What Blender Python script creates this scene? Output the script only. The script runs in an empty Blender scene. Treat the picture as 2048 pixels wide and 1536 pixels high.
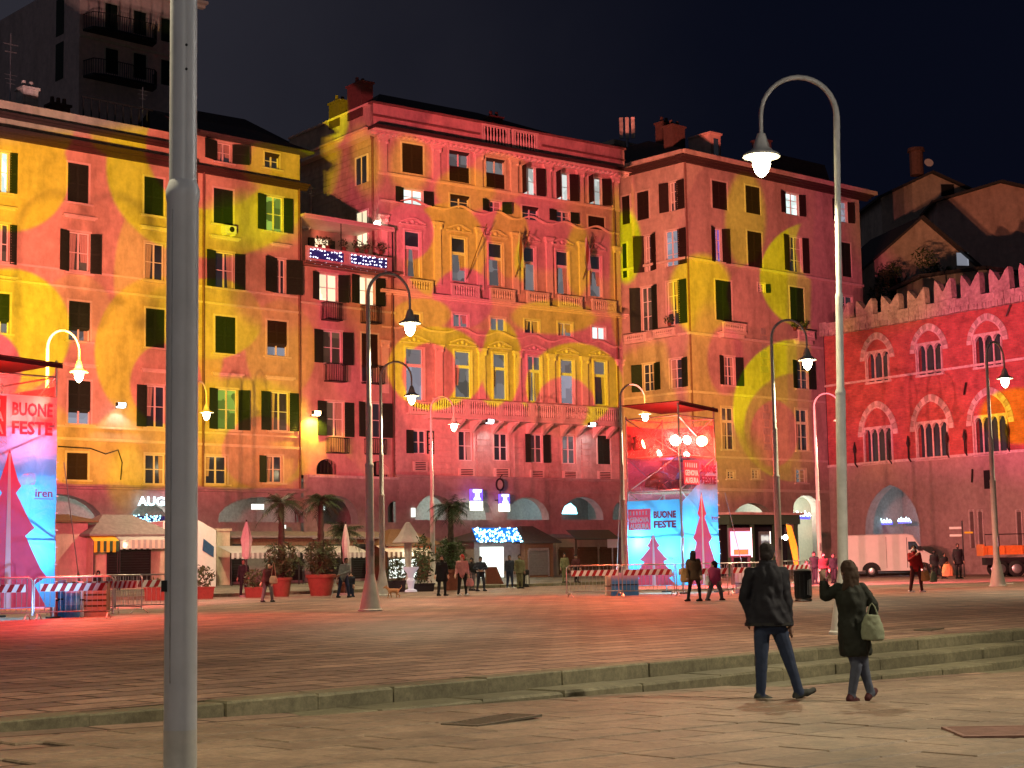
import bpy, bmesh, math, random
from math import sin, cos, pi, sqrt, atan2, radians
from mathutils import Vector, Matrix
import numpy as np
random.seed(7)
C = bpy.context.scene.collection
sc = bpy.context.scene
# ------------------------------------------------------------------ camera
F = 3200.0; CX, CY = 1024.0, 768.0; CAMZ = 1.3; ROLL = .018
PIT = math.atan((1121 - 768) / F)
FW = Vector((0, cos(PIT), sin(PIT))); R0 = Vector((1, 0, 0)); U0 = Vector((0, -sin(PIT), cos(PIT)))
RV = (R0 * cos(ROLL) - U0 * sin(ROLL)); UV = (R0 * sin(ROLL) + U0 * cos(ROLL)); CAM = Vector((0, 0, CAMZ))
cd = bpy.data.cameras.new('camera'); co = bpy.data.objects.new('camera', cd); C.objects.link(co); sc.camera = co
cd.sensor_width = 36; cd.lens = F / 2048 * 36; cd.clip_end = 3000; cd.clip_start = .1
M = Matrix((RV, UV, -FW)).transposed().to_4x4(); M.translation = CAM; co.matrix_world = M
sc.view_settings.view_transform = 'Standard'; sc.view_settings.look = 'None'
sc.view_settings.exposure = 0; sc.view_settings.gamma = 1; sc.view_settings.use_curve_mapping = False
sc.cycles.use_denoising = True; sc.cycles.max_bounces = 5; sc.cycles.diffuse_bounces = 2; sc.cycles.glossy_bounces = 2
sc.cycles.sample_clamp_indirect = 3; sc.cycles.transmission_bounces = 3; sc.cycles.transparent_max_bounces = 8
def ray(px, py):
    return FW + RV * ((px - CX) / F) + UV * (-(py - CY) / F)
def proj(P):
    d = Vector(P) - CAM; w = d.dot(FW)
    return (CX + F * d.dot(RV) / w, CY - F * d.dot(UV) / w)
def yh(px): return 1121 - .018 * (px - 1024)
# ------------------------------------------------------------------ world: clear night sky with faint city glow
w = bpy.data.worlds.new("World"); sc.world = w; w.use_nodes = True
nt = w.node_tree; bg = nt.nodes['Background']
def N(nt, t, **k):
    n = nt.nodes.new(t)
    for a, b in k.items(): setattr(n, a, b)
    return n
sky = N(nt, 'ShaderNodeTexSky', sky_type='NISHITA'); sky.sun_disc = False; sky.sun_elevation = radians(-4.5); sky.sun_rotation = radians(250)
tc = N(nt, 'ShaderNodeTexCoord'); sx = N(nt, 'ShaderNodeSeparateXYZ'); nt.links.new(tc.outputs['Generated'], sx.inputs[0])
mr = N(nt, 'ShaderNodeMapRange', interpolation_type='SMOOTHERSTEP'); mr.inputs[1].default_value = -.42; mr.inputs[2].default_value = .24
cn = N(nt, 'ShaderNodeTexNoise'); cn.inputs['Scale'].default_value = 5; cn.inputs['Detail'].default_value = 5; cn.inputs['Roughness'].default_value = .6; nt.links.new(tc.outputs['Generated'], cn.inputs['Vector'])
ca = N(nt, 'ShaderNodeMath', operation='MULTIPLY_ADD'); ca.inputs[1].default_value = .16; nt.links.new(cn.outputs[0], ca.inputs[0]); cs = N(nt, 'ShaderNodeMath', operation='SUBTRACT'); cs.inputs[1].default_value = .08; nt.links.new(sx.outputs[0], cs.inputs[0]); nt.links.new(cs.outputs[0], ca.inputs[2]); nt.links.new(ca.outputs[0], mr.inputs[0])
mx = N(nt, 'ShaderNodeMix', data_type='RGBA'); nt.links.new(mr.outputs[0], mx.inputs[0])
mx.inputs[6].default_value = (.024, .023, .031, 1); mx.inputs[7].default_value = (.0020, .0028, .0080, 1)
m2 = N(nt, 'ShaderNodeMix', data_type='RGBA', blend_type='ADD'); m2.inputs[0].default_value = 1
sm = N(nt, 'ShaderNodeMix', data_type='RGBA', blend_type='MULTIPLY'); sm.inputs[0].default_value = 1; sm.inputs[7].default_value = (.05, .05, .05, 1)
nt.links.new(sky.outputs[0], sm.inputs[6]); nt.links.new(sm.outputs[2], m2.inputs[6]); nt.links.new(mx.outputs[2], m2.inputs[7])
nt.links.new(m2.outputs[2], bg.inputs[0]); bg.inputs[1].default_value = 1.0
# faint sun lamp added as sky glow, no moon in view
sl = bpy.data.lights.new('sky_glow_lamp', 'SUN'); sl.energy = .02; sl.angle = radians(.5); sl.color = (.8, .85, 1)
so = bpy.data.objects.new('sky_glow_lamp', sl); C.objects.link(so); so.rotation_euler = (radians(50), 0, radians(-60))

# ------------------------------------------------------------------ materials
def mat(name, col, rough=.7, var=.12, scale=3., metal=0., bump=.0, emis=None, es=0., alpha=None, spec=.3, detail=5, stain=0.):
    m = bpy.data.materials.new(name); m.use_nodes = True; nt = m.node_tree; b = nt.nodes['Principled BSDF']
    b.inputs['Roughness'].default_value = rough; b.inputs['Metallic'].default_value = metal; b.inputs['Specular IOR Level'].default_value = spec
    if var:
        t = N(nt, 'ShaderNodeTexCoord'); n = N(nt, 'ShaderNodeTexNoise'); n.inputs['Scale'].default_value = scale; n.inputs['Detail'].default_value = detail
        n.inputs['Roughness'].default_value = .65
        nt.links.new(t.outputs['Object'], n.inputs['Vector'])
        r = N(nt, 'ShaderNodeMapRange'); r.inputs[1].default_value = .3; r.inputs[2].default_value = .7; r.inputs[3].default_value = 1 - var; r.inputs[4].default_value = 1 + var
        nt.links.new(n.outputs[0], r.inputs[0])
        x = N(nt, 'ShaderNodeMix', data_type='RGBA', blend_type='MULTIPLY'); x.inputs[0].default_value = 1; x.inputs[6].default_value = (*col, 1)
        nt.links.new(r.outputs[0], x.inputs[7]); out = x.outputs[2]
        if stain:
            n2 = N(nt, 'ShaderNodeTexNoise'); n2.inputs['Scale'].default_value = .35; n2.inputs['Detail'].default_value = 8; n2.inputs['Roughness'].default_value = .7
            mp = N(nt, 'ShaderNodeMapping'); mp.inputs['Scale'].default_value = (1.6, 1.6, .55)
            nt.links.new(t.outputs['Object'], mp.inputs[0]); nt.links.new(mp.outputs[0], n2.inputs['Vector'])
            r2 = N(nt, 'ShaderNodeMapRange'); r2.inputs[1].default_value = .45; r2.inputs[2].default_value = .72; r2.inputs[3].default_value = 1; r2.inputs[4].default_value = 1 - stain
            nt.links.new(n2.outputs[0], r2.inputs[0])
            x2 = N(nt, 'ShaderNodeMix', data_type='RGBA', blend_type='MULTIPLY'); x2.inputs[0].default_value = 1
            nt.links.new(out, x2.inputs[6]); nt.links.new(r2.outputs[0], x2.inputs[7]); out = x2.outputs[2]
        nt.links.new(out, b.inputs['Base Color'])
        if bump:
            bp = N(nt, 'ShaderNodeBump'); bp.inputs['Strength'].default_value = bump; bp.inputs['Distance'].default_value = .05
            nt.links.new(n.outputs[0], bp.inputs['Height']); nt.links.new(bp.outputs[0], b.inputs['Normal'])
    else: b.inputs['Base Color'].default_value = (*col, 1)
    if emis: b.inputs['Emission Color'].default_value = (*emis, 1); b.inputs['Emission Strength'].default_value = es
    return m
MT = {}
def defm(k, *a, **kw): MT[k] = mat(k, *a, **kw)
defm('ochre_plaster', (.58, .47, .34), .85, .17, 2.2, stain=.5, bump=.25)
defm('pink_plaster', (.62, .42, .36), .85, .15, 2.2, stain=.46, bump=.25)
defm('palace_plaster', (.62, .47, .40), .85, .17, 3., stain=.5, bump=.25)
defm('tan_plaster', (.56, .46, .37), .85, .17, 2.5, stain=.5, bump=.25)
defm('dim_plaster', (.42, .38, .35), .9, .15, 2.5, stain=.3)
defm('palace_trim', (.74, .58, .49), .8, .10, 5.)
defm('trim', (.68, .60, .49), .8, .10, 5.)
defm('stone', (.42, .38, .34), .85, .2, 6., stain=.3, bump=.4)
defm('arcade_stone', (.40, .33, .30), .85, .18, 3., stain=.35, bump=.4)
defm('white_stone', (.62, .56, .52), .85, .28, 5., stain=.3, bump=.5)
defm('merlon_stone', (.43, .37, .35), .9, .4, 4., stain=.5, bump=.6)
defm('block_plaster', (.78, .60, .54), .9, .15, 2.5, stain=.3)
defm('dark_stone', (.22, .19, .18), .85, .2, 5., bump=.4)
defm('roof_slate', (.055, .05, .05), .8, .3, 8., bump=.4)
defm('roof_brick', (.20, .11, .09), .9, .25, 6., bump=.3)
defm('shutter_green', (.016, .032, .020), .6, .25, 9.)
defm('shutter_brown', (.030, .020, .016), .6, .25, 9.)
defm('frame_white', (.78, .74, .68), .6, .06, 9.)
defm('iron', (.02, .02, .02), .5, .2, 9.)
defm('steel', (.42, .42, .43), .35, .15, 9., metal=.8)
defm('post_paint', (.48, .47, .44), .45, .16, 3., bump=.08, stain=.15)
defm('grey_pole', (.46, .48, .52), .42, .10, 2.2, spec=.4, stain=.12, bump=.08)
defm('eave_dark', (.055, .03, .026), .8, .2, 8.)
defm('chimney_brick', (.09, .05, .042), .9, .25, 6., bump=.3)
defm('curtain', (.42, .34, .28), .9, .1, 8.)
defm('canopy_cloth', (.05, .012, .014), .8, .1, 4.)
defm('black', (.012, .012, .014), .7, .2, 9.)
defm('white', (.75, .74, .72), .6, .05, 6.)
defm('cloth_white', (.42, .41, .38), .85, .12, 5., bump=.2)
defm('red_paint', (.5, .03, .02), .5, .1, 8.)
defm('orange_paint', (.62, .16, .03), .5, .15, 8.)
defm('yellow_paint', (.72, .5, .03), .6, .1, 8.)
defm('green_paint', (.04, .10, .05), .5, .15, 8.)
defm('teal_paint', (.05, .12, .11), .5, .15, 8.)
defm('terracotta', (.16, .048, .03), .8, .15, 8., bump=.2)
defm('wood', (.16, .09, .05), .7, .25, 9.)
defm('rubber', (.015, .015, .015), .8, 0)
defm('skin', (.50, .30, .22), .55, .05, 20.)
defm('leaf', (.045, .075, .025), .6, .3, 20.)
defm('leaf_dark', (.03, .05, .02), .6, .3, 20.)
defm('bark', (.035, .022, .016), .9, .3, 12., bump=.5)
defm('joint', (.030, .026, .022), .9, .2, 9.)
def glass(k, emis, es, col=(.02, .022, .026), rough=.08, grad=True, patch=.5):
    m = bpy.data.materials.new(k); m.use_nodes = True; nt = m.node_tree; b = nt.nodes['Principled BSDF']
    b.inputs['Base Color'].default_value = (*col, 1); b.inputs['Roughness'].default_value = rough; b.inputs['Specular IOR Level'].default_value = .6
    if es:
        t = N(nt, 'ShaderNodeTexCoord'); oi = N(nt, 'ShaderNodeObjectInfo')
        va = N(nt, 'ShaderNodeVectorMath', operation='ADD'); cx = N(nt, 'ShaderNodeCombineXYZ')
        ml = N(nt, 'ShaderNodeMath', operation='MULTIPLY'); ml.inputs[1].default_value = 57.3
        nt.links.new(oi.outputs['Random'], ml.inputs[0]); nt.links.new(ml.outputs[0], cx.inputs[1]); nt.links.new(ml.outputs[0], cx.inputs[0])
        nt.links.new(t.outputs['Object'], va.inputs[0]); nt.links.new(cx.outputs[0], va.inputs[1])
        v = N(nt, 'ShaderNodeTexVoronoi', distance='CHEBYCHEV'); v.inputs['Scale'].default_value = 1.1; nt.links.new(va.outputs[0], v.inputs['Vector'])
        sp = N(nt, 'ShaderNodeSeparateColor'); nt.links.new(v.outputs['Color'], sp.inputs[0])
        r = N(nt, 'ShaderNodeMapRange'); r.inputs[3].default_value = 1 - patch; r.inputs[4].default_value = 1 + patch * .4; nt.links.new(sp.outputs[0], r.inputs[0])
        mu = N(nt, 'ShaderNodeMath', operation='MULTIPLY'); mu.inputs[1].default_value = es; nt.links.new(r.outputs[0], mu.inputs[0])
        b.inputs['Emission Color'].default_value = (*emis, 1); nt.links.new(mu.outputs[0], b.inputs['Emission Strength'])
    MT[k] = m
glass('glass_dark', (.4, .4, .5), .035)
glass('glass_grey', (.60, .58, .60), .26, patch=.6)
glass('glass_pale', (.72, .76, .92), .38, patch=.4)
glass('glass_white', (.82, 1.0, .95), 1.3, patch=.5)
glass('glass_room', (.9, .95, .9), .75, patch=.4)
glass('glass_warm', (1, .85, .55), 1.5, patch=.35)
glass('glass_brown', (.5, .25, .14), .22, patch=.7)
glass('glass_green', (.45, .7, .1), .6, patch=.8)
glass('glass_violet', (.5, .25, 1), .4, patch=.6)
def emi(k, col, s, back=(.5, .5, .5)):
    m = bpy.data.materials.new(k); m.use_nodes = True; b = m.node_tree.nodes['Principled BSDF']
    b.inputs['Base Color'].default_value = (*back, 1); b.inputs['Emission Color'].default_value = (*col, 1); b.inputs['Emission Strength'].default_value = s; MT[k] = m
emi('bulb_warm', (1, .86, .50), 45)
emi('bulb_near', (1, .94, .84), 1500)
emi('bulb_spent', (1, .93, .75), 40)
emi('led_white', (.75, .92, 1), 14)
emi('lens_red', (1, .62, .45), 60)
emi('lens_orange', (1, .55, .25), 40)
emi('fairy_white', (.75, .78, 1), 5)
emi('fairy_blue', (.02, .03, .25), .35, (.02, .02, .06))
emi('fairy_cyan', (.25, .85, 1), 5)
emi('sign_white', (1, 1, .82), 3.0)
emi('sign_blue', (.02, .05, 1), 1.6)
emi('neon_ice', (.55, .9, 1), 4)
emi('shop_white', (.85, 1, .92), 1.5)
emi('shop_warm', (1, .8, .5), 1.6)
emi('globe', (1, .95, .8), 12)
# paving stone material (each slab varies by object)
def paving(name, base, brick=False):
    m = bpy.data.materials.new(name); m.use_nodes = True; nt = m.node_tree; b = nt.nodes['Principled BSDF']
    t = N(nt, 'ShaderNodeTexCoord'); n = N(nt, 'ShaderNodeTexNoise'); n.inputs['Scale'].default_value = 2.2; n.inputs['Detail'].default_value = 9; n.inputs['Roughness'].default_value = .7
    g = N(nt, 'ShaderNodeNewGeometry'); nt.links.new(g.outputs['Position'], n.inputs['Vector'])
    r = N(nt, 'ShaderNodeMapRange'); r.inputs[1].default_value = .3; r.inputs[2].default_value = .72; r.inputs[3].default_value = .68; r.inputs[4].default_value = 1.3; nt.links.new(n.outputs[0], r.inputs[0])
    x = N(nt, 'ShaderNodeMix', data_type='RGBA', blend_type='MULTIPLY'); x.inputs[0].default_value = 1; x.inputs[6].default_value = (*base, 1); nt.links.new(r.outputs[0], x.inputs[7])
    b.inputs['Roughness'].default_value = .66; b.inputs['Specular IOR Level'].default_value = .32
    nb = N(nt, 'ShaderNodeTexNoise'); nb.inputs['Scale'].default_value = .33; nb.inputs['Detail'].default_value = 7; nb.inputs['Roughness'].default_value = .75; nt.links.new(g.outputs['Position'], nb.inputs['Vector'])
    rb = N(nt, 'ShaderNodeMapRange'); rb.inputs[1].default_value = .35; rb.inputs[2].default_value = .65; rb.inputs[3].default_value = .62; rb.inputs[4].default_value = 1.2; nt.links.new(nb.outputs[0], rb.inputs[0])
    xb = N(nt, 'ShaderNodeMix', data_type='RGBA', blend_type='MULTIPLY'); xb.inputs[0].default_value = 1; nt.links.new(x.outputs[2], xb.inputs[6]); nt.links.new(rb.outputs[0], xb.inputs[7]); x = xb
    bp = N(nt, 'ShaderNodeBump'); bp.inputs['Distance'].default_value = .03
    fn = N(nt, 'ShaderNodeTexNoise'); fn.inputs['Scale'].default_value = 14; fn.inputs['Detail'].default_value = 6; fn.inputs['Roughness'].default_value = .8; nt.links.new(g.outputs['Position'], fn.inputs['Vector'])
    fr = N(nt, 'ShaderNodeMapRange'); fr.inputs[1].default_value = .35; fr.inputs[2].default_value = .65; fr.inputs[3].default_value = .72; fr.inputs[4].default_value = 1.28; nt.links.new(fn.outputs[0], fr.inputs[0])
    xf = N(nt, 'ShaderNodeMix', data_type='RGBA', blend_type='MULTIPLY'); xf.inputs[0].default_value = 1; nt.links.new(x.outputs[2], xf.inputs[6]); nt.links.new(fr.outputs[0], xf.inputs[7]); x = xf
    if brick:
        mp = N(nt, 'ShaderNodeMapping'); mp.inputs['Rotation'].default_value = (0, 0, -radians(45.6)); nt.links.new(g.outputs['Position'], mp.inputs[0])
        bk = N(nt, 'ShaderNodeTexBrick'); bk.inputs['Scale'].default_value = 1; bk.inputs['Brick Width'].default_value = 1.1; bk.inputs['Row Height'].default_value = .5
        bk.inputs['Mortar Size'].default_value = .035; bk.inputs['Mortar Smooth'].default_value = .35; bk.inputs['Color1'].default_value = (.72, .72, .72, 1); bk.inputs['Color2'].default_value = (1.3, 1.24, 1.18, 1); bk.inputs['Mortar'].default_value = (.22, .2, .18, 1)
        dn = N(nt, 'ShaderNodeTexNoise'); dn.inputs['Scale'].default_value = .8; nt.links.new(mp.outputs[0], dn.inputs['Vector'])
        dv = N(nt, 'ShaderNodeVectorMath', operation='MULTIPLY_ADD'); dv.inputs[1].default_value = (.12, .12, 0); nt.links.new(dn.outputs['Color'], dv.inputs[0]); nt.links.new(mp.outputs[0], dv.inputs[2])
        nt.links.new(dv.outputs[0], bk.inputs['Vector'])
        y = N(nt, 'ShaderNodeMix', data_type='RGBA', blend_type='MULTIPLY'); y.inputs[0].default_value = 1; nt.links.new(x.outputs[2], y.inputs[6]); nt.links.new(bk.outputs['Color'], y.inputs[7])
        nt.links.new(y.outputs[2], b.inputs['Base Color'])
        ad = N(nt, 'ShaderNodeMath', operation='SUBTRACT'); nt.links.new(n.outputs[0], ad.inputs[0]); nt.links.new(bk.outputs['Fac'], ad.inputs[1]); nt.links.new(ad.outputs[0], bp.inputs['Height']); bp.inputs['Strength'].default_value = .6
    else:
        oi = N(nt, 'ShaderNodeObjectInfo'); r3 = N(nt, 'ShaderNodeMapRange'); r3.inputs[3].default_value = .9; r3.inputs[4].default_value = 1.1; nt.links.new(oi.outputs['Random'], r3.inputs[0])
        y = N(nt, 'ShaderNodeMix', data_type='RGBA', blend_type='MULTIPLY'); y.inputs[0].default_value = 1; nt.links.new(x.outputs[2], y.inputs[6]); nt.links.new(r3.outputs[0], y.inputs[7])
        nt.links.new(y.outputs[2], b.inputs['Base Color']); nt.links.new(n.outputs[0], bp.inputs['Height']); bp.inputs['Strength'].default_value = .5
    nt.links.new(bp.outputs[0], b.inputs['Normal'])
    MT[name] = m
paving('paver', (.20, .145, .105)); paving('plaza_stone', (.245, .165, .13), True); paving('step_stone', (.15, .135, .088)); paving('pavement_stone', (.20, .19, .15), True)
def brickmat():
    m = bpy.data.materials.new('red_brickwork'); m.use_nodes = True; nt = m.node_tree; b = nt.nodes['Principled BSDF']
    t = N(nt, 'ShaderNodeTexCoord'); mp = N(nt, 'ShaderNodeMapping'); mp.inputs['Rotation'].default_value = (radians(90), 0, 0); nt.links.new(t.outputs['Object'], mp.inputs[0])
    bk = N(nt, 'ShaderNodeTexBrick'); bk.inputs['Scale'].default_value = 1; bk.inputs['Brick Width'].default_value = .3; bk.inputs['Row Height'].default_value = .1; bk.inputs['Mortar Size'].default_value = .01
    bk.inputs['Color1'].default_value = (.38, .085, .085, 1); bk.inputs['Color2'].default_value = (.52, .12, .11, 1); bk.inputs['Mortar'].default_value = (.3, .17, .14, 1); nt.links.new(mp.outputs[0], bk.inputs['Vector'])
    n = N(nt, 'ShaderNodeTexNoise'); n.inputs['Scale'].default_value = 1.3; n.inputs['Detail'].default_value = 8; n.inputs['Roughness'].default_value = .7; nt.links.new(t.outputs['Object'], n.inputs['Vector'])
    r = N(nt, 'ShaderNodeMapRange'); r.inputs[1].default_value = .3; r.inputs[2].default_value = .7; r.inputs[3].default_value = .5; r.inputs[4].default_value = 1.3; nt.links.new(n.outputs[0], r.inputs[0])
    y = N(nt, 'ShaderNodeMix', data_type='RGBA', blend_type='MULTIPLY'); y.inputs[0].default_value = 1; nt.links.new(bk.outputs['Color'], y.inputs[6]); nt.links.new(r.outputs[0], y.inputs[7]); nt.links.new(y.outputs[2], b.inputs['Base Color'])
    bp = N(nt, 'ShaderNodeBump'); bp.inputs['Strength'].default_value = .4; bp.inputs['Distance'].default_value = .03; nt.links.new(n.outputs[0], bp.inputs['Height']); nt.links.new(bp.outputs[0], b.inputs['Normal']); b.inputs['Roughness'].default_value = .85
    MT['red_brickwork'] = m
brickmat()

# ------------------------------------------------------------------ mesh builder
class MB:
    def __init__(s): s.v = []; s.f = []; s.m = []; s.k = 0
    def mt(s, k): s.k = k; return s
    def quad(s, *p):
        i = len(s.v); s.v += [tuple(q) for q in p]; s.f.append(tuple(range(i, i + len(p)))); s.m.append(s.k); return s
    def box(s, x0, x1, y0, y1, z0, z1):
        i = len(s.v)
        s.v += [(x0, y0, z0), (x1, y0, z0), (x1, y1, z0), (x0, y1, z0), (x0, y0, z1), (x1, y0, z1), (x1, y1, z1), (x0, y1, z1)]
        for f in ((0, 3, 2, 1), (4, 5, 6, 7), (0, 1, 5, 4), (1, 2, 6, 5), (2, 3, 7, 6), (3, 0, 4, 7)):
            s.f.append(tuple(i + a for a in f)); s.m.append(s.k)
        return s
    def loft(s, rings, cap=True):
        i = len(s.v); n = len(rings[0])
        for r in rings: s.v += [tuple(p) for p in r]
        for a in range(len(rings) - 1):
            for b in range(n):
                c = (b + 1) % n; s.f.append((i + a * n + b, i + a * n + c, i + (a + 1) * n + c, i + (a + 1) * n + b)); s.m.append(s.k)
        if cap:
            s.f.append(tuple(i + b for b in reversed(range(n)))); s.f.append(tuple(i + (len(rings) - 1) * n + b for b in range(n))); s.m += [s.k, s.k]
        return s
    def tube(s, pts, rs, n=8, cap=True):
        pts = [Vector(p) for p in pts]
        if not isinstance(rs, (list, tuple)): rs = [rs] * len(pts)
        rings = []; up = None
        for i, p in enumerate(pts):
            a = pts[max(0, i - 1)]; b = pts[min(len(pts) - 1, i + 1)]; t = (b - a).normalized()
            if up is None:
                up = Vector((0, 0, 1)) if abs(t.z) < .9 else Vector((1, 0, 0))
            u = t.cross(up).normalized(); v = u.cross(t).normalized(); up = v
            rings.append([p + (u * cos(2 * pi * k / n) + v * sin(2 * pi * k / n)) * rs[i] for k in range(n)])
        return s.loft(rings, cap)
    def cyl(s, x, y, z0, z1, r0, r1=None, n=12):
        r1 = r0 if r1 is None else r1
        return s.loft([[(x + r * cos(2 * pi * k / n), y + r * sin(2 * pi * k / n), z) for k in range(n)] for r, z in ((r0, z0), (r1, z1))])
    def lathe(s, prof, x=0, y=0, z=0, n=14, cap=True):
        return s.loft([[(x + r * cos(2 * pi * k / n), y + r * sin(2 * pi * k / n), z + h) for k in range(n)] for r, h in prof], cap)
    def ell(s, c, r, n=10, m=7, rot=None):
        rings = []
        for a in range(m + 1):
            th = pi * a / m; q = max(sin(th), .02)
            ring = []
            for k in range(n):
                p = Vector((r[0] * q * cos(2 * pi * k / n), r[1] * q * sin(2 * pi * k / n), -r[2] * cos(th)))
                if rot: p = rot @ p
                ring.append(Vector(c) + p)
            rings.append(ring)
        return s.loft(rings)
    def prism(s, poly, y0, y1):
        """poly in (x,z), extruded along y"""
        i = len(s.v); n = len(poly)
        s.v += [(p[0], y0, p[1]) for p in poly] + [(p[0], y1, p[1]) for p in poly]
        s.f.append(tuple(i + a for a in range(n))); s.f.append(tuple(i + n + a for a in reversed(range(n)))); s.m += [s.k, s.k]
        for a in range(n):
            b = (a + 1) % n; s.f.append((i + a, i + n + a, i + n + b, i + b)); s.m.append(s.k)
        return s
    def xf(s, M, start=0):
        for i in range(start, len(s.v)): s.v[i] = tuple(M @ Vector(s.v[i]))
        return s
    def mesh(s, name, mats, smooth=False):
        me = bpy.data.meshes.new(name); me.from_pydata(s.v, [], s.f)
        for m in (mats if isinstance(mats, (list, tuple)) else [mats]): me.materials.append(MT[m])
        me.polygons.foreach_set('material_index', s.m)
        if smooth: me.polygons.foreach_set('use_smooth', [True] * len(s.f))
        me.update()
        if smooth:
            try: me.set_sharp_from_angle(angle=radians(45))
            except Exception: pass
        return me
    def build(s, name, mats, parent=None, smooth=False):
        return link(name, s.mesh(name, mats, smooth), parent)
def link(name, me, parent=None, loc=None, rz=None):
    o = bpy.data.objects.new(name, me); C.objects.link(o)
    if parent is not None: o.parent = parent
    if loc is not None: o.location = loc
    if rz is not None: o.rotation_euler = (0, 0, rz)
    return o
def tag(o, label, cat, group=None):
    o['label'] = label; o['category'] = cat
    if group: o['group'] = group
    return o
def thing(name, label, cat, loc=(0, 0, 0), rz=0, group=None):
    o = bpy.data.objects.new(name, None); C.objects.link(o); o.empty_display_size = .3; o.location = loc; o.rotation_euler = (0, 0, rz)
    return tag(o, label, cat, group)
def dup(root, loc, rz, label, group=None):
    def rec(o, parent):
        c = o.copy(); C.objects.link(c); c.parent = parent
        for ch in list(kids.get(o, [])): rec(ch, c)
        return c
    kids = {}
    for ob in C.objects:
        if ob.parent: kids.setdefault(ob.parent, []).append(ob)
    r = rec(root, None); r.location = loc; r.rotation_euler = (0, 0, rz); r['label'] = label
    if group: r['group'] = group
    return r
def textmesh(s, size, name='lettering', bold=.0, ext=.0, w=None):
    c = bpy.data.curves.new(name, 'FONT'); c.body = s; c.size = size; c.extrude = ext; c.offset = bold; c.align_x = 'LEFT'; c.resolution_u = 2
    o = bpy.data.objects.new(name, c); me = bpy.data.meshes.new_from_object(o); bpy.data.objects.remove(o); 
    xs = [v.co.x for v in me.vertices]; 
    if w and xs:
        k = w / (max(xs) - min(xs)); x0 = min(xs)
        for v in me.vertices: v.co.x = (v.co.x - x0) * k
    return me
def text(s, size, mk, parent, loc, w=None, bold=0., name='lettering', ext=.004):
    """upright text in the local XZ plane facing local -Y"""
    me = textmesh(s, size, name, bold, ext, w); me.materials.clear(); me.materials.append(MT[mk])
    for v in me.vertices: v.co = Vector((v.co.x, -v.co.z, v.co.y))
    return link(name, me, parent, loc)

# ------------------------------------------------------------------ ground model
DS = Vector((.700, .714)).normalized(); PS = Vector((-4.45, 13.9)); NS = Vector((DS.y, -DS.x))   # step line, NS points to the viewer side
FACL = None
def at(px, Y, z):
    a = (px - CX) / F
    # k*(FWy+aRVy+bUVy)=Y ; k*(FWz+aRVz+bUVz)=z-CAMZ
    A0 = FW.y + a * RV.y; A1 = UV.y; B0 = FW.z + a * RV.z; B1 = UV.z; dz = z - CAMZ
    b = (dz * A0 - Y * B0) / (Y * B1 - dz * A1); k = Y / (A0 + b * A1)
    p = CAM + (FW + RV * a + UV * b) * k
    return p
class Fac:
    """a facade plane: left end P0 (x,y), direction angle th from the view axis (to the right)"""
    def __init__(s, P0, dirv):
        s.P0 = Vector((P0[0], P0[1], 0)); s.d = Vector((dirv[0], dirv[1], 0)).normalized(); s.n = Vector((s.d.y, -s.d.x, 0)); s.rz = atan2(s.d.y, s.d.x)
    def px(s, x, y, out=0.):
        r = ray(x, y); o = s.P0 + s.n * out; k = (o - CAM).dot(s.n) / r.dot(s.n); P = CAM + r * k
        return ((P - s.P0).dot(s.d), P.z)
    def W(s, S, z, out=0.): return s.P0 + s.d * S + s.n * out + Vector((0, 0, z))
    def s_at(s, x, y=700, out=0.): return s.px(x, y, out)[0]
    def z_at(s, x, y, out=0.): return s.px(x, y, out)[1]
dB1 = Vector((sin(radians(47)), cos(radians(47))))
dB2 = Vector((sin(radians(52.5)), cos(radians(52.5))))
P2 = Vector((-6.75, 92.0))
B2 = Fac(P2, dB2)
B1 = Fac(P2 - dB1 * 40, dB1)          # s = 40 at the joint with B2
def nfac(X, Y):
    p = Vector((X, Y)); a = (P2 - p).dot(Vector((dB1.y, -dB1.x))) * -1; b = (P2 - p).dot(Vector((dB2.y, -dB2.x))) * -1
    return min(a, b) if True else a
def ground(X, Y):
    n = nfac(X, Y)
    if n < 14 and Y > 40: return .12 + (14 - max(n, 0)) / 14 * .38
    return 0.
def gat(px, Y):
    z = 0.
    for _ in range(3):
        p = at(px, Y, z); z = ground(p.x, p.y)
    return at(px, Y, z)
def zlow(p):
    t = (Vector((p[0], p[1])) - PS).dot(DS); return -.06 - .024 * max(t, -4)
defm('shutter_blue', (.03, .09, .20), .6, .2, 8.)
emi('fairy_blue2', (.0, .25, 1), .9, (.02, .05, .2))
emi('red_glow', (1, .08, .02), .5, (.6, .03, .02))
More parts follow.
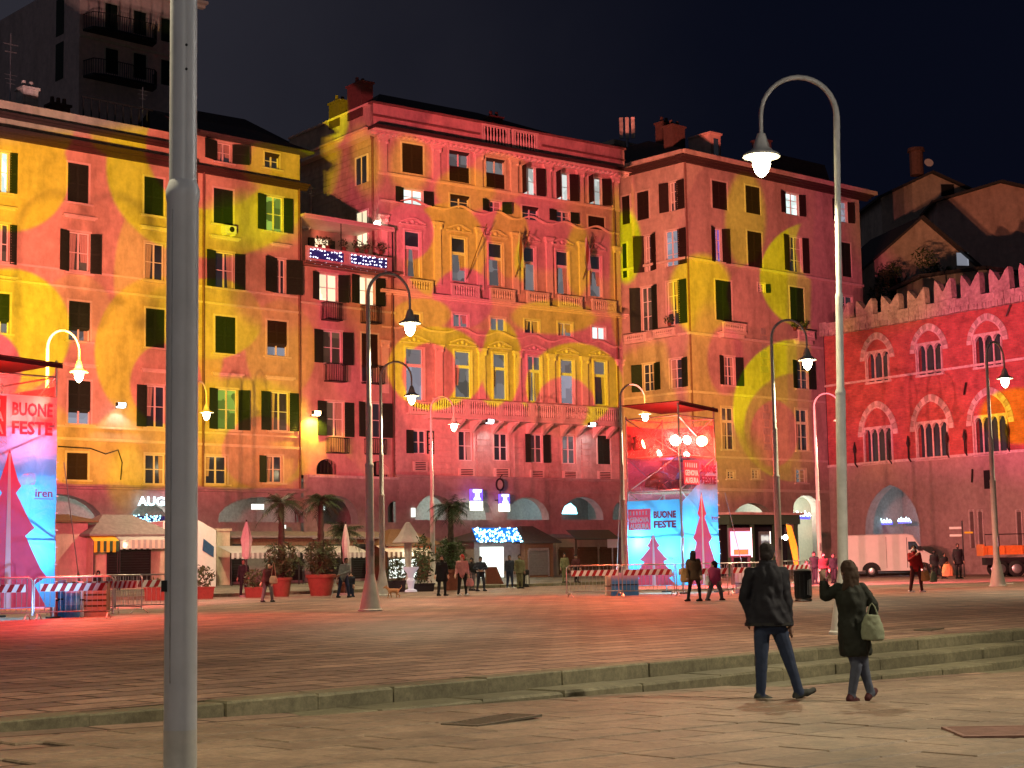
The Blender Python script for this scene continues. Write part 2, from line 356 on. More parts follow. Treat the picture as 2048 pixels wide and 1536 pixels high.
# ------------------------------------------------------------------ projector light patterns (gobo spots hung unseen behind the two towers, three each to thin post shadows)
C3 = Vector((11.4, 102.0, 0))
B3L_d = Vector((-.682, .731, 0)).normalized()
B3R = Fac((11.4, 102.0), (.755, .656))
B3L = Fac(C3 + B3L_d * 9.0, -B3L_d)
B4 = Fac((21.5, 103.6), (.552, -.834))
B0R = Fac((-23.2, 104), (sin(radians(47)), cos(radians(47))))
B5 = Fac((24.0, 118.0), (.80, .60))
RED = (1, .12, .17); YEL = (1, .62, .012); LIM = (1.1, 1.05, .0); ORA = (1, .34, .05); PNK = (1, .27, .20); OCH = (1.0, .56, .05); DIM = (.42, .24, .22); BRN = (.55, .25, .07)
def gobo(name, loc, aim, power, base, discs, spot=radians(80), falloff=None):
    l = bpy.data.lights.new(name, 'SPOT'); o = bpy.data.objects.new(name, l); C.objects.link(o)
    o.location = loc; q = (Vector(aim) - Vector(loc)).to_track_quat('-Z', 'Y'); o.rotation_euler = q.to_euler(); o.rotation_mode = 'XYZ'
    l.energy = power; l.spot_size = spot; l.spot_blend = .05; l.shadow_soft_size = .07; l.use_nodes = True
    Mi = (Matrix.Translation(Vector(loc)) @ q.to_matrix().to_4x4()).inverted()
    nt = l.node_tree; em = nt.nodes['Emission']; t = N(nt, 'ShaderNodeTexCoord'); s = N(nt, 'ShaderNodeSeparateXYZ'); nt.links.new(t.outputs['Normal'], s.inputs[0])
    def mth(op, a, b):
        m = N(nt, 'ShaderNodeMath', operation=op)
        for i, q in enumerate((a, b)):
            if isinstance(q, float): m.inputs[i].default_value = q
            else: nt.links.new(q, m.inputs[i])
        return m.outputs[0]
    az = mth('ABSOLUTE', s.outputs[2], 0.); u = mth('DIVIDE', s.outputs[0], az); v = mth('DIVIDE', s.outputs[1], az)
    cb = N(nt, 'ShaderNodeCombineXYZ'); nt.links.new(u, cb.inputs[0]); nt.links.new(v, cb.inputs[1]); uv = cb.outputs[0]
    def pj(fac, x, y):
        S, z = fac.px(x, y); P = Mi @ fac.W(S, z); return Vector((P.x / -P.z, P.y / -P.z))
    cur = None
    for d in discs:
        fac, cx, cy, rx, ry, col = d[:6]; soft = (d[6] if d[6] > .06 else d[6] * .5) if len(d) > 6 else .02; op = d[7] if len(d) > 7 else 1.
        c = pj(fac, cx, cy); a = (pj(fac, cx + rx, cy) - pj(fac, cx - rx, cy)) / 2; b = (pj(fac, cx, cy + ry) - pj(fac, cx, cy - ry)) / 2
        Uu, Ss, Vv = np.linalg.svd(np.array([[a.x, b.x], [a.y, b.y]])); th = atan2(Uu[1, 0], Uu[0, 0])
        mp = N(nt, 'ShaderNodeMapping', vector_type='TEXTURE'); nt.links.new(uv, mp.inputs[0])
        mp.inputs['Location'].default_value = (c.x, c.y, 0); mp.inputs['Rotation'].default_value = (0, 0, th); mp.inputs['Scale'].default_value = (Ss[0], Ss[1], 1)
        le = N(nt, 'ShaderNodeVectorMath', operation='LENGTH'); nt.links.new(mp.outputs[0], le.inputs[0])
        r = N(nt, 'ShaderNodeMapRange', interpolation_type='SMOOTHSTEP'); r.inputs[1].default_value = 1 + soft; r.inputs[2].default_value = 1 - soft; r.inputs[3].default_value = 0; r.inputs[4].default_value = op; nt.links.new(le.outputs['Value'], r.inputs[0])
        m = N(nt, 'ShaderNodeMix', data_type='RGBA'); nt.links.new(r.outputs[0], m.inputs[0]); gn = 1.75 if fac is B2 else 1.
        m.inputs[7].default_value = (col[0] * gn, col[1] * gn, col[2] * gn, 1)
        if cur is None: m.inputs[6].default_value = (*base, 1)
        else: nt.links.new(cur, m.inputs[6])
        cur = m.outputs[2]
    # slow unevenness of the lens
    no = N(nt, 'ShaderNodeTexNoise'); no.inputs['Scale'].default_value = 5; no.inputs['Detail'].default_value = 3; nt.links.new(uv, no.inputs['Vector'])
    nr = N(nt, 'ShaderNodeMapRange'); nr.inputs[1].default_value = .3; nr.inputs[2].default_value = .7; nr.inputs[3].default_value = .82; nr.inputs[4].default_value = 1.15; nt.links.new(no.outputs[0], nr.inputs[0])
    g = N(nt, 'ShaderNodeMix', data_type='RGBA', blend_type='MULTIPLY'); g.inputs[0].default_value = 1; nt.links.new(cur, g.inputs[6]); nt.links.new(nr.outputs[0], g.inputs[7])
    st = nr.outputs[0]; out = g.outputs[2]
    # frame of the projected picture: list of (point a, point b, softness): light only on the left of a->b, in (u,v)
    fac_out = None
    for fa, xa, ya, fb, xb, yb, soft, lo in (falloff or []):
        A = pj(fa, xa, ya); B = pj(fb, xb, yb); d = (B - A).normalized(); nn = Vector((-d.y, d.x)); off = nn.dot(A)
        e = mth('MULTIPLY', u, float(nn.x)); e2 = mth('MULTIPLY', v, float(nn.y)); e3 = mth('ADD', e, e2)
        r = N(nt, 'ShaderNodeMapRange', interpolation_type='SMOOTHSTEP'); r.inputs[1].default_value = off - soft; r.inputs[2].default_value = off + soft; r.inputs[3].default_value = lo; r.inputs[4].default_value = 1; nt.links.new(e3, r.inputs[0])
        fac_out = r.outputs[0] if fac_out is None else mth('MULTIPLY', fac_out, r.outputs[0])
    if fac_out is not None: nt.links.new(fac_out, em.inputs[1])
    nt.links.new(out, em.inputs[0])
    return o
b1 = [(B2, 1100, 600, 370, 500, (1, .13, .15), .03), (B1, 300, 560, 420, 420, (1, .20, .14), .3), (B1, 285, 560, 58, 150, (1, .36, .09), .03), (B1, 150, 620, 70, 70, (1, .28, .12), .05), (B1, 300, 890, 120, 90, (1, .44, .05), .06), (B1, 560, 700, 70, 100, (1, .40, .07), .06), (B1, 170, 910, 120, 62, (1, .38, .05), .05), (B1, 470, 930, 140, 50, (1, .46, .05), .08), (B1, 106, 240, 42, 75, YEL, .1, .9), (B1, 21, 352, 112, 112, (1, .50, .02), .03), (B1, 411, 336, 211, 182, YEL, .03), (B1, 417, 292, 130, 128, (1, .19, .14), .05),
      (B1, 228, 240, 52, 70, YEL, .1, .8), (B1, 560, 330, 70, 60, YEL, .2, .8), (B1, 312, 706, 128, 151, (1, .46, .03), .03), (B1, 10, 664, 125, 125, YEL, .03), (B1, -31, 740, 72, 80, RED, .05), (B1, 417, 638, 104, 81, YEL, .03), (B1, 355, 600, 60, 30, YEL, .3, .7),
      (B1, 330, 768, 72, 80, (1, .17, .13), .04), (B1, 469, 822, 138, 66, YEL, .12, .9), (B1, 521, 905, 80, 72, (1, .26, .1), .05), (B1, 505, 440, 88, 50, LIM, .5, .8), (B1, 62, 880, 90, 80, (1, .42, .04), .1, .7),
      (B1, 560, 600, 90, 60, (1, .2, .13), .3, .6), (B1, 255, 960, 40, 70, YEL, .3, .6),
      (B1, 712, 580, 80, 230, RED, .1, 1), (B1, 745, 610, 60, 60, ORA, .6, .8), (B1, 770, 690, 55, 70, ORA, .3, .6),
      (B2, 1010, 600, 250, 62, (1, .26, .10), .1, .7), (B2, 1020, 480, 38, 76, (1, .34, .06), .05), (B2, 1000, 352, 60, 52, (1, .27, .1), .1, .7), (B2, 1236, 560, 16, 130, (1, .38, .05), .1), (B2, 890, 502, 82, 96, (1, .42, .04), .05), (B2, 815, 465, 52, 56, RED, .05), (B2, 820, 330, 40, 60, (1, .45, .06), .3, .7), (B2, 927, 596, 60, 60, RED, .06), (B2, 843, 629, 58, 32, (1, .45, .04), .08),
      (B2, 930, 380, 60, 45, (1, .42, .04), .15, .8), (B2, 871, 737, 97, 84, YEL, .03), (B2, 860, 748, 57, 62, (1, .15, .12), .04), (B2, 1003, 728, 40, 86, YEL, .06),
      (B2, 1106, 634, 84, 34, (1, .5, .03), .1), (B2, 1068, 746, 28, 54, RED, .15), (B2, 1148, 772, 98, 86, YEL, .03), (B2, 1129, 816, 62, 62, (1, .17, .14), .04), (B2, 1157, 521, 26, 72, (1, .5, .03), .15), (B2, 1045, 520, 14, 40, (1, .6, .02), .2), (B2, 1190, 420, 60, 50, ORA, .5, .5),
      (B2, 1236, 470, 14, 90, YEL, .3, .7), (B2, 720, 330, 40, 60, YEL, .5, .5), (B2, 640, 250, 34, 60, LIM, .1, .8),
      (B0R, 40, -70, 560, 165, DIM, .12, .96), (B2, 790, 118, 190, 84, (.06, .014, .012), .08, 1), (B2, 1070, 168, 220, 78, (.08, .02, .015), .08, 1)]
for PLL, pw_ in ((at(14, 47.2, 5.9), 33000), (at(72, 46.6, 6.3), 33000), (at(132, 45.4, 5.6), 33000)): gobo('left_tower_projector', PLL, B1.W(33, 13), pw_, RED, b1, radians(115),
     [(B1, -300, 985, B2, 1243, 965, .04, .30), (B2, 1246, 1000, B2, 1246, 200, .003, 0.)])
b3 = [(B3L, 1300, 500, 300, 500, (1, .24, .16), .1), (B3L, 1253, 494, 30, 72, LIM, .12), (B3L, 1330, 800, 120, 115, (1, .42, .08), .1, .9),
      (B3R, 1560, 640, 260, 420, (.80, .17, .13), .05), (B3R, 1490, 440, 40, 95, OCH, .15, .9), (B3R, 1400, 590, 62, 80, (1.2, .74, .01), .12), (B3R, 1513, 590, 62, 66, (1, .2, .16), .06), (B3R, 1622, 553, 108, 108, (1.25, 1.0, .003), .03), (B3R, 1681, 494, 95, 92, (1, .23, .16), .03), (B3R, 1655, 640, 52, 22, LIM, .3, .8),
      (B3R, 1420, 760, 50, 150, (1, .42, .06), .2, .8), (B3R, 1450, 720, 36, 70, RED, .1, .7), (B3R, 1581, 822, 123, 141, (1.2, 1.02, .0), .03), (B3R, 1590, 855, 108, 108, (.85, .42, .07), .04), (B3R, 1547, 868, 48, 66, (1, .22, .14), .04), (B3R, 1470, 940, 60, 80, (.6, .34, .04), .3, .8),
      (B3R, 1560, 1075, 260, 85, (.35, .13, .05), .25, 1.),
      (B4, 2100, 820, 418, 1500, (.74, .115, .165), .01), (B4, 1730, 740, 70, 120, (1, .20, .08), .5, .45), (B4, 1880, 850, 70, 80, (1, .20, .07), .6, .4), (B4, 2040, 832, 78, 56, (1, .48, .01), .08), (B4, 1725, 650, 40, 20, (1, .45, .1), .5, .8), (B4, 1760, 1000, 60, 80, (.8, .22, .08), .5, .8),
      (B4, 1900, 1140, 460, 205, (.34, .085, .075), .22, 1.),
      (B5, 1920, 420, 210, 160, (.62, .22, .11), .2, 1.), (B5, 1840, 600, 60, 60, (.3, .06, .05), .3, 1.)]
for PRR, pw_ in ((at(1270, 62.2, 6.2), 41000), (at(1352, 62.8, 6.0), 41000), (at(1440, 62.4, 6.3), 41000)): gobo('right_tower_projector', PRR, B3R.W(10, 13), pw_, RED, b3, radians(110),
     [(B2, 1246, 200, B2, 1246, 1000, .004, 0.)])

# ------------------------------------------------------------------ facade toolkit
def curve_pts(a, b, zs, zc, kind='round', n=10):
    """arch intrados from (a,zs) over to (b,zs)"""
    out = []; m = (a + b) / 2; h = zc - zs; w = (b - a) / 2
    for i in range(n + 1):
        if kind == 'gothic':
            th = pi - pi * i / n; out.append((m + w * cos(th), zs + h * (.88 * sin(th) + .12 * (1 - abs(cos(th))))))
        elif kind == 'point' and h >= w:
            t = i / n; Rr = (w * w + h * h) / (2 * w); tm = math.asin(min(1, h / Rr)); q = tm * (t * 2 if t <= .5 else (1 - t) * 2); dx_ = Rr - Rr * cos(q)
            out.append((a + dx_ if t <= .5 else b - dx_, zs + Rr * sin(q)))
        elif kind == 'point':
            t = i / n
            if t <= .5: q = t * 2; x = a + w * (1 - cos(q * pi / 2)) ** .92; z = zs + h * sin(q * pi / 2) ** 1.0 * 1
            else: q = (1 - t) * 2; x = b - w * (1 - cos(q * pi / 2)) ** .92; z = zs + h * sin(q * pi / 2)
            # sharpen the apex
            out.append((x, z if t != .5 else zc))
        else:
            th = pi - pi * i / n; out.append((m + w * cos(th), zs + h * sin(th)))
    return out
def wall(name, s0, s1, z0, z1, rects, m, parent, depth=.25, arches=(), y=0., mats2=None):
    """a wall in the local XZ plane at y, with reveals going back (+y); rects: (a,b,za,zb); arches: (a,b,zbase,zspring,zcrown,kind)"""
    B = MB(); allr = [tuple(r[:4]) for r in rects] + [(a[0], a[1], a[2], a[4]) for a in arches]
    zs = sorted({z0, z1} | {min(max(v, z0), z1) for r in allr for v in r[2:4]})
    for za, zb in zip(zs, zs[1:]):
        if zb - za < 1e-4: continue
        zm = (za + zb) / 2; sp = sorted([(max(r[0], s0), min(r[1], s1)) for r in allr if r[2] < zm < r[3]]); x = s0
        for a, b in sp:
            if a > x + 1e-4: B.quad((x, y, za), (a, y, za), (a, y, zb), (x, y, zb))
            x = max(x, b)
        if x < s1 - 1e-4: B.quad((x, y, za), (s1, y, za), (s1, y, zb), (x, y, zb))
    for r in rects:
        a, b, za, zb = r[:4]; d = depth
        B.quad((a, y, za), (a, y + d, za), (b, y + d, za), (b, y, za)); B.quad((a, y, zb), (b, y, zb), (b, y + d, zb), (a, y + d, zb))
        B.quad((a, y, za), (a, y, zb), (a, y + d, zb), (a, y + d, za)); B.quad((b, y, za), (b, y + d, za), (b, y + d, zb), (b, y, zb))
    for a, b, zb0, zsp, zc, kind in arches:
        pts = curve_pts(a, b, zsp, zc, kind, 12); D = .7
        for p, q in zip(pts, pts[1:]):
            if zc - min(p[1], q[1]) > 1e-4: B.quad((p[0], y, p[1]), (q[0], y, q[1]), (q[0], y, zc), (p[0], y, zc))
            B.quad((p[0], y, p[1]), (p[0], y + D, p[1]), (q[0], y + D, q[1]), (q[0], y, q[1]))
        for e in (a, b): B.quad((e, y, zb0), (e, y + D, zb0), (e, y + D, zsp), (e, y, zsp))
    return B.build(name, m, parent)
def shutter_mesh(w, h, mk):
    B = MB(); t = .045; f = .055
    B.box(0, f, 0, t, 0, h).box(w - f, w, 0, t, 0, h).box(f, w - f, 0, t, 0, f).box(f, w - f, 0, t, h - f, h).box(f, w - f, 0, t, h * .48, h * .48 + f)
    n = max(5, int(h / .13)); 
    for i in range(n):
        z = f + (h - 2 * f) * i / n; B.quad((f, .005, z), (w - f, .005, z), (w - f, .04, z + (h - 2 * f) / n * .95), (f, .04, z + (h - 2 * f) / n * .95))
    B.quad((f, .042, f), (w - f, .042, f), (w - f, .042, h - f), (f, .042, h - f))
    return B.mesh('shutter', mk)
def window(b, a, c, z0, z1, sh='', pane='glass_dark', sm='shutter_green', hood=0., sill=True, mull=1, bars=1, frame='frame_white', surround='trim', depth=.16, transom=None, tpane=None, sw=None, proud=.035):
    """opening [a,c]x[z0,z1] in the building empty b"""
    B = MB(); f = .10
    for x0, x1, q0, q1 in ((a - f, a, z0, z1 + f), (c, c + f, z0, z1 + f), (a, c, z1, z1 + f)): B.box(x0, x1, -proud, .01, q0, q1)
    B.mt(1); t = .06; yy = depth - .05
    B.box(a, a + t, yy, yy + .04, z0, z1).box(c - t, c, yy, yy + .04, z0, z1).box(a + t, c - t, yy, yy + .04, z0, z0 + t).box(a + t, c - t, yy, yy + .04, z1 - t, z1)
    if mull:
        for k in range(mull):
            x = a + (c - a) * (k + 1) / (mull + 1); B.box(x - .045, x + .045, yy - .012, yy + .03, z0 + t, z1 - t)
    for k in range(bars):
        z = z0 + (z1 - z0) * (k + 1) / (bars + 1); B.box(a + t, c - t, yy + .004, yy + .028, z - .02, z + .02)
    if transom: B.box(a + t, c - t, yy - .03, yy + .03, transom - .09, transom + .09)
    wn = B.build('window', [surround, frame], b)
    zt = transom if transom else z1
    p = MB(); p.quad((a, depth, z0), (c, depth, z0), (c, depth, zt), (a, depth, zt)); p.build('pane', pane, wn)
    if transom: p = MB(); p.quad((a, depth, zt), (c, depth, zt), (c, depth, z1), (a, depth, z1)); p.build('pane', tpane or pane, wn)
    if pane in ('glass_dark', 'glass_brown', 'glass_grey') and sh not in ('C', 'H', 'A') and c - a > .5 and random.random() < .7:
        for sg in random.choice(((-1, 1), (1,), (-1,))):
            cu = MB(); nn = 6; wd_ = (c - a) * random.uniform(.22, .42); zb2 = z0 + .05 + (z1 - z0) * random.choice((0, 0, .25)); e_ = a + .05 if sg < 0 else c - .05
            for k in range(nn):
                u0, u1 = k / nn, (k + 1) / nn; cu.quad((e_ - sg * wd_ * u0 * .75, depth - .012 - .02 * (k % 2), zb2), (e_ - sg * wd_ * u1 * .75, depth - .012 - .02 * ((k + 1) % 2), zb2), (e_ - sg * wd_ * u1, depth - .012 - .02 * ((k + 1) % 2), zt_c(z1, transom)), (e_ - sg * wd_ * u0, depth - .012 - .02 * (k % 2), zt_c(z1, transom)))
            cu.build('curtain', 'curtain', wn)
    if sill: s_ = MB(); s_.box(a - .22, c + .22, -.14, .02, z0 - .1, z0 - .003); s_.build('sill', surround, wn)
    if hood: h_ = MB(); h_.box(a - .35, c + .35, -.16, -.001, z1 + hood, z1 + hood + .1).box(a - .25, c + .25, -.10, -.001, z1 + hood - .09, z1 + hood); h_.build('hood_mould', surround, wn)
    w = (c - a) / 2; h = z1 - z0; w2 = sw or w
    if sh in ('C', 'T'):
        if sh == 'T':
            hh = h * .62
            for k in range(2):
                o = link('shutter', shutter_mesh(w - .01, hh, sm), wn, (a + k * w + .005, .02, z0 + h - hh))
                o = link('shutter', shutter_mesh(w - .01, h - hh, sm), wn, (a + k * w + .005, -.02, z0 + h - hh)); o.rotation_euler = (radians(180 + 38), 0, 0)
                o.location = (a + k * w + .005, .03, z0 + h - hh)
        else:
            for k in range(2): link('shutter', shutter_mesh(w - .01, h - .02, sm), wn, (a + k * w + .005, .02, z0 + .01))
    ang = random.uniform(2, 24)
    if sh in ('O', 'l', 'B'):
        o = link('shutter', shutter_mesh(w2, h - .02, sm), wn, (a - .02, -.06, z0 + .01)); o.rotation_euler = (0, 0, radians(180 + ang))
    if sh in ('O', 'r', 'B'):
        o = link('shutter', shutter_mesh(w2, h - .02, sm), wn, (c + .02, -.06, z0 + .01)); o.rotation_euler = (0, 0, radians(-ang))
    if sh == 'P':
        o = link('shutter', shutter_mesh(w2, h - .02, sm), wn, (a - .02, -.06, z0 + .01)); o.rotation_euler = (0, 0, radians(180 + 75))
        o = link('shutter', shutter_mesh(w2, h - .02, sm), wn, (c + .02, -.06, z0 + .01)); o.rotation_euler = (0, 0, radians(-20))
    if sh == 'A':   # awning-like: whole shutter tilted from the top
        for k in range(2):
            o = link('shutter', shutter_mesh(w - .01, h * .75, sm), wn, (a + k * w + .005, -.05, z1)); o.rotation_euler = (radians(180 + 50), 0, 0)
    if sh == 'H':   # upper half tilted open, lower half closed
        for k in range(2):
            link('shutter', shutter_mesh(w - .01, h * .5, sm), wn, (a + k * w + .005, .02, z0))
            o = link('shutter', shutter_mesh(w - .01, h * .42, sm), wn, (a + k * w + .005, -.05, z1)); o.rotation_euler = (radians(180 + 60), 0, 0)
    return wn
def wpx(fac, x0, y0, x1, y1, up=False):
    ym = (y0 + y1) / 2; a = fac.s_at(x0, ym); c = fac.s_at(x1, ym)
    if up: zt = fac.z_at(x1, y0); zb = fac.z_at(x0, y1)
    else: zt = fac.z_at(x0, y0); zb = fac.z_at(x1, y1)
    return a, c, zb, zt
def zt_c(z1, tr): return (tr or z1) - .08
PK = dict(q='glass_room', d='glass_dark', g='glass_grey', p='glass_pale', w='glass_white', o='glass_warm', b='glass_brown', n='glass_green', v='glass_violet')
def band(parent, name, s0, s1, z, h, out, m='trim', steps=2):
    B = MB()
    for i in range(steps):
        o = out * (i + 1) / steps; B.box(s0, s1, -o, -.002 if i == 0 else -.002, z + h * i / steps, z + h * (i + 1) / steps)
    return B.build(name, m, parent)
def floodlight(fac, parent_none, px, py, out, label, col, power, down=True, tilt=.6):
    S, z = fac.px(px, py, out); p = fac.W(S, z, out)
    t = thing('wall_floodlight', label, 'floodlight', p, fac.rz, 'floodlights fixed to the facades')
    B = MB(); B.box(-.02, .02, 0, out, -.03, .03).box(-.22, .22, -.16, .1, .02, .22); B.build('housing', 'iron', t)
    B = MB(); B.quad((-.2, -.165, .03), (.2, -.165, .03), (.2, -.165, .2), (-.2, -.165, .2)).box(-.19, .19, -.14, .08, -.03, .015); B.build('lens', col, t)
    return t, p
def spotlamp(name, loc, aim, power, col, size=radians(100), blend=.6, rad=.08):
    l = bpy.data.lights.new(name, 'SPOT'); o = bpy.data.objects.new(name, l); C.objects.link(o); o.location = loc
    o.rotation_euler = (Vector(aim) - Vector(loc)).to_track_quat('-Z', 'Y').to_euler(); l.energy = power; l.color = col; l.spot_size = size; l.spot_blend = blend; l.shadow_soft_size = rad
    return o
def pointlamp(name, loc, power, col, rad=.1):
    l = bpy.data.lights.new(name, 'POINT'); o = bpy.data.objects.new(name, l); C.objects.link(o); o.location = loc; l.energy = power; l.color = col; l.shadow_soft_size = rad
    return o
def chimney(parent, s, y, z, w, d, h, pots=2, m='chimney_brick'):
    B = MB(); B.box(s - w / 2, s + w / 2, y - d / 2, y + d / 2, z, z + h).box(s - w / 2 - .08, s + w / 2 + .08, y - d / 2 - .08, y + d / 2 + .08, z + h, z + h + .12)
    for k in range(pots): B.cyl(s - w / 2 + w * (k + .5) / pots, y, z + h + .12, z + h + .5, .13, .1, 8)
    return B.build('chimney', m, parent)
def downpipe(parent, s, z0, z1, name='downpipe'):
    B = MB(); B.tube([(s, -.1, z0), (s, -.1, z1)], .065, 6); B.build(name, 'roof_brick', parent)
def balustrade(parent, s0, s1, z0, z1, out, n=None, m='trim', name='balustrade', back=.0):
    B = MB(); h = z1 - z0; n = n or max(3, int((s1 - s0) / .2)); yo = -out
    B.box(s0, s1, yo - .02, yo + .16, z0, z0 + .09).box(s0, s1, yo - .04, yo + .18, z1 - .1, z1)
    B.box(s0, s0 + .14, yo, yo + .14, z0 + .09, z1 - .1).box(s1 - .14, s1, yo, yo + .14, z0 + .09, z1 - .1)
    B.box(s0, s1, yo, -.003, z0 - .08, z0 - .002)
    zb = z0 + .09; hh = h - .19; w = (s1 - s0 - .28) / n
    for k in range(n):
        x = s0 + .14 + w * (k + .5)
        B.lathe([(.03, 0), (.055, hh * .12), (.07, hh * .38), (.032, hh * .68), (.05, hh * .9), (.05, hh)], x, yo + .07, zb, 6, False)
    o = B.build(name, m, parent); o['kind'] = 'stuff'; return o

# ================================================================== B1: ochre apartment block at the left
tB1 = thing('apartment_block', 'tall ochre apartment block with green shutters lit by yellow and red discs', 'building', (B1.P0.x, B1.P0.y, 0), B1.rz)
sB1a, sJ, sB1b = -2.0, B1.s_at(600, 480), 40.0      # joint with the narrow pink house
sJB1, _ = B1.px(386, 300)
wins = [  # x0,y0,x1,y1,shutter,pane,opts
 (-12, 300, 18, 387, 'r', 'w'), (-10, 445, 18, 529, 'r', 'b'), (-16, 585, 19, 668, 'T', 'g'), (135, 324, 177, 409, 'C', 'd'), (137, 462, 179, 548, 'O', 'b'), (137, 601, 180, 684, 'T', 'g'), (136, 760, 181, 850, 'T', 'p'),
 (288, 352, 327, 434, 'C', 'd'), (290, 484, 328, 564, '', 'd'), (291, 616, 329, 697, 'C', 'd'), (292, 770, 331, 856, 'O', 'd'),
 (427, 375, 466, 452, 'C', 'd'), (430, 502, 468, 579, 'O', 'd'), (430, 631, 471, 709, 'C', 'd'), (434, 777, 475, 861, 'O', 'n'),
 (531, 390, 566, 466, 'O', 'n'), (552, 517, 571, 589, 'O2', 'd'), (534, 640, 574, 714, 'T', 'p'), (540, 783, 578, 863, 'O', 'b'),
 (432, 283, 463, 328, 'O2', 'd'), (529, 304, 558, 340, 'A', 'd'),
 (133, 905, 175, 960, 'C', 'b'), (290, 908, 330, 969, '', 'd'), (411, 911, 454, 969, '', 'd'), (531, 911, 565, 966, 'l2', 'd')]
rects = []; spec = []
for x0, y0, x1, y1, sh, pn in wins:
    a, c, zb, zt = wpx(B1, x0, y0, x1, y1); rects.append((a, c, zb, zt)); spec.append((a, c, zb, zt, sh, pn, x0, y0))
zPar = B1.z_at(170, 232); zCor1 = B1.z_at(170, 300)          # cornice under the parapet
zAtt = B1.z_at(490, 283); zLow = B1.z_at(300, 985)
zCorR = B1.z_at(490, 360)
arB1 = []
def arc(fac, x0, x1, yc, ys, kind='round', out=0, lun=0):
    a = fac.s_at(x0, ys, out); c = fac.s_at(x1, ys, out); return (a, c, .3 if not lun else fac.z_at((x0 + x1) / 2, ys, out) - .12, fac.z_at((x0 + x1) / 2, ys, out), fac.z_at((x0 + x1) / 2, yc, out), kind)
zBase = B1.z_at(200, 975)
low = [arc(B1, 15, 212, 988, 1062), arc(B1, 256, 352, 1004, 1052), arc(B1, 436, 612, 994, 1040, lun=1), ]
wall('wall', sB1a, sJB1, zBase, zCor1, [r for r in rects if r[1] < sJB1], 'ochre_plaster', tB1)
wall('wall', sJB1, sJ, zBase, zAtt, [r for r in rects if r[0] > sJB1], 'ochre_plaster', tB1)
wall('arcade_wall', sB1a, sJ, -.1, zBase, [], 'arcade_stone', tB1, arches=low)
for a, c, zb, zt, sh, pn, x0, y0 in spec:
    kw = {}
    if sh == 'O2': sh = 'O'; kw['sw'] = .95
    if sh == 'l2': sh = 'l'
    rowhood = y0 > 440 and y0 < 860 and not (600 < y0 < 720 and x0 < 500)
    window(tB1, a, c, zb, zt, sh, PK[pn], 'shutter_green' if sh in 'OBlr' else random.choice(['shutter_green', 'shutter_brown', 'shutter_green']), hood=.75 if (sh in ('O', 'T', '', 'r') and y0 > 440 and y0 < 600) or (750 < y0 < 800) else 0, **kw)
dep = 9.0
B = MB(); B.quad((sB1a, 0, zCor1), (sJB1, 0, zCor1), (sJB1, 0, zPar), (sB1a, 0, zPar)); B.box(sB1a, sJB1, .002, .35, zCor1, zPar)
B.box(sB1a, sJ, .26, dep, 0, zCor1 - .01) if False else None
B.build('parapet', 'ochre_plaster', tB1)
B = MB(); B.quad((sJ, 0.0, zBase), (sJ, dep, zBase), (sJ, dep, zAtt), (sJ, 0, zAtt)); B.quad((sJB1, .35, zPar - 2.6), (sJB1, dep, zPar - 2.6), (sJB1, dep, zPar), (sJB1, .35, zPar)); B.build('side_wall', 'ochre_plaster', tB1)
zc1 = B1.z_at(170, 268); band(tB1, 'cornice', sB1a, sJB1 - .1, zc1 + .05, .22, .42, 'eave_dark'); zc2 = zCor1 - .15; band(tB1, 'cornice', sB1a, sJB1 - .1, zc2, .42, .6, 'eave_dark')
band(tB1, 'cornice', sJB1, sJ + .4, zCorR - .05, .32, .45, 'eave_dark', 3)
zsc = B1.z_at(256, 588); band(tB1, 'string_course', sB1a, sJ, zsc - .05, .12, .10, 'trim', 1); zsc2 = B1.z_at(250, 556); band(tB1, 'string_course', sB1a, sJ, zsc2, .10, .06, 'trim', 1)
band(tB1, 'string_course', sB1a, sJ, B1.z_at(300, 887), .14, .12, 'trim', 1); band(tB1, 'string_course', sB1a, sJ, B1.z_at(300, 862), .10, .08, 'trim', 1)
band(tB1, 'arcade_ledge', sB1a, sJ, zBase - .1, .22, .55, 'arcade_stone', 2)
# roof of the right half with eave, and flat roof behind the parapet
B = MB(); e = .7
B.quad((sJB1, -e, zAtt - .05), (sJ + .5, -e, zAtt - .05), (sJ + .2, 4.5, zAtt + 2.2), (sJB1, 4.5, zAtt + 2.2)); B.quad((sJB1, -e, zAtt - .15), (sJB1, -e, zAtt - .05), (sJB1, 4.5, zAtt + 2.2), (sJB1, 4.5, zAtt - .15))
B.box(sJB1, sJ + .5, -e, .5, zAtt - .17, zAtt - .052); B.quad((sJB1, 4.5, zAtt + 2.2), (sJ + .2, 4.5, zAtt + 2.2), (sJ + .2, dep, zAtt - .15), (sJB1, dep, zAtt - .15))
B.build('roof', 'roof_slate', tB1)
B = MB(); B.quad((sB1a, .3, zPar - 1), (sJB1, .3, zPar - 1), (sJB1, dep, zPar - 1), (sB1a, dep, zPar - 1)); B.build('roof', 'roof_slate', tB1)
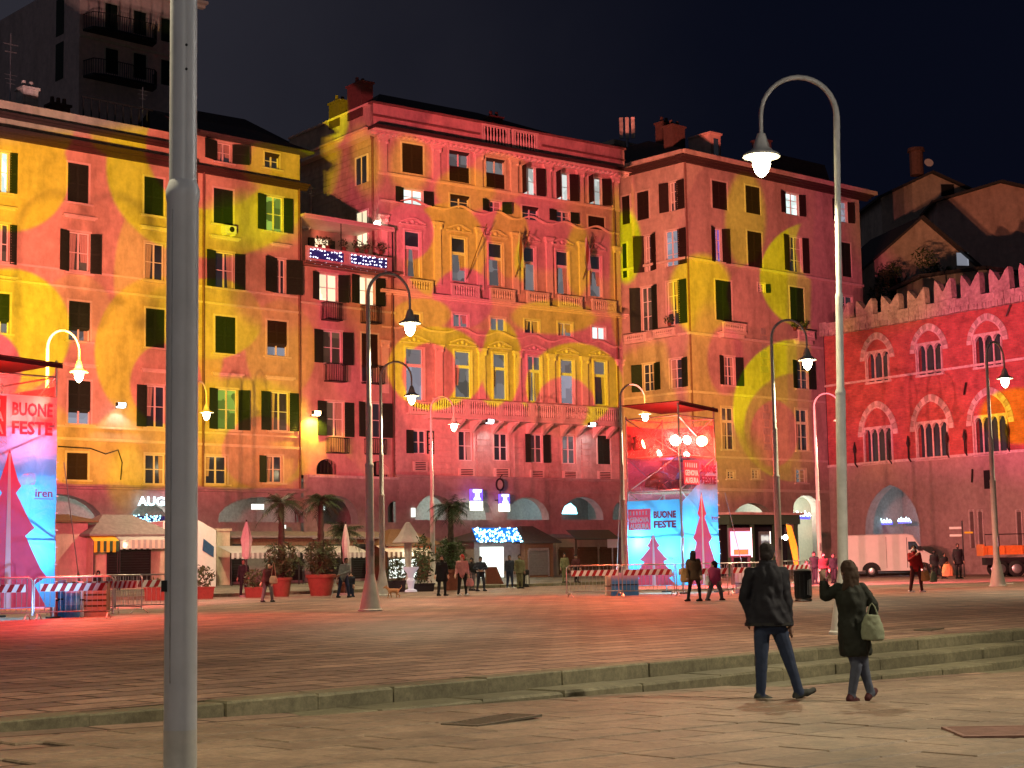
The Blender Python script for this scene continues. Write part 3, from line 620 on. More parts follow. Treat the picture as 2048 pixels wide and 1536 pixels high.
# roof clutter behind the parapet: chimney with pale pots, antenna
chimney(tB1, B1.s_at(95, 190), 2.2, zPar - .8, .8, .8, 2.2, 2, 'white_stone')
B = MB(); xx = B1.s_at(75, 150); B.tube([(xx, 3, zPar - 1), (xx, 3, zPar + 4.5)], .03, 5).box(xx - .4, xx + .4, 2.97, 3.03, zPar + 3.9, zPar + 3.95).box(xx - .3, xx + .3, 2.97, 3.03, zPar + 3.5, zPar + 3.55); B.build('antenna', 'steel', tB1)
chimney(tB1, B1.s_at(165, 205), 2.6, zPar - .9, 1.0, .7, 1.9, 3, 'chimney_brick')
B = MB()
for k in range(9):
    xx = B1.s_at(190 + k * 16, 240); B.box(xx - .03, xx + .03, 1.2, 1.26, zPar - .6, zPar + 1.4)
B.box(B1.s_at(186, 235), B1.s_at(330, 250), 1.19, 1.27, zPar + 1.35, zPar + 1.42); B.build('roof_railing', 'iron', tB1)
for xx in (B1.s_at(404, 900), sJ - .12, sJB1 + .15): downpipe(tB1, xx, zBase, zCorR)
# cables on the wall
B = MB(); pts = [(B1.s_at(x, y), -.06, B1.z_at(x, y)) for x, y in ((115, 893), (180, 897), (210, 908), (235, 900), (243, 925), (240, 960))]; B.tube(pts, .035, 5); B.build('cable', 'iron', tB1)
def acunit(fac, x0, y0, x1, y1, label, out=.45):
    a, c, zb, zt = wpx(fac, x0, y0, x1, y1); P = fac.W(a, zb, .003); t = thing('air_conditioner', label, 'air conditioner', P, fac.rz, 'air conditioning units on the walls'); w = c - a; h = zt - zb
    B = MB(); B.box(0, w, -out, -.03, 0, h).box(.08, .14, -out, 0, -.1, -.002).box(w - .14, w - .08, -out, 0, -.1, -.002); B.build('casing', 'white', t)
    B = MB(); B.mt(0)
    B.loft([[(w * .58 + r * cos(2 * pi * k / 16), y, h * .5 + r * sin(2 * pi * k / 16)) for k in range(16)] for r, y in ((h * .36, -out - .02), (h * .1, -out - .03))]); B.build('fan_grille', 'iron', t)
    return t
acunit(B1, 441, 452, 464, 471, 'boxy white air conditioner under a closed window of the ochre block')

# ================================================================== B1b: narrow pink house with the lit roof terrace
tP = thing('narrow_house', 'narrow pink house with iron balconies and a fairy light roof terrace', 'building', (B1.P0.x, B1.P0.y, 0), B1.rz)
zTer = B1.z_at(690, 541)
wins = [(637, 545, 675, 605, 'O2', 'o'), (718, 551, 750, 612, 'O2', 'o'), (645, 660, 684, 730, 'O', 'b'), (723, 666, 756, 766, 'T', 'd'), (652, 802, 688, 874, 'O2', 'b'), (729, 804, 763, 876, 'O2', 'd')]
rects = [wpx(B1, *q[:4]) for q in wins]
lowP = [arc(B1, 628, 712, 992, 1044, lun=1), (lambda q: (q[0], q[1], B1.z_at(790, 1045), q[3], q[4], 'round'))(arc(B1, 770, 812, 1001, 1018)), (lambda q: (q[0], q[1], q[3] - .3, q[3], q[4], 'round'))(arc(B1, 633, 676, 918, 938)), (lambda q: (q[0], q[1], q[3] - .3, q[3], q[4], 'round'))(arc(B1, 735, 779, 922, 944))]
zB2b = B1.z_at(700, 953)
wall('wall', sJ, sB1b, zB2b, zTer, rects, 'pink_plaster', tP, arches=lowP[2:])
wall('arcade_wall', sJ + .005, sB1b, -.1, zB2b - .003, [], 'arcade_stone', tP, arches=lowP[:2], y=-.25)
B = MB(); B.box(sJ + .3, sB1b - .05, -.34, .02, zB2b - .12, zB2b + .02); B.build('arcade_ledge', 'white_stone', tP)
for a in lowP[2:]:
    B = MB(); B.quad((a[0], .5, a[2]), (a[1], .5, a[2]), (a[1], .5, a[4]), (a[0], .5, a[4]))
    for k in range(6):
        x = a[0] + (a[1] - a[0]) * (k + .5) / 6; B.box(x - .02, x + .02, .1, .14, a[2], a[4])
    B.build('grated_window', 'iron', tP)
for (x0, y0, x1, y1, sh, pn), (a, c, zb, zt) in zip(wins, rects):
    kw = {}
    if sh == 'O2': sh = 'O'; kw['sw'] = .62
    window(tP, a, c, zb, zt, sh, PK[pn], 'shutter_green' if sh == 'O' else 'shutter_brown', sill=False, **kw)
def railing(fac, parent, x0, y0, x1, y1, out=.5, name='iron_railing'):
    a, c, zb, zt = wpx(fac, x0, y0, x1, y1); B = MB()
    B.box(a, c, -out, 0, zb - .06, zb)
    for q0, q1 in (((a, -out), (c, -out)), ((a, 0), (a, -out)), ((c, 0), (c, -out))):
        B.tube([(*q0, zt), (*q1, zt)], .025, 5); n = max(2, int((Vector(q1) - Vector(q0)).length / .12))
        for k in range(n + 1):
            p = Vector(q0).lerp(Vector(q1), k / n); B.box(p.x - .012, p.x + .012, p.y - .012, p.y + .012, zb, zt)
    o = B.build(name, 'iron', parent); return o
for q in ((642, 606, 675, 642), (721, 612, 752, 648), (648, 728, 684, 764), (723, 732, 758, 768), (652, 876, 688, 906), (729, 878, 762, 908)): railing(B1, tP, *q)
band(tP, 'string_course', sJ, sB1b, B1.z_at(690, 617), .12, .12, 'trim', 1); 
band(tP, 'cornice', sJ - .05, sB1b, zTer - .05, .2, .6, 'roof_brick', 2); downpipe(tP, sB1b - .25, zB2b, zTer + .1); 
# terrace level: recessed room with door, railing with lights and flowers
zR = B1.z_at(690, 448); aT, cT = sJ + .1, B1.s_at(774, 480)
B = MB(); yb = 2.4
B.quad((aT, yb, zTer), (cT, yb, zTer), (cT, yb, zR), (aT, yb, zR)); B.quad((aT, -.4, zTer + .01), (cT, -.4, zTer + .01), (cT, yb, zTer + .01), (aT, yb, zTer + .01)); B.quad((aT, 0, zTer), (aT, yb, zTer), (aT, yb, zR), (aT, 0, zR))
B.build('terrace_wall', 'pink_plaster', tP)
B = MB(); B.box(aT - .1, cT + .15, -.5, yb + 1, zR, zR + .14).box(aT - .1, cT + .15, -.56, -.44, zR - .14, zR); B.build('terrace_roof', 'trim', tP)
B = MB(); B.box(aT, cT, -.42, -.36, zTer + .12, zTer + .95).box(aT, cT, -.45, -.33, zTer + .95, zTer + 1.02); B.build('terrace_parapet', 'pink_plaster', tP)
B = MB(); B.tube([(cT + .05, -.45, zTer), (cT + .05, -.45, zR)], .05, 6); B.build('terrace_post', 'iron', tP); B = MB(); B.tube([(aT + 2.4, -.45, zTer + 1), (aT + 2.4, -.45, zR)], .03, 6); B.build('terrace_post', 'iron', tP)
rw = wpx(B1, 676, 437, 705, 478); window(tP, rw[0] + .3, rw[1] + .3, zTer + .3, zR - .35, 'O', 'glass_warm', 'shutter_green', sill=False, depth=0, proud=-yb)if False else None
dd = MB(); x = B1.s_at(692, 460); dd.box(x - .45, x + .45, yb - .06, yb - .01, zTer + .05, zR - .5); dd.build('terrace_door', 'shop_warm', tP)
for q in (-1, 1):
    dd = MB(); dd.box(x + q * .72 - .22, x + q * .72 + .22, yb - .1, yb - .01, zTer + .05, zR - .5); dd.build('shutter', 'shutter_green', tP)
t = thing('globe_lamp', 'round white globe lamp glowing on the roof terrace', 'lamp', B1.W(B1.s_at(750, 449), B1.z_at(750, 449) - .0, .2)); B = MB(); B.ell((0, 0, 0), (.2, .2, .2)); B.build('globe', 'globe', t, True); B = MB(); B.box(-.02, .02, -.02, .02, .2, .9); B.build('stem', 'iron', t)
pointlamp('terrace_lamp_light', B1.W(B1.s_at(735, 449), B1.z_at(750, 455), .4), 22, (1, .8, .6), .15)
acu = acunit(B1, 640, 427, 660, 446, 'air conditioner on the back wall of the roof terrace'); acu.location = acu.location + Vector(B1.n) * (-2.3)
# string of lights hung on the parapet: two dark blue strips with white bulbs and a swag below
t = thing('string_lights', 'blue and white fairy lights hung along the roof terrace railing', 'fairy lights', (B1.P0.x, B1.P0.y, 0), B1.rz)
B = MB(); 
for s0, s1 in ((aT + .25, aT + 2.55), (aT + 3.1, cT - .4)):
    B.mt(0).box(s0, s1, -.47, -.425, zTer + .35, zTer + .85)
B.build('backing', 'fairy_blue', t); B = MB(); random.seed(3)
for s0, s1 in ((aT + .25, aT + 2.55), (aT + 3.1, cT - .3)):
    n = int((s1 - s0) / .16)
    for k in range(n):
        for zz in (zTer + .42, zTer + .63, zTer + .84): 
            if random.random() < .7: B.ell((s0 + (s1 - s0) * k / n + random.uniform(-.04, .04), -.5, zz + random.uniform(-.04, .04)), (.035, .035, .035), 5, 4)
for k in range(36): B.ell((aT + .3 + (cT - aT - .6) * k / 36, -.44, zTer + .12 - .12 * abs(sin(k * .9)) + .06), (.022, .022, .022), 5, 4)
o = B.build('bulbs', 'fairy_white', t); o['kind'] = 'stuff'

def aerial(fac, par, px, py, out, h=2.2):
    S, z = fac.px(px, py, -out); B = MB(); B.tube([(S, out, z - 1), (S, out, z + h)], .025, 5)
    for k in range(3): B.box(S - .35 + .06 * k, S + .35 - .06 * k, out - .012, out + .012, z + h - .2 - .22 * k, z + h - .18 - .22 * k)
    return B.build('aerial', 'steel', par)
aerial(B1, tB1, 20, 205, 2.0, 1.6); aerial(B1, tB1, 285, 240, 2.5, 1.8); aerial(B1, tP, 622, 410, 3.0, 1.2)
# ================================================================== B2: palazzo with balustrades
tB2 = thing('palazzo', 'grand pink palazzo with balustrades, wavy cornices and tall paned windows', 'building', (B2.P0.x, B2.P0.y, 0), B2.rz)
sL = B2.s_at(755, 350); sR = B2.s_at(1243, 600)
ctr = [B2.s_at(x, 760) for x in (828, 925, 1000, 1068, 1136, 1200)]
rows2 = []
T2 = [(804, 285, 846, 350, 'C', 'd'), (898, 300, 938, 367, 'H', 'g'), (972, 315, 1009, 379, 'H', 'g'), (1044, 332, 1071, 392, 'P', 'q'), (1112, 344, 1138, 402, 'P', 'q'), (1177, 353, 1203, 411, 'P', 'q')]
S2 = [(806, 376, 846, 412, 'O', 'w'), (900, 388, 938, 420, 'A', 'd'), (976, 400, 1003, 428, 'O', 'd'), (1044, 411, 1076, 442, 'A', 'd'), (1112, 420, 1140, 447, 'O', 'd'), (1176, 431, 1209, 461, 'C', 'd')]
U2 = [(809, 460, 841, 556), (903, 473, 933, 565), (977, 484, 1006, 574), (1046, 492, 1071, 583), (1112, 500, 1138, 590), (1179, 509, 1203, 595)]
V2 = [(812, 624, 843, 649, 'd'), (906, 626, 937, 656, 'g'), (981, 634, 1011, 663, 'g'), (1049, 639, 1079, 669, 'd'), (1116, 644, 1145, 674, 'g'), (1184, 652, 1211, 680, 'w')]
W2 = [(811, 695, 847, 802, 'p'), (909, 701, 942, 797, 'g'), (986, 706, 1013, 800, 'g'), (1055, 711, 1083, 804, 'g'), (1121, 718, 1148, 809, 'p'), (1188, 721, 1213, 811, 'd')]
X2 = [(826, 860, 852, 908, 'O', 'd'), (917, 861, 946, 922, '', 'd'), (988, 866, 1016, 922, '', 'd'), (1060, 868, 1085, 926, 'O', 'd'), (1125, 870, 1151, 928, '', 'g'), (1195, 871, 1220, 929, 'C', 'd')]
def q2(w): return wpx(B2, *w[:4])
zCo = B2.z_at(1000, 303); zPa = B2.z_at(1000, 253)
rects = [q2(w) for w in T2 + S2 + U2 + V2 + W2 + X2]
zA = B2.z_at(900, 952)
ar2 = [arc(B2, *q, lun=1) for q in ((826, 903, 990, 1036), (914, 982, 996, 1036), (1010, 1094, 995, 1036), (1119, 1203, 994, 1036), (1221, 1258, 1003, 1036))]
wall('wall', sL, sR, zA, zCo, rects, 'palace_plaster', tB2)
sRa = B2.s_at(1262, 990)
wall('arcade_wall', -.2, sRa, -.1, zA, [], 'arcade_stone', tB2, arches=ar2, y=-.2)
B = MB(); B.box(-.2, sRa, -.35, .01, zA - .16, zA); B.box(-.2, sRa, -.26, -.19, zA - .95, zA - .82); B.build('arcade_ledge', 'arcade_stone', tB2)
for w in T2: window(tB2, *q2(w), w[4], PK[w[5]], 'shutter_brown', sill=False, sw=.62 if w[4] == 'P' else None)
for w in S2: window(tB2, *q2(w), w[4], PK[w[5]], 'shutter_green' if w[4] == 'O' else 'shutter_brown', sill=False, sw=.62)
def bits_pediment(s, z, w, n=10):
    """curved pediment with a relief blob"""
    B = MB()
    prof = []
    for i in range(n + 1):
        u = -1 + 2 * i / n; prof.append((s + u * w, z + .26 * (max(0, cos(u * pi / 2)) ** 1.5)))
    for p, q in zip(prof, prof[1:]):
        B.quad((p[0], -.12, p[1]), (q[0], -.12, q[1]), (q[0], -.12, q[1] + .09), (p[0], -.12, p[1] + .09)); B.quad((p[0], -.12, p[1] + .09), (q[0], -.12, q[1] + .09), (q[0], 0, q[1] + .09), (p[0], 0, p[1] + .09)); B.quad((p[0], 0, p[1]), (q[0], 0, q[1]), (q[0], -.12, q[1]), (p[0], -.12, p[1]))
    B.ell((s, -.05, z + .1), (.13, .07, .13), 8, 6); B.ell((s - .32, -.03, z + .02), (.11, .05, .06), 6, 5); B.ell((s + .32, -.03, z + .02), (.11, .05, .06), 6, 5)
    B.box(s - w, s + w, -.14, 0, z - .14, z - .06)
    return B.build('pediment', 'palace_trim', tB2, False)
for w in U2:
    a, c, zb, zt = q2(w); tr = zt - (zt - zb) * .36
    window(tB2, a, c, zb, zt, '', 'glass_grey', frame='frame_white', transom=tr, tpane='glass_dark', mull=0, bars=0, sill=False, surround='palace_trim', proud=.06); bits_pediment((a + c) / 2, zt + .45, (c - a) / 2 + .35)
for w in V2:
    a, c, zb, zt = q2(w); window(tB2, a, c, zb, zt, '', PK[w[4]], mull=1, bars=0, sill=False, proud=.05)
for w in W2:
    a, c, zb, zt = q2(w); tr = zt - (zt - zb) * .33
    window(tB2, a, c, zb, zt, '', PK[w[4]], frame='frame_white', transom=tr, tpane='glass_grey', mull=0 if w[0] != 1055 else 1, bars=0, sill=False, surround='palace_trim', proud=.08); bits_pediment((a + c) / 2, zt + .42, (c - a) / 2 + .38)
for i, w in enumerate(X2):
    a, c, zb, zt = q2(w); window(tB2, a, c, zb, zt, w[4], PK[w[5]], 'shutter_green', mull=1, bars=1, sill=False, sw=.5)
    B = MB(); B.box(a - .05, c + .05, -.08, -.004, zb - 1.0, zb - .45); B.mt(1)
    for k in range(5): B.box(a + .1, c - .1, -.10, -.08, zb - .95 + k * .1, zb - .9 + k * .1)
    B.build('basement_vent', ['palace_trim', 'iron'], tB2)
# pilasters between bays for rows u+v+w and top row
bounds = [(ctr[i] + ctr[i + 1]) / 2 for i in range(5)]
for s in [sL + .35] + bounds + [sR - .35]:
    for (z0, z1, o, wd) in ((B2.z_at(1000, 800), B2.z_at(1000, 700), .12, .24), (B2.z_at(1000, 585), B2.z_at(1000, 462), .12, .24), (B2.z_at(1000, 385), zCo - .35, .12, .26)):
        B = MB(); B.box(s - wd, s + wd, -o, -.002, z0, z1 - .3).box(s - wd - .07, s + wd + .07, -o - .06, -.002, z1 - .3, z1 - .1).box(s - wd - .12, s + wd + .12, -o - .1, -.002, z1 - .1, z1)
        if o: B.ell((s - wd, -o - .03, z1 - .32), (.1, .08, .12), 6, 5).ell((s + wd, -o - .03, z1 - .32), (.1, .08, .12), 6, 5)
        B.build('pilaster', 'palace_trim', tB2)
def wavy(y_at, ybump, out=.28, h=.2):
    z0 = B2.z_at(1000, y_at); B = MB(); n = 96; x0 = sL + .1; x1 = sR - .15; P = []
    for i in range(n + 1):
        s = x0 + (x1 - x0) * i / n; k = min(range(6), key=lambda j: abs(ctr[j] - s)); hw = 1.25; u = min(1, abs(s - ctr[k]) / hw)
        P.append((s, z0 + ybump * cos(u * pi / 2) ** 2))
    for o, dz, hh in ((out, h * .5, h * .5), (out * .6, 0, h * .5)):
        for p, q in zip(P, P[1:]):
            B.quad((p[0], -o, p[1] + dz), (q[0], -o, q[1] + dz), (q[0], -o, q[1] + dz + hh), (p[0], -o, p[1] + dz + hh)); B.quad((p[0], 0, p[1] + dz), (q[0], 0, q[1] + dz), (q[0], -o, q[1] + dz), (p[0], -o, p[1] + dz)); B.quad((p[0], -o, p[1] + dz + hh), (q[0], -o, q[1] + dz + hh), (q[0], 0, q[1] + dz + hh), (p[0], 0, p[1] + dz + hh))
    return B.build('wavy_cornice', 'palace_trim', tB2)
wavy(436, .30, .15, .10); wavy(676, .30, .15, .10)
for q in ((812, 559, 858, 586), (898, 568, 951, 599), (975, 577, 1022, 605), (1049, 584, 1090, 611), (1112, 591, 1156, 619), (1179, 599, 1224, 627)):
    a, c, zb, zt = wpx(B2, *q); balustrade(tB2, a - .05, c + .05, zb, zt, .38)
band(tB2, 'ledge', sL, sR + .25, B2.z_at(1000, 613), .28, .42, 'palace_trim', 3); band(tB2, 'string_course', sL, sR, B2.z_at(1000, 386), .16, .15, 'palace_trim', 2)
a, c, zb, zt = wpx(B2, 812, 803, 862, 828); balustrade(tB2, a, c, zb, zt, .4)
aB = B2.s_at(868, 820, 1.0); cB = B2.s_at(1246, 830, 1.0); zb = B2.z_at(1060, 837, 1.0); zt = B2.z_at(1060, 806, 1.0)
nb = 6
for k in range(nb): balustrade(tB2, aB + (cB - aB) * k / nb, aB + (cB - aB) * (k + 1) / nb - .02, zb, zt, 1.0, 13)
B = MB(); B.box(aB, cB, -1.06, -.003, zb - .22, zb - .09); B.build('balcony_slab', 'palace_trim', tB2)
for s in [ctr[1] - .6, ctr[1] + .6, ctr[2] - .6, ctr[2] + .6, ctr[3] - .6, ctr[3] + .6, ctr[4] - .6, ctr[4] + .6, ctr[5] - .6, ctr[5] + .5]:
    B = MB(); B.loft([[(s - .11, -.95, zb - .3), (s + .11, -.95, zb - .3), (s + .11, -.95, zb - .222), (s - .11, -.95, zb - .222)], [(s - .11, -.5, zb - .55), (s + .11, -.5, zb - .55), (s + .11, -.5, zb - .222), (s - .11, -.5, zb - .222)], [(s - .11, -.003, zb - .95), (s + .11, -.003, zb - .95), (s + .11, -.003, zb - .222), (s - .11, -.003, zb - .222)]]); B.build('corbel', 'palace_trim', tB2)
# rusticated bands of the first floor
for i, (p, q) in enumerate(zip([sL + 1.0] + [c_ + .95 for c_ in ctr[:-1]] + [ctr[-1] + .75], [ctr[0] - 1.1] + [c_ - .95 for c_ in ctr[1:]] + [sR])):
    if q - p < .2: continue
    z0 = zA + .05; z1 = zb - .95; n = 7
    for k in range(n):
        B = MB(); B.box(p, q, -.07, -.003, z0 + (z1 - z0) * k / n, z0 + (z1 - z0) * (k + 1) / n - .07); B.build('rusticated_block', 'palace_plaster', tB2)
# cornice, attic parapet with inset balusters
band(tB2, 'cornice', sL - .6, sR + .5, zCo - .35, .36, .75, 'palace_trim', 3)
for s in np.arange(sL, sR, .42):
    pass
B = MB()
for s in np.arange(sL - .3, sR + .3, .4): B.box(s, s + .16, -.6, -.26, zCo - .36, zCo - .24)
o = B.build('modillions', 'palace_trim', tB2); o['kind'] = 'stuff'
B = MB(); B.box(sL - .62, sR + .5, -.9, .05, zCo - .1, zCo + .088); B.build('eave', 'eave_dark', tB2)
z0 = zCo + .09; z1 = zPa; bal = [(B2.s_at(958, 265), B2.s_at(1016, 270)), (B2.s_at(1020, 272), B2.s_at(1072, 280))]
segs = [(sL - .45, bal[0][0]), (bal[1][1], sR + .3)]
for s0, s1 in segs: B = MB(); B.box(s0, s1, -.3, 0, z0, z1 - .12); B.build('attic_parapet', 'pink_plaster', tB2)
for s0, s1 in bal: balustrade(tB2, s0, s1 - .05, z0 + .15, z1 - .11, .3, 8)
B = MB(); B.box(sL - .55, sR + .4, -.4, .1, z1 - .11, z1).box(sL - .5, bal[0][0] - .2, -.38, -.302, z0 + .62, z0 + .72).box(bal[1][1] + .2, sR + .3, -.38, -.302, z0 + .62, z0 + .72); B.build('coping', 'roof_brick', tB2)
# side wall with quoins, hip roof, chimneys
zside = B2.z_at(1000, 600)
def side_rect(y0, y1, za, zb): return (y0, y1, za, zb)
sw_ = bpy.data.objects.new('side', None)
B = MB(); D2 = 9.5
B.quad((sL, D2, zA), (sL, 0, zA), (sL, 0, zCo), (sL, D2, zCo)); B.quad((sR, 0, zA), (sR, D2, zA), (sR, D2, zCo), (sR, 0, zCo)); B.quad((sL - .45, D2, z0), (sL - .45, -.3, z0), (sL - .45, -.3, z1 - .12), (sL - .45, D2, z1 - .12))
B.build('side_wall', 'tan_plaster', tB2)
B = MB()
for k in range(26): zz = zCo - .45 - k * .36; B.box(sL - .045, sL - .002, .06, D2 - .5, zz - .33, zz)
B.build('side_courses', 'tan_plaster', tB2)
B = MB(); B.box(sL - .6, sL - .01, -.02, D2, zCo - .35, zCo + .0); B.box(sL - .8, sL - .01, .06, D2, zCo + .01, zCo + .09).box(sL - .56, sL - .30, .12, D2, z1 - .11, z1); B.build('side_cornice', 'palace_trim', tB2)
for (y0, y1, za_, zb_, pn) in ((1.0, 2.2, zCo - 2.9, zCo - 1.3, 'glass_dark'), (1.0, 2.1, zCo - 6.6, zCo - 4.6, 'glass_warm'), (4.9, 5.6, zCo - 6.3, zCo - 5.5, 'glass_white')):
    B = MB(); f = .1; x = sL - .06
    B.box(x - .06, x + .04, y0 - f, y0, za_, zb_).box(x - .06, x + .04, y1, y1 + f, za_, zb_).box(x - .06, x + .04, y0 - f, y1 + f, zb_, zb_ + f).box(x - .05, x + .03, (y0 + y1) / 2 - .03, (y0 + y1) / 2 + .03, za_, zb_); wn = B.build('window', 'frame_white', tB2)
    B = MB(); B.quad((x - .01, y1, za_), (x - .01, y0, za_), (x - .01, y0, zb_), (x - .01, y1, zb_)); B.build('pane', pn, wn)
B = MB(); rz0 = z1 - .3; a, c = sL - .3, sR + .2; rid = rz0 + 2.6
B.quad((a, -.1, rz0), (c, -.1, rz0), (c - 8.0, 4.8, rid), (a + 3.6, 4.8, rid)); B.quad((a, -.1, rz0), (a + 3.6, 4.8, rid), (a, D2, rz0)); B.quad((c, -.1, rz0), (c, D2, rz0), (c - 8.0, 4.8, rid)); B.quad((a, D2, rz0), (a + 3.6, 4.8, rid), (c - 8.0, 4.8, rid), (c, D2, rz0)); B.build('roof', 'roof_slate', tB2)
chimney(tB2, sL - .15, 1.6, z1 - .6, .8, 1.6, 2.0, 2); chimney(tB2, sL - .1, 4.0, z1 - .6, .8, 1.2, 1.5, 2); chimney(tB2, B2.s_at(1010, 215), 1.2, z1 - .2, .9, .7, 1.0, 2); 
B = MB(); B.box(B2.s_at(1045, 250), B2.s_at(1115, 250), 3.5, 5.5, z1 - .5, z1 + 1.35); B.build('roof_hut', 'roof_brick', tB2)
for xx in (sR - .55, ): downpipe(tB2, xx, zA, zCo - .4)
B = MB(); B.tube([(sL - .12, .35, zTer), (sL - .12, .35, zCo - .6), (sL - .3, .2, zCo - .3)], .07, 6); B.build('downpipe', 'roof_brick', tB2)
# flags hanging in front of the upper windows
def flag(px, y0, y1, tilt, label, cols):
    S, z = B2.px(px, y0, .2); t = thing('hanging_flag', label, 'flag', B2.W(S, z, .15), B2.rz, 'flags on the palazzo front'); h = (B2.z_at(px, y0) - B2.z_at(px, y1)) * .75
    B = MB(); B.tube([(0, 0, -h * 1.1), (tilt, -.9, .15)], .03, 6); B.build('pole', 'wood', t)
    n = 10
    B = MB()
    for j in range(3):
        B.mt(j)
        for k in range(n):
            f = lambda a, b: (tilt * .8 - .5 +   .10 * b * (.4 + a) + .08 * sin(a * 7 + b * 2) * a, -.55 + .12 * sin(b * 5 + a * 4), -a * h + .12 * b)
            B.quad(f(k / n, j), f((k + 1) / n, j), f((k + 1) / n, j + 1), f(k / n, j + 1))
    B.build('cloth', cols, t, True)
flag(1030, 470, 572, .5, 'red and white flag hanging limp between the third and fourth upper windows', ['cloth_white', 'terracotta', 'cloth_white'])
flag(1165, 480, 575, .4, 'red and orange flag hanging limp beside the fifth upper window', ['cloth_white', 'terracotta', 'cloth_white'])
B = MB(); S, z = B2.px(940, 560); t = thing('flagpole', 'bare slanting flagpole leaning out between the first two upper windows', 'flagpole', B2.W(S - .3, z, 0), B2.rz); B = MB(); B.tube([(0, -.05, 0), (.75, -1.2, 3.3)], .03, 6); B.build('pole', 'wood', t)

# ================================================================== B3: corner block
tB3 = thing('corner_block', 'six storey corner block with dark shutters and big lime and pink rings', 'building', (B3R.P0.x, B3R.P0.y, 0), B3R.rz)
# left face lives in its own frame: a child empty is avoided, meshes are transformed instead
class Sub:  # collects children then rotates them into the B3 frame
    pass
sR3 = B3R.s_at(1722, 500); zE = B3R.z_at(1560, 365); zB3 = B3R.z_at(1560, 985)
R3 = [(1424, 360, 1454, 421, 'C', 'd'), (1491, 370, 1520, 430, 'C', 'd'), (1570, 384, 1597, 432, 'O', 'w'), (1671, 400, 1694, 446, 'O', 'p'),
      (1429, 456, 1443, 527, 'O', 'v'), (1495, 461, 1524, 537, 'C', 'd'), (1577, 471, 1604, 546, 'O', 'd'), (1683, 484, 1702, 555, 'C', 'd'),
      (1431, 559, 1463, 643, 'C', 'd'), (1516, 566, 1530, 586, 'r', 'd'), (1580, 573, 1608, 646, 'C', 'd'), (1680, 590, 1706, 640, '', 'd'),
      (1446, 712, 1470, 772, 'O', 'd'), (1593, 721, 1616, 779, 'O', 'd'),
      (1444, 814, 1468, 900, '', 'b'), (1592, 818, 1616, 902, '', 'd'), (1504, 939, 1519, 958, '', 'b'), (1592, 938, 1612, 966, '', 'g'), (1455, 942, 1470, 958, '', 'd')]
rects = [wpx(B3R, *w[:4]) for w in R3]
ar3 = [arc(B3R, 1464, 1545, 1006, 1040, lun=1), arc(B3R, 1585, 1637, 991, 1018), arc(B3R, 1660, 1702, 996, 1022)]
wall('wall', 0, sR3, zB3, zE, rects, 'tan_plaster', tB3); wall('arcade_wall', 0, sR3, -.1, zB3, [], 'tan_plaster', tB3, arches=ar3, y=-.08)
for w, q in zip(R3, rects):
    sw = .6 if w[4] == 'O' else None; dark = 'shutter_brown' if w[1] < 480 else 'shutter_green'
    window(tB3, *q, w[4], PK[w[5]], dark, sill=w[1] > 700, sw=sw, transom=(q[3] - (q[3] - q[2]) * .33) if w[1] in (814, 818) else None, bars=2)
for y, h, o in ((345, .18, .12), (548, .16, .14), (690, .18, .16), (800, .16, .14), (922, .16, .14), (985, .2, .2)):
    z = B3R.z_at(1560, y + (0 if y > 400 else 0)); band(tB3, 'string_course', -.05, sR3, z, h, o, 'trim', 1) if y != 345 else None
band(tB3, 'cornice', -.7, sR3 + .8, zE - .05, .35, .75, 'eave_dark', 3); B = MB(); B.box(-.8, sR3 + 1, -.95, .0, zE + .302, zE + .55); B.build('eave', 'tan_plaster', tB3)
for q in ((1434, 645, 1479, 669), (1585, 661, 1616, 681)):
    a, c, zb, zt = wpx(B3R, *q, ); balustrade(tB3, a, c, zb, zt, .6); B = MB(); B.box(a + .1, c - .1, -.5, -.003, zb - .4, zb - .09); B.build('balcony_slab', 'trim', tB3)
downpipe(tB3, .08, zB3, zE)
# quoin strip of bare stones
for k in range(16):
    B = MB(); z = B3R.z_at(1535, 900) + k * .52; s = B3R.s_at(1530, 800); B.box(s - .3 + .12 * (k % 2), s + .3 + .1 * ((k + 1) % 2), -.03, -.002, z, z + .42)
    if 5 < k and k < 10: continue
    B.build('quoin_stone', 'stone', tB3)
# left face
Lf = MB(); rl = [(1244, 390, 1260, 450, 'C', 'd'), (1274, 380, 1298, 442, 'C', 'd'), (1339, 362, 1353, 424, 'O', 'd'), (1290, 470, 1302, 545, 'O', 'd'), (1331, 458, 1356, 535, 'r', 'v2'), (1245, 486, 1254, 556, 'C', 'd'),
      (1283, 572, 1304, 664, 'O', 'b'), (1334, 560, 1357, 652, 'r', 'd'), (1286, 726, 1309, 784, 'O', 'd'), (1340, 716, 1364, 778, 'r', 'd')]
tL = B3L; qs = [wpx(B3L, *w[:4], True) for w in rl]
before = set(bpy.data.objects)
wall('wall', -1.0, 9.0, zB3, zE, qs, 'tan_plaster', tB3); wall('arcade_wall', -1.0, 9.0, -.1, zB3, [], 'tan_plaster', tB3, y=-.08)
for w, q in zip(rl, qs): window(tB3, *q, w[4], 'glass_pale' if w[5] == 'v2' else PK[w[5]], 'shutter_brown' if w[1] < 480 else 'shutter_green', sill=False, sw=.75 if w[4] in 'Or' else None, bars=2)
for y in (548, 690, 800, 922, 985):
    z = B3R.z_at(1560, y); band(tB3, 'string_course', -1.0, 8.998, z, .16, .14, 'trim', 1)
band(tB3, 'cornice', -1.0, 8.99, zE - .05, .35, .75, 'eave_dark', 3); B = MB(); B.box(-1., 9.7, -.95, .0, zE + .302, zE + .545); B.build('eave', 'tan_plaster', tB3)
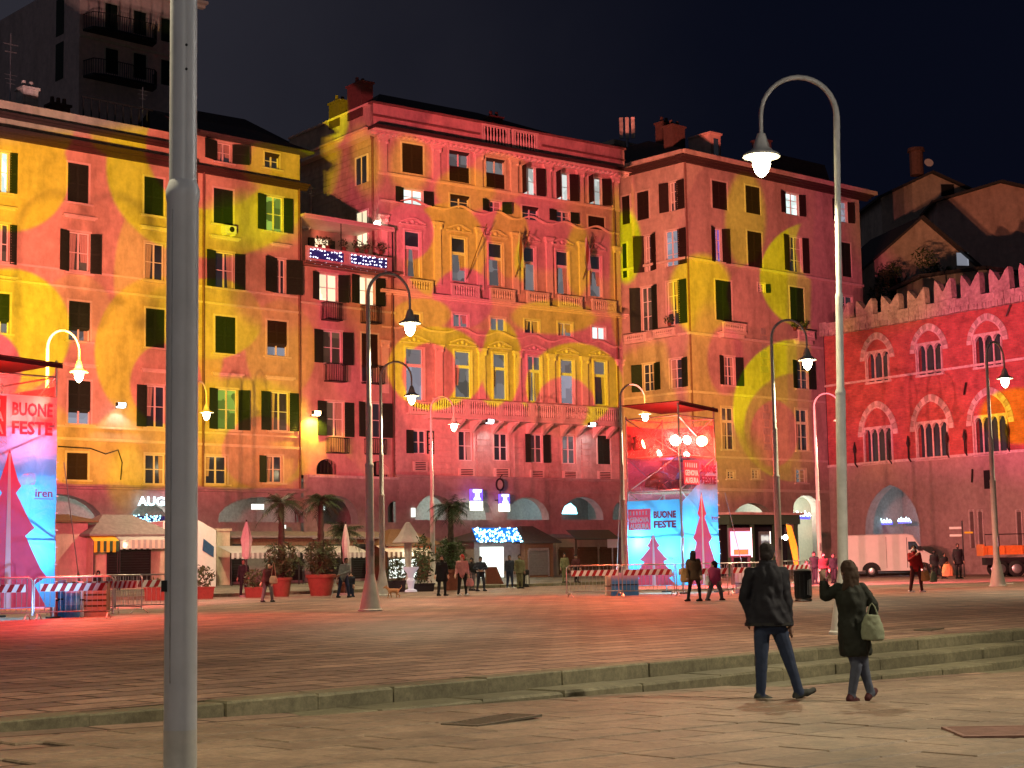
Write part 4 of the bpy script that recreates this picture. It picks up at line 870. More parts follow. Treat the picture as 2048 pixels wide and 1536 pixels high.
for q in ((1257, 665, 1300, 688), (1315, 655, 1358, 676)):
    a, c, zb, zt = wpx(B3L, *q, True); balustrade(tB3, a, c, zb, zt, .5)
Tm = Matrix.Translation((B3L.P0.x, B3L.P0.y, 0)) @ Matrix.Rotation(B3L.rz, 4, 'Z'); Tr = Matrix.Translation((B3R.P0.x, B3R.P0.y, 0)) @ Matrix.Rotation(B3R.rz, 4, 'Z'); X = Tr.inverted() @ Tm
for o in set(bpy.data.objects) - before:
    if o.parent == tB3: o.matrix_local = X @ o.matrix_local if False else X @ Matrix.LocRotScale(o.location, o.rotation_euler, o.scale)
B = MB(); z0 = zE + .56; pl = Vector((X @ Vector((0, 0, 0)))); 
B.quad((-.8, -.9, z0), (sR3 + 1, -.9, z0), (sR3 - 3.4, 5, z0 + 2.2), (2, 5, z0 + 2.2)); B.quad((-.8, -.9, z0), (2, 5, z0 + 2.2), (2, 9, z0 + 2.2), (-.9, 9, z0)); B.quad((sR3 + 1, -.9, z0), (sR3 + 1, 9, z0), (sR3 - 3.4, 5, z0 + 2.2)); B.quad((2, 5, z0 + 2.2), (sR3 - 3.4, 5, z0 + 2.2), (sR3 + 1, 9, z0), (2, 9, z0 + 2.2)); B.build('roof', 'roof_slate', tB3)
B = MB(); B.quad((sR3, 0, 0), (sR3, 9, 0), (sR3, 9, zE), (sR3, 0, zE)); B.build('side_wall', 'dim_plaster', tB3)
sa, sb = B3R.s_at(1572, 310), B3R.s_at(1700, 330); B = MB(); B.loft([[(sa, 1.6, z0 + .3), (sb, 1.6, z0 + .3), (sb, 5, z0 + .3), (sa, 5, z0 + .3)], [(sa + .8, 2.2, z0 + 2.3), (sb - .1, 2.2, z0 + 2.3), (sb - .1, 5, z0 + 2.3), (sa + .8, 5, z0 + 2.3)]]); B.build('mansard', 'roof_brick', tB3)
def dormer(s, w, h, y):
    B = MB(); B.box(s - w / 2, s + w / 2, y, y + 2, z0, z0 + h).box(s - w / 2 - .1, s + w / 2 + .1, y - .1, y + 2, z0 + h, z0 + h + .12); wn = B.build('dormer', 'pink_plaster', tB3); B = MB(); B.box(s - w * .22, s + w * .22, y - .03, y, z0 + .35, z0 + h - .3); B.build('pane', 'glass_dark', wn)
dormer(B3R.s_at(1450, 300), 1.0, 2.1, .8); chimney(tB3, B3R.s_at(1370, 290) + .3, 1.2, z0 + .1, 1.2, .8, 1.9, 2); chimney(tB3, B3R.s_at(1398, 270) + .4, 3.5, z0 + .8, .9, .8, 2.2, 2); chimney(tB3, B3R.s_at(1568, 290), 2., z0 + .5, 1.0, .9, 2.3, 2)
# telecom mast on the corner roof
P = at(1256, 112, 29); t = thing('cell_antenna', 'pale cell phone antenna mast on the roof between the palazzo and corner block', 'antenna', (P.x, P.y, B3R.z_at(1256, 330) + 2))
B = MB(); zt = proj((P.x, P.y, 31))[1]; zz = at(1256, 112, 29).z
def ztop(px, y, Y): r = ray(px, y); return CAMZ + r.z * Y / r.y
zb_, zt_ = ztop(1256, 310, 112) - t.location.z, ztop(1256, 236, 112) - t.location.z
B.cyl(0, 0, zb_ - 3, zt_, .09, .09, 8); B.box(-.5, .5, -.3, .3, zb_ - .6, zb_); B.build('mast', 'steel', t)
for dx in (-.42, .0, .42): B = MB(); B.box(dx - .13, dx + .13, -.2, .0, zt_ - 1.5, zt_); B.build('antenna_panel', 'white_stone', t)
P = at(1262, 113, 20); zz = ztop(1262, 295, 113); t = thing('tower_house', 'narrow lime lit tower house seen in the gap behind the palazzo', 'building', (P.x, P.y, 0), B3R.rz)
B = MB(); B.box(-1.3, 1.0, 0, 3, 0, zz); B.build('wall', 'dim_plaster', t); B = MB(); B.box(-1.5, 1.2, -.2, 3.1, zz, zz + .35); B.build('cornice', 'tan_plaster', t)
for k in (-.55, .25): B = MB(); B.box(k - .2, k + .2, -.02, .01, zz - 1.7, zz - .4); B.build('window', 'black', t)

# ================================================================== B0: dark tower block behind, top left
r0 = ray(158, 130); k0 = 104 / r0.y; C0 = Vector((r0.x * k0, 104, 0)); B0 = Fac((C0.x, C0.y), dB1)
tB0 = thing('tower_block', 'dark tall apartment block with curved balconies rising behind the ochre block', 'building', (B0.P0.x, B0.P0.y, 0), B0.rz)
r3 = B0.s_at(392, 200); zT0 = B0.z_at(390, 8)
W0 = [(210, 5, 235, 60), (267, 20, 292, 72), (322, 35, 340, 85), (211, 95, 236, 150), (267, 105, 292, 160), (322, 118, 340, 172)]
rects = [wpx(B0, *w) for w in W0]; wall('wall', 0, r3, 5, zT0, rects, 'block_plaster', tB0)
for q in rects: window(tB0, *q, 'C', 'glass_dark', 'shutter_green', sill=False)
B = MB(); B.quad((0, 32, 5), (0, 0, 5), (0, 0, zT0), (0, 32, zT0)); B.quad((r3, 0, 5), (r3, 10, 5), (r3, 10, zT0), (r3, 0, zT0)); B.build('side_wall', 'block_plaster', tB0)
for (y, z0_) in ((3.0, 0), (3.0, -4.0)):
    zz = B0.z_at(210, 62 + (90 if z0_ else 0)); B = MB(); B.box(-.03, .06, 2.2, 3.3, zz, zz + 2.6); B.build('shutter', 'shutter_green', tB0)
for y0 in (68, 160):
    z = B0.z_at(210, y0); s0, s1 = B0.s_at(166, y0), B0.s_at(300, y0); B = MB(); pts = [(s0, 0), (s0 + .2, -1.0), (s0 + 1.2, -1.3), (s1 - .4, -1.3), (s1, -.9), (s1 + .2, 0)]
    B.loft([[(x, y, z - .15) for x, y in pts], [(x, y, z) for x, y in pts]])
    for p, q in zip(pts, pts[1:]):
        B.tube([(*p, z + 1.0), (*q, z + 1.0)], .03, 5); n = max(2, int((Vector(q) - Vector(p)).length / .16))
        for k in range(n): v = Vector(p).lerp(Vector(q), k / n); B.box(v.x - .015, v.x + .015, v.y - .015, v.y + .015, z, z + 1)
    B.build('balcony', 'iron', tB0)
band(tB0, 'cornice', -.2, r3 + .5, zT0 - .3, .4, .8, 'trim', 2); band(tB0, 'string_course', 0, r3, B0.z_at(210, 85), .15, .12, 'trim', 1)
# low dark roofs between the blocks
P = at(500, 98, 24); t = thing('dark_roof_house', 'dark tiled house roofs behind the ochre block beside the near pole', 'building', (P.x, P.y, 0), B1.rz); zz = ztop(480, 222, 98)
B = MB(); B.box(-4.6, 3.2, 0, 6, 0, zz - 1.8); B.build('wall', 'block_plaster', t); B = MB(); B.quad((-5, -.5, zz - 1.9), (3.6, -.5, zz - 1.9), (1.6, 3, zz + .4), (-2.5, 3, zz + .3)); B.quad((3.6, -.5, zz - 1.9), (3.6, 6.5, zz - 1.9), (1.6, 3, zz + .4)); B.quad((-5, -.5, zz - 1.9), (-2.5, 3, zz + .3), (-5, 6.5, zz - 1.9)); B.build('roof', 'roof_slate', t)

# ================================================================== B4: brick palace with swallowtail merlons
tB4 = thing('brick_palace', 'red brick medieval palace with swallowtail merlons and pointed striped window arches', 'building', (B4.P0.x, B4.P0.y, 0), B4.rz)
s0 = -1.5; s1 = B4.s_at(2048, 800) + 4
zm = B4.z_at(1866, 634); zStr = B4.z_at(1866, 745); zLo = B4.z_at(1866, 917)
def gw(x0, y0, x1, y1, n, ax0, ax1, ay, label):
    a, c = B4.s_at(x0, y1), B4.s_at(x1, y1); zb = B4.z_at((x0 + x1) / 2, y1); zt = B4.z_at((x0 + x1) / 2, y0); A, Cc = B4.s_at(ax0, y0), B4.s_at(ax1, y0); za = B4.z_at((x0 + x1) / 2, ay)
    return (a, c, zb, zt, n, A, Cc, za)
GW = [gw(1735, 703, 1781, 762, 3, 1723, 1786, 666, 0), gw(1836, 688, 1887, 748, 3, 1823, 1893, 647, 0), gw(1951, 660, 2007, 733, 3, 1936, 2013, 624, 0),
      gw(1730, 853, 1786, 926, 4, 1719, 1793, 802, 0), gw(1836, 842, 1898, 917, 4, 1823, 1905, 787, 0), gw(1952, 830, 2015, 906, 4, 1936, 2025, 775, 0),
      ]
dx = GW[2][0] - GW[1][0]; GW += [tuple([g[0] + dx, g[1] + dx, g[2], g[3], g[4], g[5] + dx, g[6] + dx, g[7]]) for g in (GW[2], GW[5])]
# regularise heights within each row
for row in ([0, 1, 2, 6], [3, 4, 5, 7]):
    m_ = [sum(GW[i][k] for i in row[:3]) / 3 for k in (2, 3, 7)]
    for i in row: g = list(GW[i]); g[2], g[3], g[7] = m_; GW[i] = tuple(g)
rects = [(g[0], g[1], g[2], g[3]) for g in GW]
zAp = B4.z_at(1775, 970); big = (B4.s_at(1733, 1080), B4.s_at(1842, 1080), -.1, B4.z_at(1785, 1060), zAp, 'point')
lan = [(B4.s_at(x0, 1060), B4.s_at(x1, 1060), B4.z_at(x0, 1096), B4.z_at(x0, 1024)) for x0, x1 in ((1943, 1951), (1960, 1968), (2037, 2046), (2054, 2063))]
wall('wall', s0, s1, zLo, zm, rects, 'red_brickwork', tB4, depth=.4); wall('base_wall', s0, s1, -.1, zLo - .002, lan, 'arcade_stone', tB4, arches=[big], depth=.4, y=-.06)
for a in lan:
    B = MB(); B.quad((a[0], .3, a[2]), (a[1], .3, a[2]), (a[1], .3, a[3]), (a[0], .3, a[3])); wn = B.build('lancet_window', 'glass_dark', tB4)
    B = MB(); m_ = (a[0] + a[1]) / 2; B.lathe([(.01, 0), (.02, .01)], 0, 0, 0) if False else None; B.box(a[0] - .07, a[0], -.12, -.062, a[2], a[3]).box(a[1], a[1] + .07, -.12, -.062, a[2], a[3])
    for i in range(6): t0, t1 = pi * i / 6, pi * (i + 1) / 6; r = (a[1] - a[0]) / 2 + .035; B.box(m_ - r * cos(t0) - .04, m_ - r * cos(t1) + .04, -.121, -.063, a[3] + r * .6 * min(sin(t0), sin(t1)), a[3] + r * .6 * max(sin(t0), sin(t1)) + .05)
    B.build('surround', 'white_stone', wn)
def gothic(g):
    a, c, zb, zt, n, A, Cc, za = g; m_ = (a + c) / 2
    B = MB(); B.box(a - .1, c + .1, -.14, .3, zb - .12, zb - .003); wn = B.build('gothic_window', 'white_stone', tB4)
    B = MB(); B.quad((a, .38, zb), (c, .38, zb), (c, .38, zt), (a, .38, zt)); B.build('pane', 'glass_dark', wn)
    w = (c - a) / n; r = w / 2 - .05; zs = zt - r - .02
    # marble screen with little pointed arches
    B = MB()
    for k in range(n):
        x0 = a + w * k; pts = curve_pts(x0 + .05, x0 + w - .05, zs - .05, zt - .1, 'point', 8)
        for p, q in zip(pts, pts[1:]):
            B.quad((p[0], -.02, p[1]), (q[0], -.02, q[1]), (q[0], -.02, zt + .04), (p[0], -.02, zt + .04)); B.quad((p[0], -.02, p[1]), (p[0], .2, p[1]), (q[0], .2, q[1]), (q[0], -.02, q[1]))
    for k in range(n + 1):
        x = a + w * k; B.box(x - .05, x + .05, -.021, .2, zs - .05, zt + .04)
    B.build('arch_screen', 'white_stone', wn)
    for k in range(n + 1):
        x = a + w * k; B = MB(); B.lathe([(.10, 0), (.06, .12), (.055, (zs - zb) * .5), (.055, zs - zb - .2), (.1, zs - zb - .06)], x, .06, zb + .0, 8); B.build('column', 'white_stone', wn, True)
    # tympanum rim
    op = curve_pts(A + .34, Cc - .34, zt - .35, za - .42, 'gothic', 14); B = MB()
    for p, q in zip(op, op[1:]):
        d = Vector((q[0] - p[0], q[1] - p[1])).normalized(); nn = Vector((-d.y, d.x)) * .09
        B.quad((p[0], -.09, p[1]), (q[0], -.09, q[1]), (q[0] + nn.x, -.09, q[1] + nn.y), (p[0] + nn.x, -.09, p[1] + nn.y)); B.quad((p[0], 0, p[1]), (q[0], 0, q[1]), (q[0], -.09, q[1]), (p[0], -.09, p[1]))
    B.box(A + .34, A + .43, -.09, -.002, zb, zt - .34).box(Cc - .43, Cc - .34, -.09, -.002, zb, zt - .34)
    B.build('rim', 'white_stone', wn)
    # striped voussoirs
    nn_ = 17; inn = curve_pts(A + .26, Cc - .26, zt - .55, za - .33, 'gothic', nn_); out = curve_pts(A - .12, Cc + .12, zt - .55, za + .04, 'gothic', nn_)
    for k in range(nn_):
        if (k + 1) % 1: continue
        p, q, P_, Q_ = inn[k], inn[k + 1], out[k], out[k + 1]; o = .07 if k % 2 == 0 else .05; g_ = .04
        L = lambda u, v_, t_: (u[0] + (v_[0] - u[0]) * t_, u[1] + (v_[1] - u[1]) * t_)
        p2, q2_, P2_, Q2_ = L(p, q, g_), L(p, q, 1 - g_), L(P_, Q_, g_), L(P_, Q_, 1 - g_); B = MB()
        i = [(x[0], -o, x[1]) for x in (p2, q2_, Q2_, P2_)]; j = [(x[0], -.002, x[1]) for x in (p2, q2_, Q2_, P2_)]; B.quad(*i)
        for e in range(4): B.quad(i[e], i[(e + 1) % 4], j[(e + 1) % 4], j[e])
        B.build('voussoir', 'white_stone' if k % 2 == 0 else 'stone', wn)
for g in GW: gothic(g)
band(tB4, 'string_course', s0, s1, zStr, .14, .12, 'white_stone', 1); band(tB4, 'string_course', s0, s1, zLo - .05, .16, .14, 'white_stone', 1)
# corbel table of rough stones and merlons
B = MB(); random.seed(5)
x = s0
while x < s1:
    w_ = random.uniform(.14, .26); B.box(x, x + w_ * .85, -.34 - random.uniform(0, .08), -.002, zm - .05 + random.uniform(-.04, .03), zm + .28); x += w_
o = B.build('corbel_stones', 'merlon_stone', tB4); o['kind'] = 'stuff'
B = MB(); x = s0
while x < s1:
    w_ = random.uniform(.5, 1.0); B.box(x, x + w_ - .03, -.36 - random.uniform(0, .05), .25, zm + .281, zm + .80 + random.uniform(-.05, .05)); x += w_
o = B.build('parapet_stones', 'merlon_stone', tB4); o['kind'] = 'stuff'
mer = [(1676, 1700), (1713, 1747), (1764, 1800), (1817, 1853), (1871, 1907), (1925, 1964), (1983, 2024), (2044, 2088)]
for i, (x0, x1) in enumerate(mer):
    a = B4.s_at(x0, 640, .2); c = B4.s_at(x1, 635, .2) if x1 < 2048 else a + 1.35; z0 = zm + .78; h = 1.4 if x0 > 1860 else 1.1; m_ = (a + c) / 2; q = lambda: random.uniform(-.05, .05)
    poly = [(a, z0), (c, z0), (c + q(), z0 + h * .8), (c - .08, z0 + h + q()), (c - .3, z0 + h * .85), (m_ + .06, z0 + h * .45 + q()), (m_ - .05, z0 + h * .45), (a + .32, z0 + h * .86 + q()), (a + .1, z0 + h), (a + q(), z0 + h * .75)]
    B = MB(); B.prism(poly, -.25, .2); o = B.build('merlon', 'merlon_stone', tB4)
B = MB(); B.quad((s0, .25, zm + .3), (s1, .25, zm + .3), (s1, 9, zm + .3), (s0, 9, zm + .3)); B.quad((s0, 9, 0), (s0, -.06, 0), (s0, -.06, zm + .3), (s0, 9, zm + .3)); B.build('roof', 'roof_slate', tB4)
def ironbar(x0, y0, x1, y1): 
    a, b_ = B4.s_at(x0, y0), B4.s_at(x1, y1); B = MB(); B.tube([(a, -.2, B4.z_at(x0, y0)), (b_, -.2, B4.z_at(x1, y1))], .05, 5); B.build('tie_anchor', 'iron', tB4)
ironbar(2017, 633, 2025, 610); ironbar(1932, 790, 1936, 765); ironbar(1948, 965, 1949, 938)
B = MB(); a, c, zb, zt = wpx(B4, 1971, 940, 1983, 978, True); B.box(a, c, -.15, -.07, zb, zt); B.build('slit_window', 'black', tB4)
# wall torches beside the lower windows
for k, x in enumerate((1717, 1824, 1937, 1786, 1901, 2022)):
    y = 928 - (x - 1717) * .105; S, z = B4.px(x, y); B = MB(); B.tube([(S, -.1, z - .2), (S, -.3, z), (S, -.3, z + .9)], .05, 6); B.lathe([(.07, 0), (.12, .25), (.02, .7)], S, -.3, z + .7, 8); B.build('wall_lantern', 'iron', tB4)

# ================================================================== B5: houses on the slope behind the brick palace
def slab_house(px, Y, rz, label, w, d, ztp, rise, wallm, roofm='roof_slate', wins=(), cat='house'):
    P = at(px, Y, 5); t = thing('hillside_house', label, cat, (P.x, P.y, 0), rz); B = MB(); B.box(-w / 2, w / 2, 0, d, 0, ztp)
    B.quad((-w / 2, 0, ztp), (w / 2, 0, ztp), (0, 0, ztp + rise)); B.build('wall', wallm, t)
    B = MB(); o = .5; th = .22
    for sg in (-1, 1):
        q = [(sg * (w / 2 + o), ztp - rise * o / (w / 2)), (0, ztp + rise)]
        B.loft([[(q[0][0], -o, q[0][1]), (q[1][0], -o, q[1][1]), (q[1][0], -o, q[1][1] + th), (q[0][0], -o, q[0][1] + th)], [(q[0][0], d + .3, q[0][1]), (q[1][0], d + .3, q[1][1]), (q[1][0], d + .3, q[1][1] + th), (q[0][0], d + .3, q[0][1] + th)]])
    B.build('roof', roofm, t)
    for (x, z, ww, hh, mk) in wins:
        B = MB(); B.box(x - ww / 2 - .07, x + ww / 2 + .07, -.05, -.002, z - .07, z + hh + .07); wn = B.build('window', 'dim_plaster', t); B = MB(); B.box(x - ww / 2, x + ww / 2, -.07, -.052, z, z + hh); B.build('pane', mk, wn)
    return t
z1_ = ztop(1850, 530, 124); z2_ = ztop(1900, 355, 140)
slab_house(1868, 124, radians(12), 'gabled house just above the merlons, dull red in the projector spill', 10.5, 9, ztop(1868, 545, 124), 4.3, 'tan_plaster', wins=((-2.4, ztop(1868, 612, 124), .9, 2.2, 'black'), (3.4, ztop(1925, 525, 124), .8, 1.1, 'glass_warm2') if 'glass_warm2' in MT else (3.4, ztop(1925, 528, 124), 1.0, 1.0, 'glass_pale')))
hh = slab_house(1895, 142, radians(4), 'tall upper house with a round capped chimney at the top right', 9.5, 10, ztop(1880, 395, 142), 2.2, 'tan_plaster', wins=((1.4, ztop(1910, 392, 142), 1.2, 1.1, 'black'),))
B = MB(); xx = -1.0; zc = ztop(1882, 345, 142); B.cyl(xx, 1.0, zc, zc + 2.2, .62, .62, 14).cyl(xx, 1., zc + 2.2, zc + 2.5, .8, .75, 14); B.build('chimney', 'roof_brick', hh)
B = MB(); B.lathe([(.02, 0), (.34, .08), (.42, .2)], 0, 0, 0, 14); B.xf(Matrix.Translation((xx + .85, .3, zc + .9)) @ Matrix.Rotation(radians(70), 4, 'X')); B.build('satellite_dish', 'white', hh)
slab_house(2035, 136, radians(-4), 'long dim pink house at the far right edge behind the roofs', 11, 9, ztop(2035, 400, 136), 1.5, 'pink_plaster')
slab_house(1990, 112, radians(8), 'low dark flat house directly behind the right merlons', 9, 5, ztop(1990, 556, 112), .6, 'dim_plaster', wins=((-2.6, ztop(1930, 540, 112) - 2.2, .5, .1, 'black'), (1.8, ztop(2034, 560, 112) - 1.2, .8, 1.6, 'glass_grey')))
# ================================================================== ground
def sheet(name, pts, m, parent=None):
    B = MB(); B.quad(*pts); return B.build(name, m, parent)
def W2(t, n, z): p = PS + DS * t + NS * n; return (p.x, p.y, z)
L0, L1 = -60, 260
ng = MB()   # upper plaza: far side of the step line
ng.quad(W2(L0, 0.45, 0), W2(L1, .45, 0), W2(L1, -900, 0), W2(L0, -900, 0)) if False else None
ng.quad(W2(L0, -.35, 0), W2(L1, -.35, 0), W2(L1, -400, 0), W2(L0, -400, 0))
g = ng.build('plaza_ground', 'plaza_stone'); g['kind'] = 'structure'
lb = MB(); zl = lambda t: -.06 - .024 * t
lb.quad(W2(-20, 60, zl(-20) - .02), W2(50, 60, zl(50) - .02), W2(50, -1, zl(50) - .02), W2(-20, -1, zl(-20) - .02))
low_ = lb.build('lower_ground', 'plaza_stone'); low_['kind'] = 'structure'
# far terrain sheet to the horizon
fb = MB(); fb.quad((-1500, -200, -1.2), (1500, -200, -1.2), (1500, 2500, -1.2), (-1500, 2500, -1.2)); o = fb.build('terrain', 'dark_stone'); o['kind'] = 'structure'
# raised sloping pavement in front of the arcades
pv = bpy.data.objects.new('pavement', None)
B = MB(); n1 = Vector((dB1.y, -dB1.x)); n2 = Vector((dB2.y, -dB2.x)); a0 = P2 - dB1 * 60; c0 = P2 + dB2 * 34; bis = (n1 + n2).normalized(); kk = 14 / bis.dot(n1)
q = [(a0, a0 + n1 * 14), (P2, P2 + bis * kk), (c0, c0 + n2 * 14)]
for (f0, f1), (g0, g1) in zip(q, q[1:]):
    B.quad((f1.x, f1.y, .12), (g1.x, g1.y, .12), (g0.x, g0.y, .5), (f0.x, f0.y, .5)); B.quad((f1.x, f1.y, .0), (g1.x, g1.y, .0), (g1.x, g1.y, .12), (f1.x, f1.y, .12)); B.quad((f0.x, f0.y, .5), (g0.x, g0.y, .5), (g0.x - n1.x * 12, g0.y - n1.y * 12, .5), (f0.x - n1.x * 12, f0.y - n1.y * 12, .5))
pav = B.build('pavement', 'pavement_stone'); pav['kind'] = 'structure'
ke = MB().box(0, 1.15, -.01, .32, -.1, .135).mesh('kerb_stone', 'step_stone')
for (A_, D_, Ln) in ((q[0][1], dB1, (q[1][1] - q[0][1]).length), (q[1][1], dB2, 32)):
    for k in range(int(Ln / 1.2)):
        p = A_ + D_ * k * 1.2
        if 25 < p.y and abs(p.x / p.y) < .36: link('kerb_stone', ke, pav, (p.x, p.y, 0), atan2(D_.y, D_.x))
# steps: three courses of long stones, parallel to the step line
rs = atan2(DS.y, DS.x)
stair = MB(); stair.quad(W2(L0, -.4, -.012), W2(60, -.4, -.012), W2(60, .0, -.012), W2(L0, .0, -.012)); stair = stair.build('steps', 'joint'); stair['kind'] = 'structure'
random.seed(11)
for (n0, dpt, zt, tmin) in ((-.35, .38, .004, -9), (.03, .62, -.155, 2.6), (.65, .55, -.31, 9.2), (1.2, .5, -.425, 14.5)):
    t = tmin
    while t < 34:
        L = random.uniform(1.0, 1.6); zb = zl(t) - .25; B = MB(); e = .012
        c = random.uniform(.012, .03); j_ = random.uniform(-.018, .012); dpt_ = dpt; dpt = dpt + j_; B.loft([[(0, 0, zb - zt), (L - e, 0, zb - zt), (L - e, -dpt, zb - zt), (0, -dpt, zb - zt)], [(0, 0, -c), (L - e, 0, -c), (L - e, -dpt, -c), (0, -dpt, -c)], [(c, -c, 0), (L - e - c, -c, 0), (L - e - c, -dpt + c, 0), (c, -dpt + c, 0)]])
        o = B.build('step_stone', 'step_stone', stair); dpt = dpt_; p = PS + DS * t + NS * n0; o.location = (p.x, p.y, zt + random.uniform(-.008, .006)); o.rotation_euler = (random.uniform(-.012, .012), random.uniform(-.006, .006), rs + random.uniform(-.006, .006)); t += L + random.choice((0, 0, .012))
# lower pavement slabs, each one a stone
slab = []
for v in range(4):
    L = 1.08 - .004 * v; W_ = .472; B = MB(); c = .012
    B.loft([[(0, 0, -.05), (L, 0, -.05), (L, -W_, -.05), (0, -W_, -.05)], [(0, 0, -c), (L, 0, -c), (L, -W_, -c), (0, -W_, -c)], [(c, -c, 0), (L - c, -c, 0), (L - c, -W_ + c, 0), (c, -W_ + c, 0)]]); slab.append(B.mesh('paving_stone', 'paver'))
cnt = 0; tiltm = Matrix.Rotation(math.atan(.024), 4, 'Y')
rest = MB()
for j in range(0, 26):
    n = .72 + j * .49; t = -6 + random.uniform(0, 1)
    while t < 26:
        p = PS + DS * t + NS * n; z = zl(t)
        x_, y_ = proj((p.x, p.y, z)) if p.y > 3 else (9e9, 0)
        vis = -150 < x_ < 2200 and y_ < 1640
        hidden_by_step = (n < 1.3 and t > 8.5) or (n < 1.7 and t > 13.8)
        if vis and not hidden_by_step:
            o = link('paving_stone', slab[random.randrange(4)], low_); o.matrix_local = Matrix.Translation((p.x, p.y, z + random.uniform(-.004, .004))) @ Matrix.Rotation(rs, 4, 'Z') @ tiltm @ Matrix.Rotation(random.uniform(-.0015, .0015), 4, 'X'); cnt += 1
        t += 1.09
print('slabs', cnt)
defm('cover_iron', (.10, .08, .06), .6, .25, 9.)
# grates and manhole covers
def grate(px, py, w, d, low, label, m='cover_iron', rot=0.2):
    # ground hit
    r = ray(px, py)
    if low:
        z = -.25
        for _ in range(4): k = (z - CAMZ) / r.z; P = CAM + r * k; z = zlow(P)
    else: z = 0; k = (z - CAMZ) / r.z; P = CAM + r * k
    t = thing('drain_grate', label, 'drain cover', (P.x, P.y, z + .014), rs + rot)
    B = MB(); B.box(-w / 2, w / 2, -d / 2, -d / 2 + .04, -.01, .01).box(-w / 2, w / 2, d / 2 - .04, d / 2, -.01, .01).box(-w / 2, -w / 2 + .04, -d / 2 + .04, d / 2 - .04, -.01, .01).box(w / 2 - .04, w / 2, -d / 2 + .04, d / 2 - .04, -.01, .01); B.build('rim', m, t)
    B = MB(); B.box(-w / 2 + .04, w / 2 - .04, -d / 2 + .04, d / 2 - .04, -.012, -.004); B.mt(0); n = 12
    for k in range(n): x = -w / 2 + .05 + (w - .1) * (k + .5) / n; B.box(x - .018, x + .018, -d / 2 + .04, d / 2 - .04, -.004, .008)
    o = B.build('bars', m, t); o['kind'] = 'stuff'; return t
grate(985, 1443, 1.05, .40, True, 'flat iron drain grate set in the paving below the steps, mid picture')
grate(1995, 1467, .75, .75, True, 'square rusty drain grate in the paving at the bottom right', 'roof_brick', .75)
grate(1858, 1260, .7, .3, False, 'dark flat drain cover on the upper plaza right of the waving woman')
# litter
def litter(px, py, low, s=.12):
    r = ray(px, py); z = 0
    for _ in range(4):
        k = (z - CAMZ) / r.z; P = CAM + r * k; z = zlow(P) if low else 0
    B = MB(); n = 5; B.loft([[(cos(a * 2 * pi / n) * s * random.uniform(.6, 1), sin(a * 2 * pi / n) * s * .6, h * random.uniform(.2, 1)) for a in range(n)] for h in (.01, .05)])
    o = B.build('paper_scrap', 'white'); o.location = (P.x, P.y, z + .01); return o
tag(litter(1990, 1320, True), 'crumpled white paper scrap on the lower step at the right', 'litter', 'paper litter'); tag(litter(1607, 1202, False, .2), 'white paper scrap at the foot of the dark litter bin', 'litter', 'paper litter'); tag(litter(2019, 1168, False, .2), 'white paper scrap beside the far right lamp post foot', 'litter', 'paper litter')

# ================================================================== lamp posts
def lamp_post(label, q=1.):
    t = thing('lamp_post', label, 'lamp post', group='curved street lamp posts on the square')
    B = MB(); B.lathe([(.34 * q, 0), (.34 * q, .04), (.30 * q, .06), (.13 * q, .95), (.125 * q, 1.0)], 0, 0, 0, 16); B.build('base_cone', 'post_paint', t, True)
    B = MB(); B.cyl(0, 0, .98, 3.93, .118 * q, .112 * q, 20); B.build('lower_pole', 'post_paint', t, True)
    B = MB(); B.lathe([(r_ * q, z_) for r_, z_ in [(.112, 3.93), (.118, 3.96), (.118, 4.0), (.088, 4.06), (.084, 5.55), (.088, 5.58), (.088, 5.62), (.066, 5.68), (.055 / q, 8.7)]], 0, 0, 0, 18); B.build('upper_pole', 'post_paint', t, True)
    R_ = .64; B = MB(); pts = [(R_ - R_ * cos(a * pi / 16), 0, 8.7 + R_ * 1.05 * sin(a * pi / 16)) for a in range(17)] + [(2 * R_, 0, 8.35)]; B.tube(pts, [.05 - .016 * i / 17 for i in range(18)], 10); B.build('arch', 'post_paint', t, True)
    B = MB(); B.lathe([(.03, .42), (.07, .40), (.10, .30), (.13, .22), (.14, .16), (.20, .10), (.31, .04), (.32, .0), (.30, .0), (.15, .07), (.05, .08)], 2 * R_, 0, 7.98, 18, False); B.build('shade', 'post_paint', t, True)
    B = MB(); B.lathe([(.13, .02), (.155, -.05), (.15, -.14), (.11, -.26), (.05, -.33), (.01, -.35)], 2 * R_, 0, 7.98, 14); B.build('bulb', 'bulb_warm', t, True)
    B = MB(); B.box(-.05 * q, .05 * q, -.135 * q, -.11 * q, 1.5, 1.9); B.build('hatch', 'steel', t)
    return t
def ptz(px, py, z):
    r = ray(px, py); k = (z - CAMZ) / r.z; return CAM + r * k
p1 = at(1688, 26.5, 0); lp0 = lamp_post('near lamp post behind the waving woman, tall, arching left over the corner block', .74); lp1 = lamp_post('x'); lp0.location = (p1.x, p1.y, 0); lp0.rotation_euler = (0, -.026, pi)
LPS = [(741, 44, .5, 'pink lit lamp post with its arch over the narrow house, left of the ginger dog'), (765, 64, .3, 'second pink lit lamp post just right of the taller one near the red planters'),
       (866, 80, .5, 'small lamp post whose lamp hangs before the palazzo first floor'), (1250, 74, .4, 'yellow topped lamp post standing left of the right banner tower'),
       (1561, 54.5, .2, 'thin lamp post behind the dark coated man, lamp below the small balcony'), (1642, 80, .1, 'pale lamp post left of and behind the nearest tall post'),
       (1996, 61, .75, 'far right lamp post before the brick palace, pink and grey cone foot'), (88, 53.5, .9, 'lamp post hidden behind the left banner tower with yellow lamp at right'), (383, 71, 1.25, 'small yellow lit lamp post peeping out right of the near grey pole')]
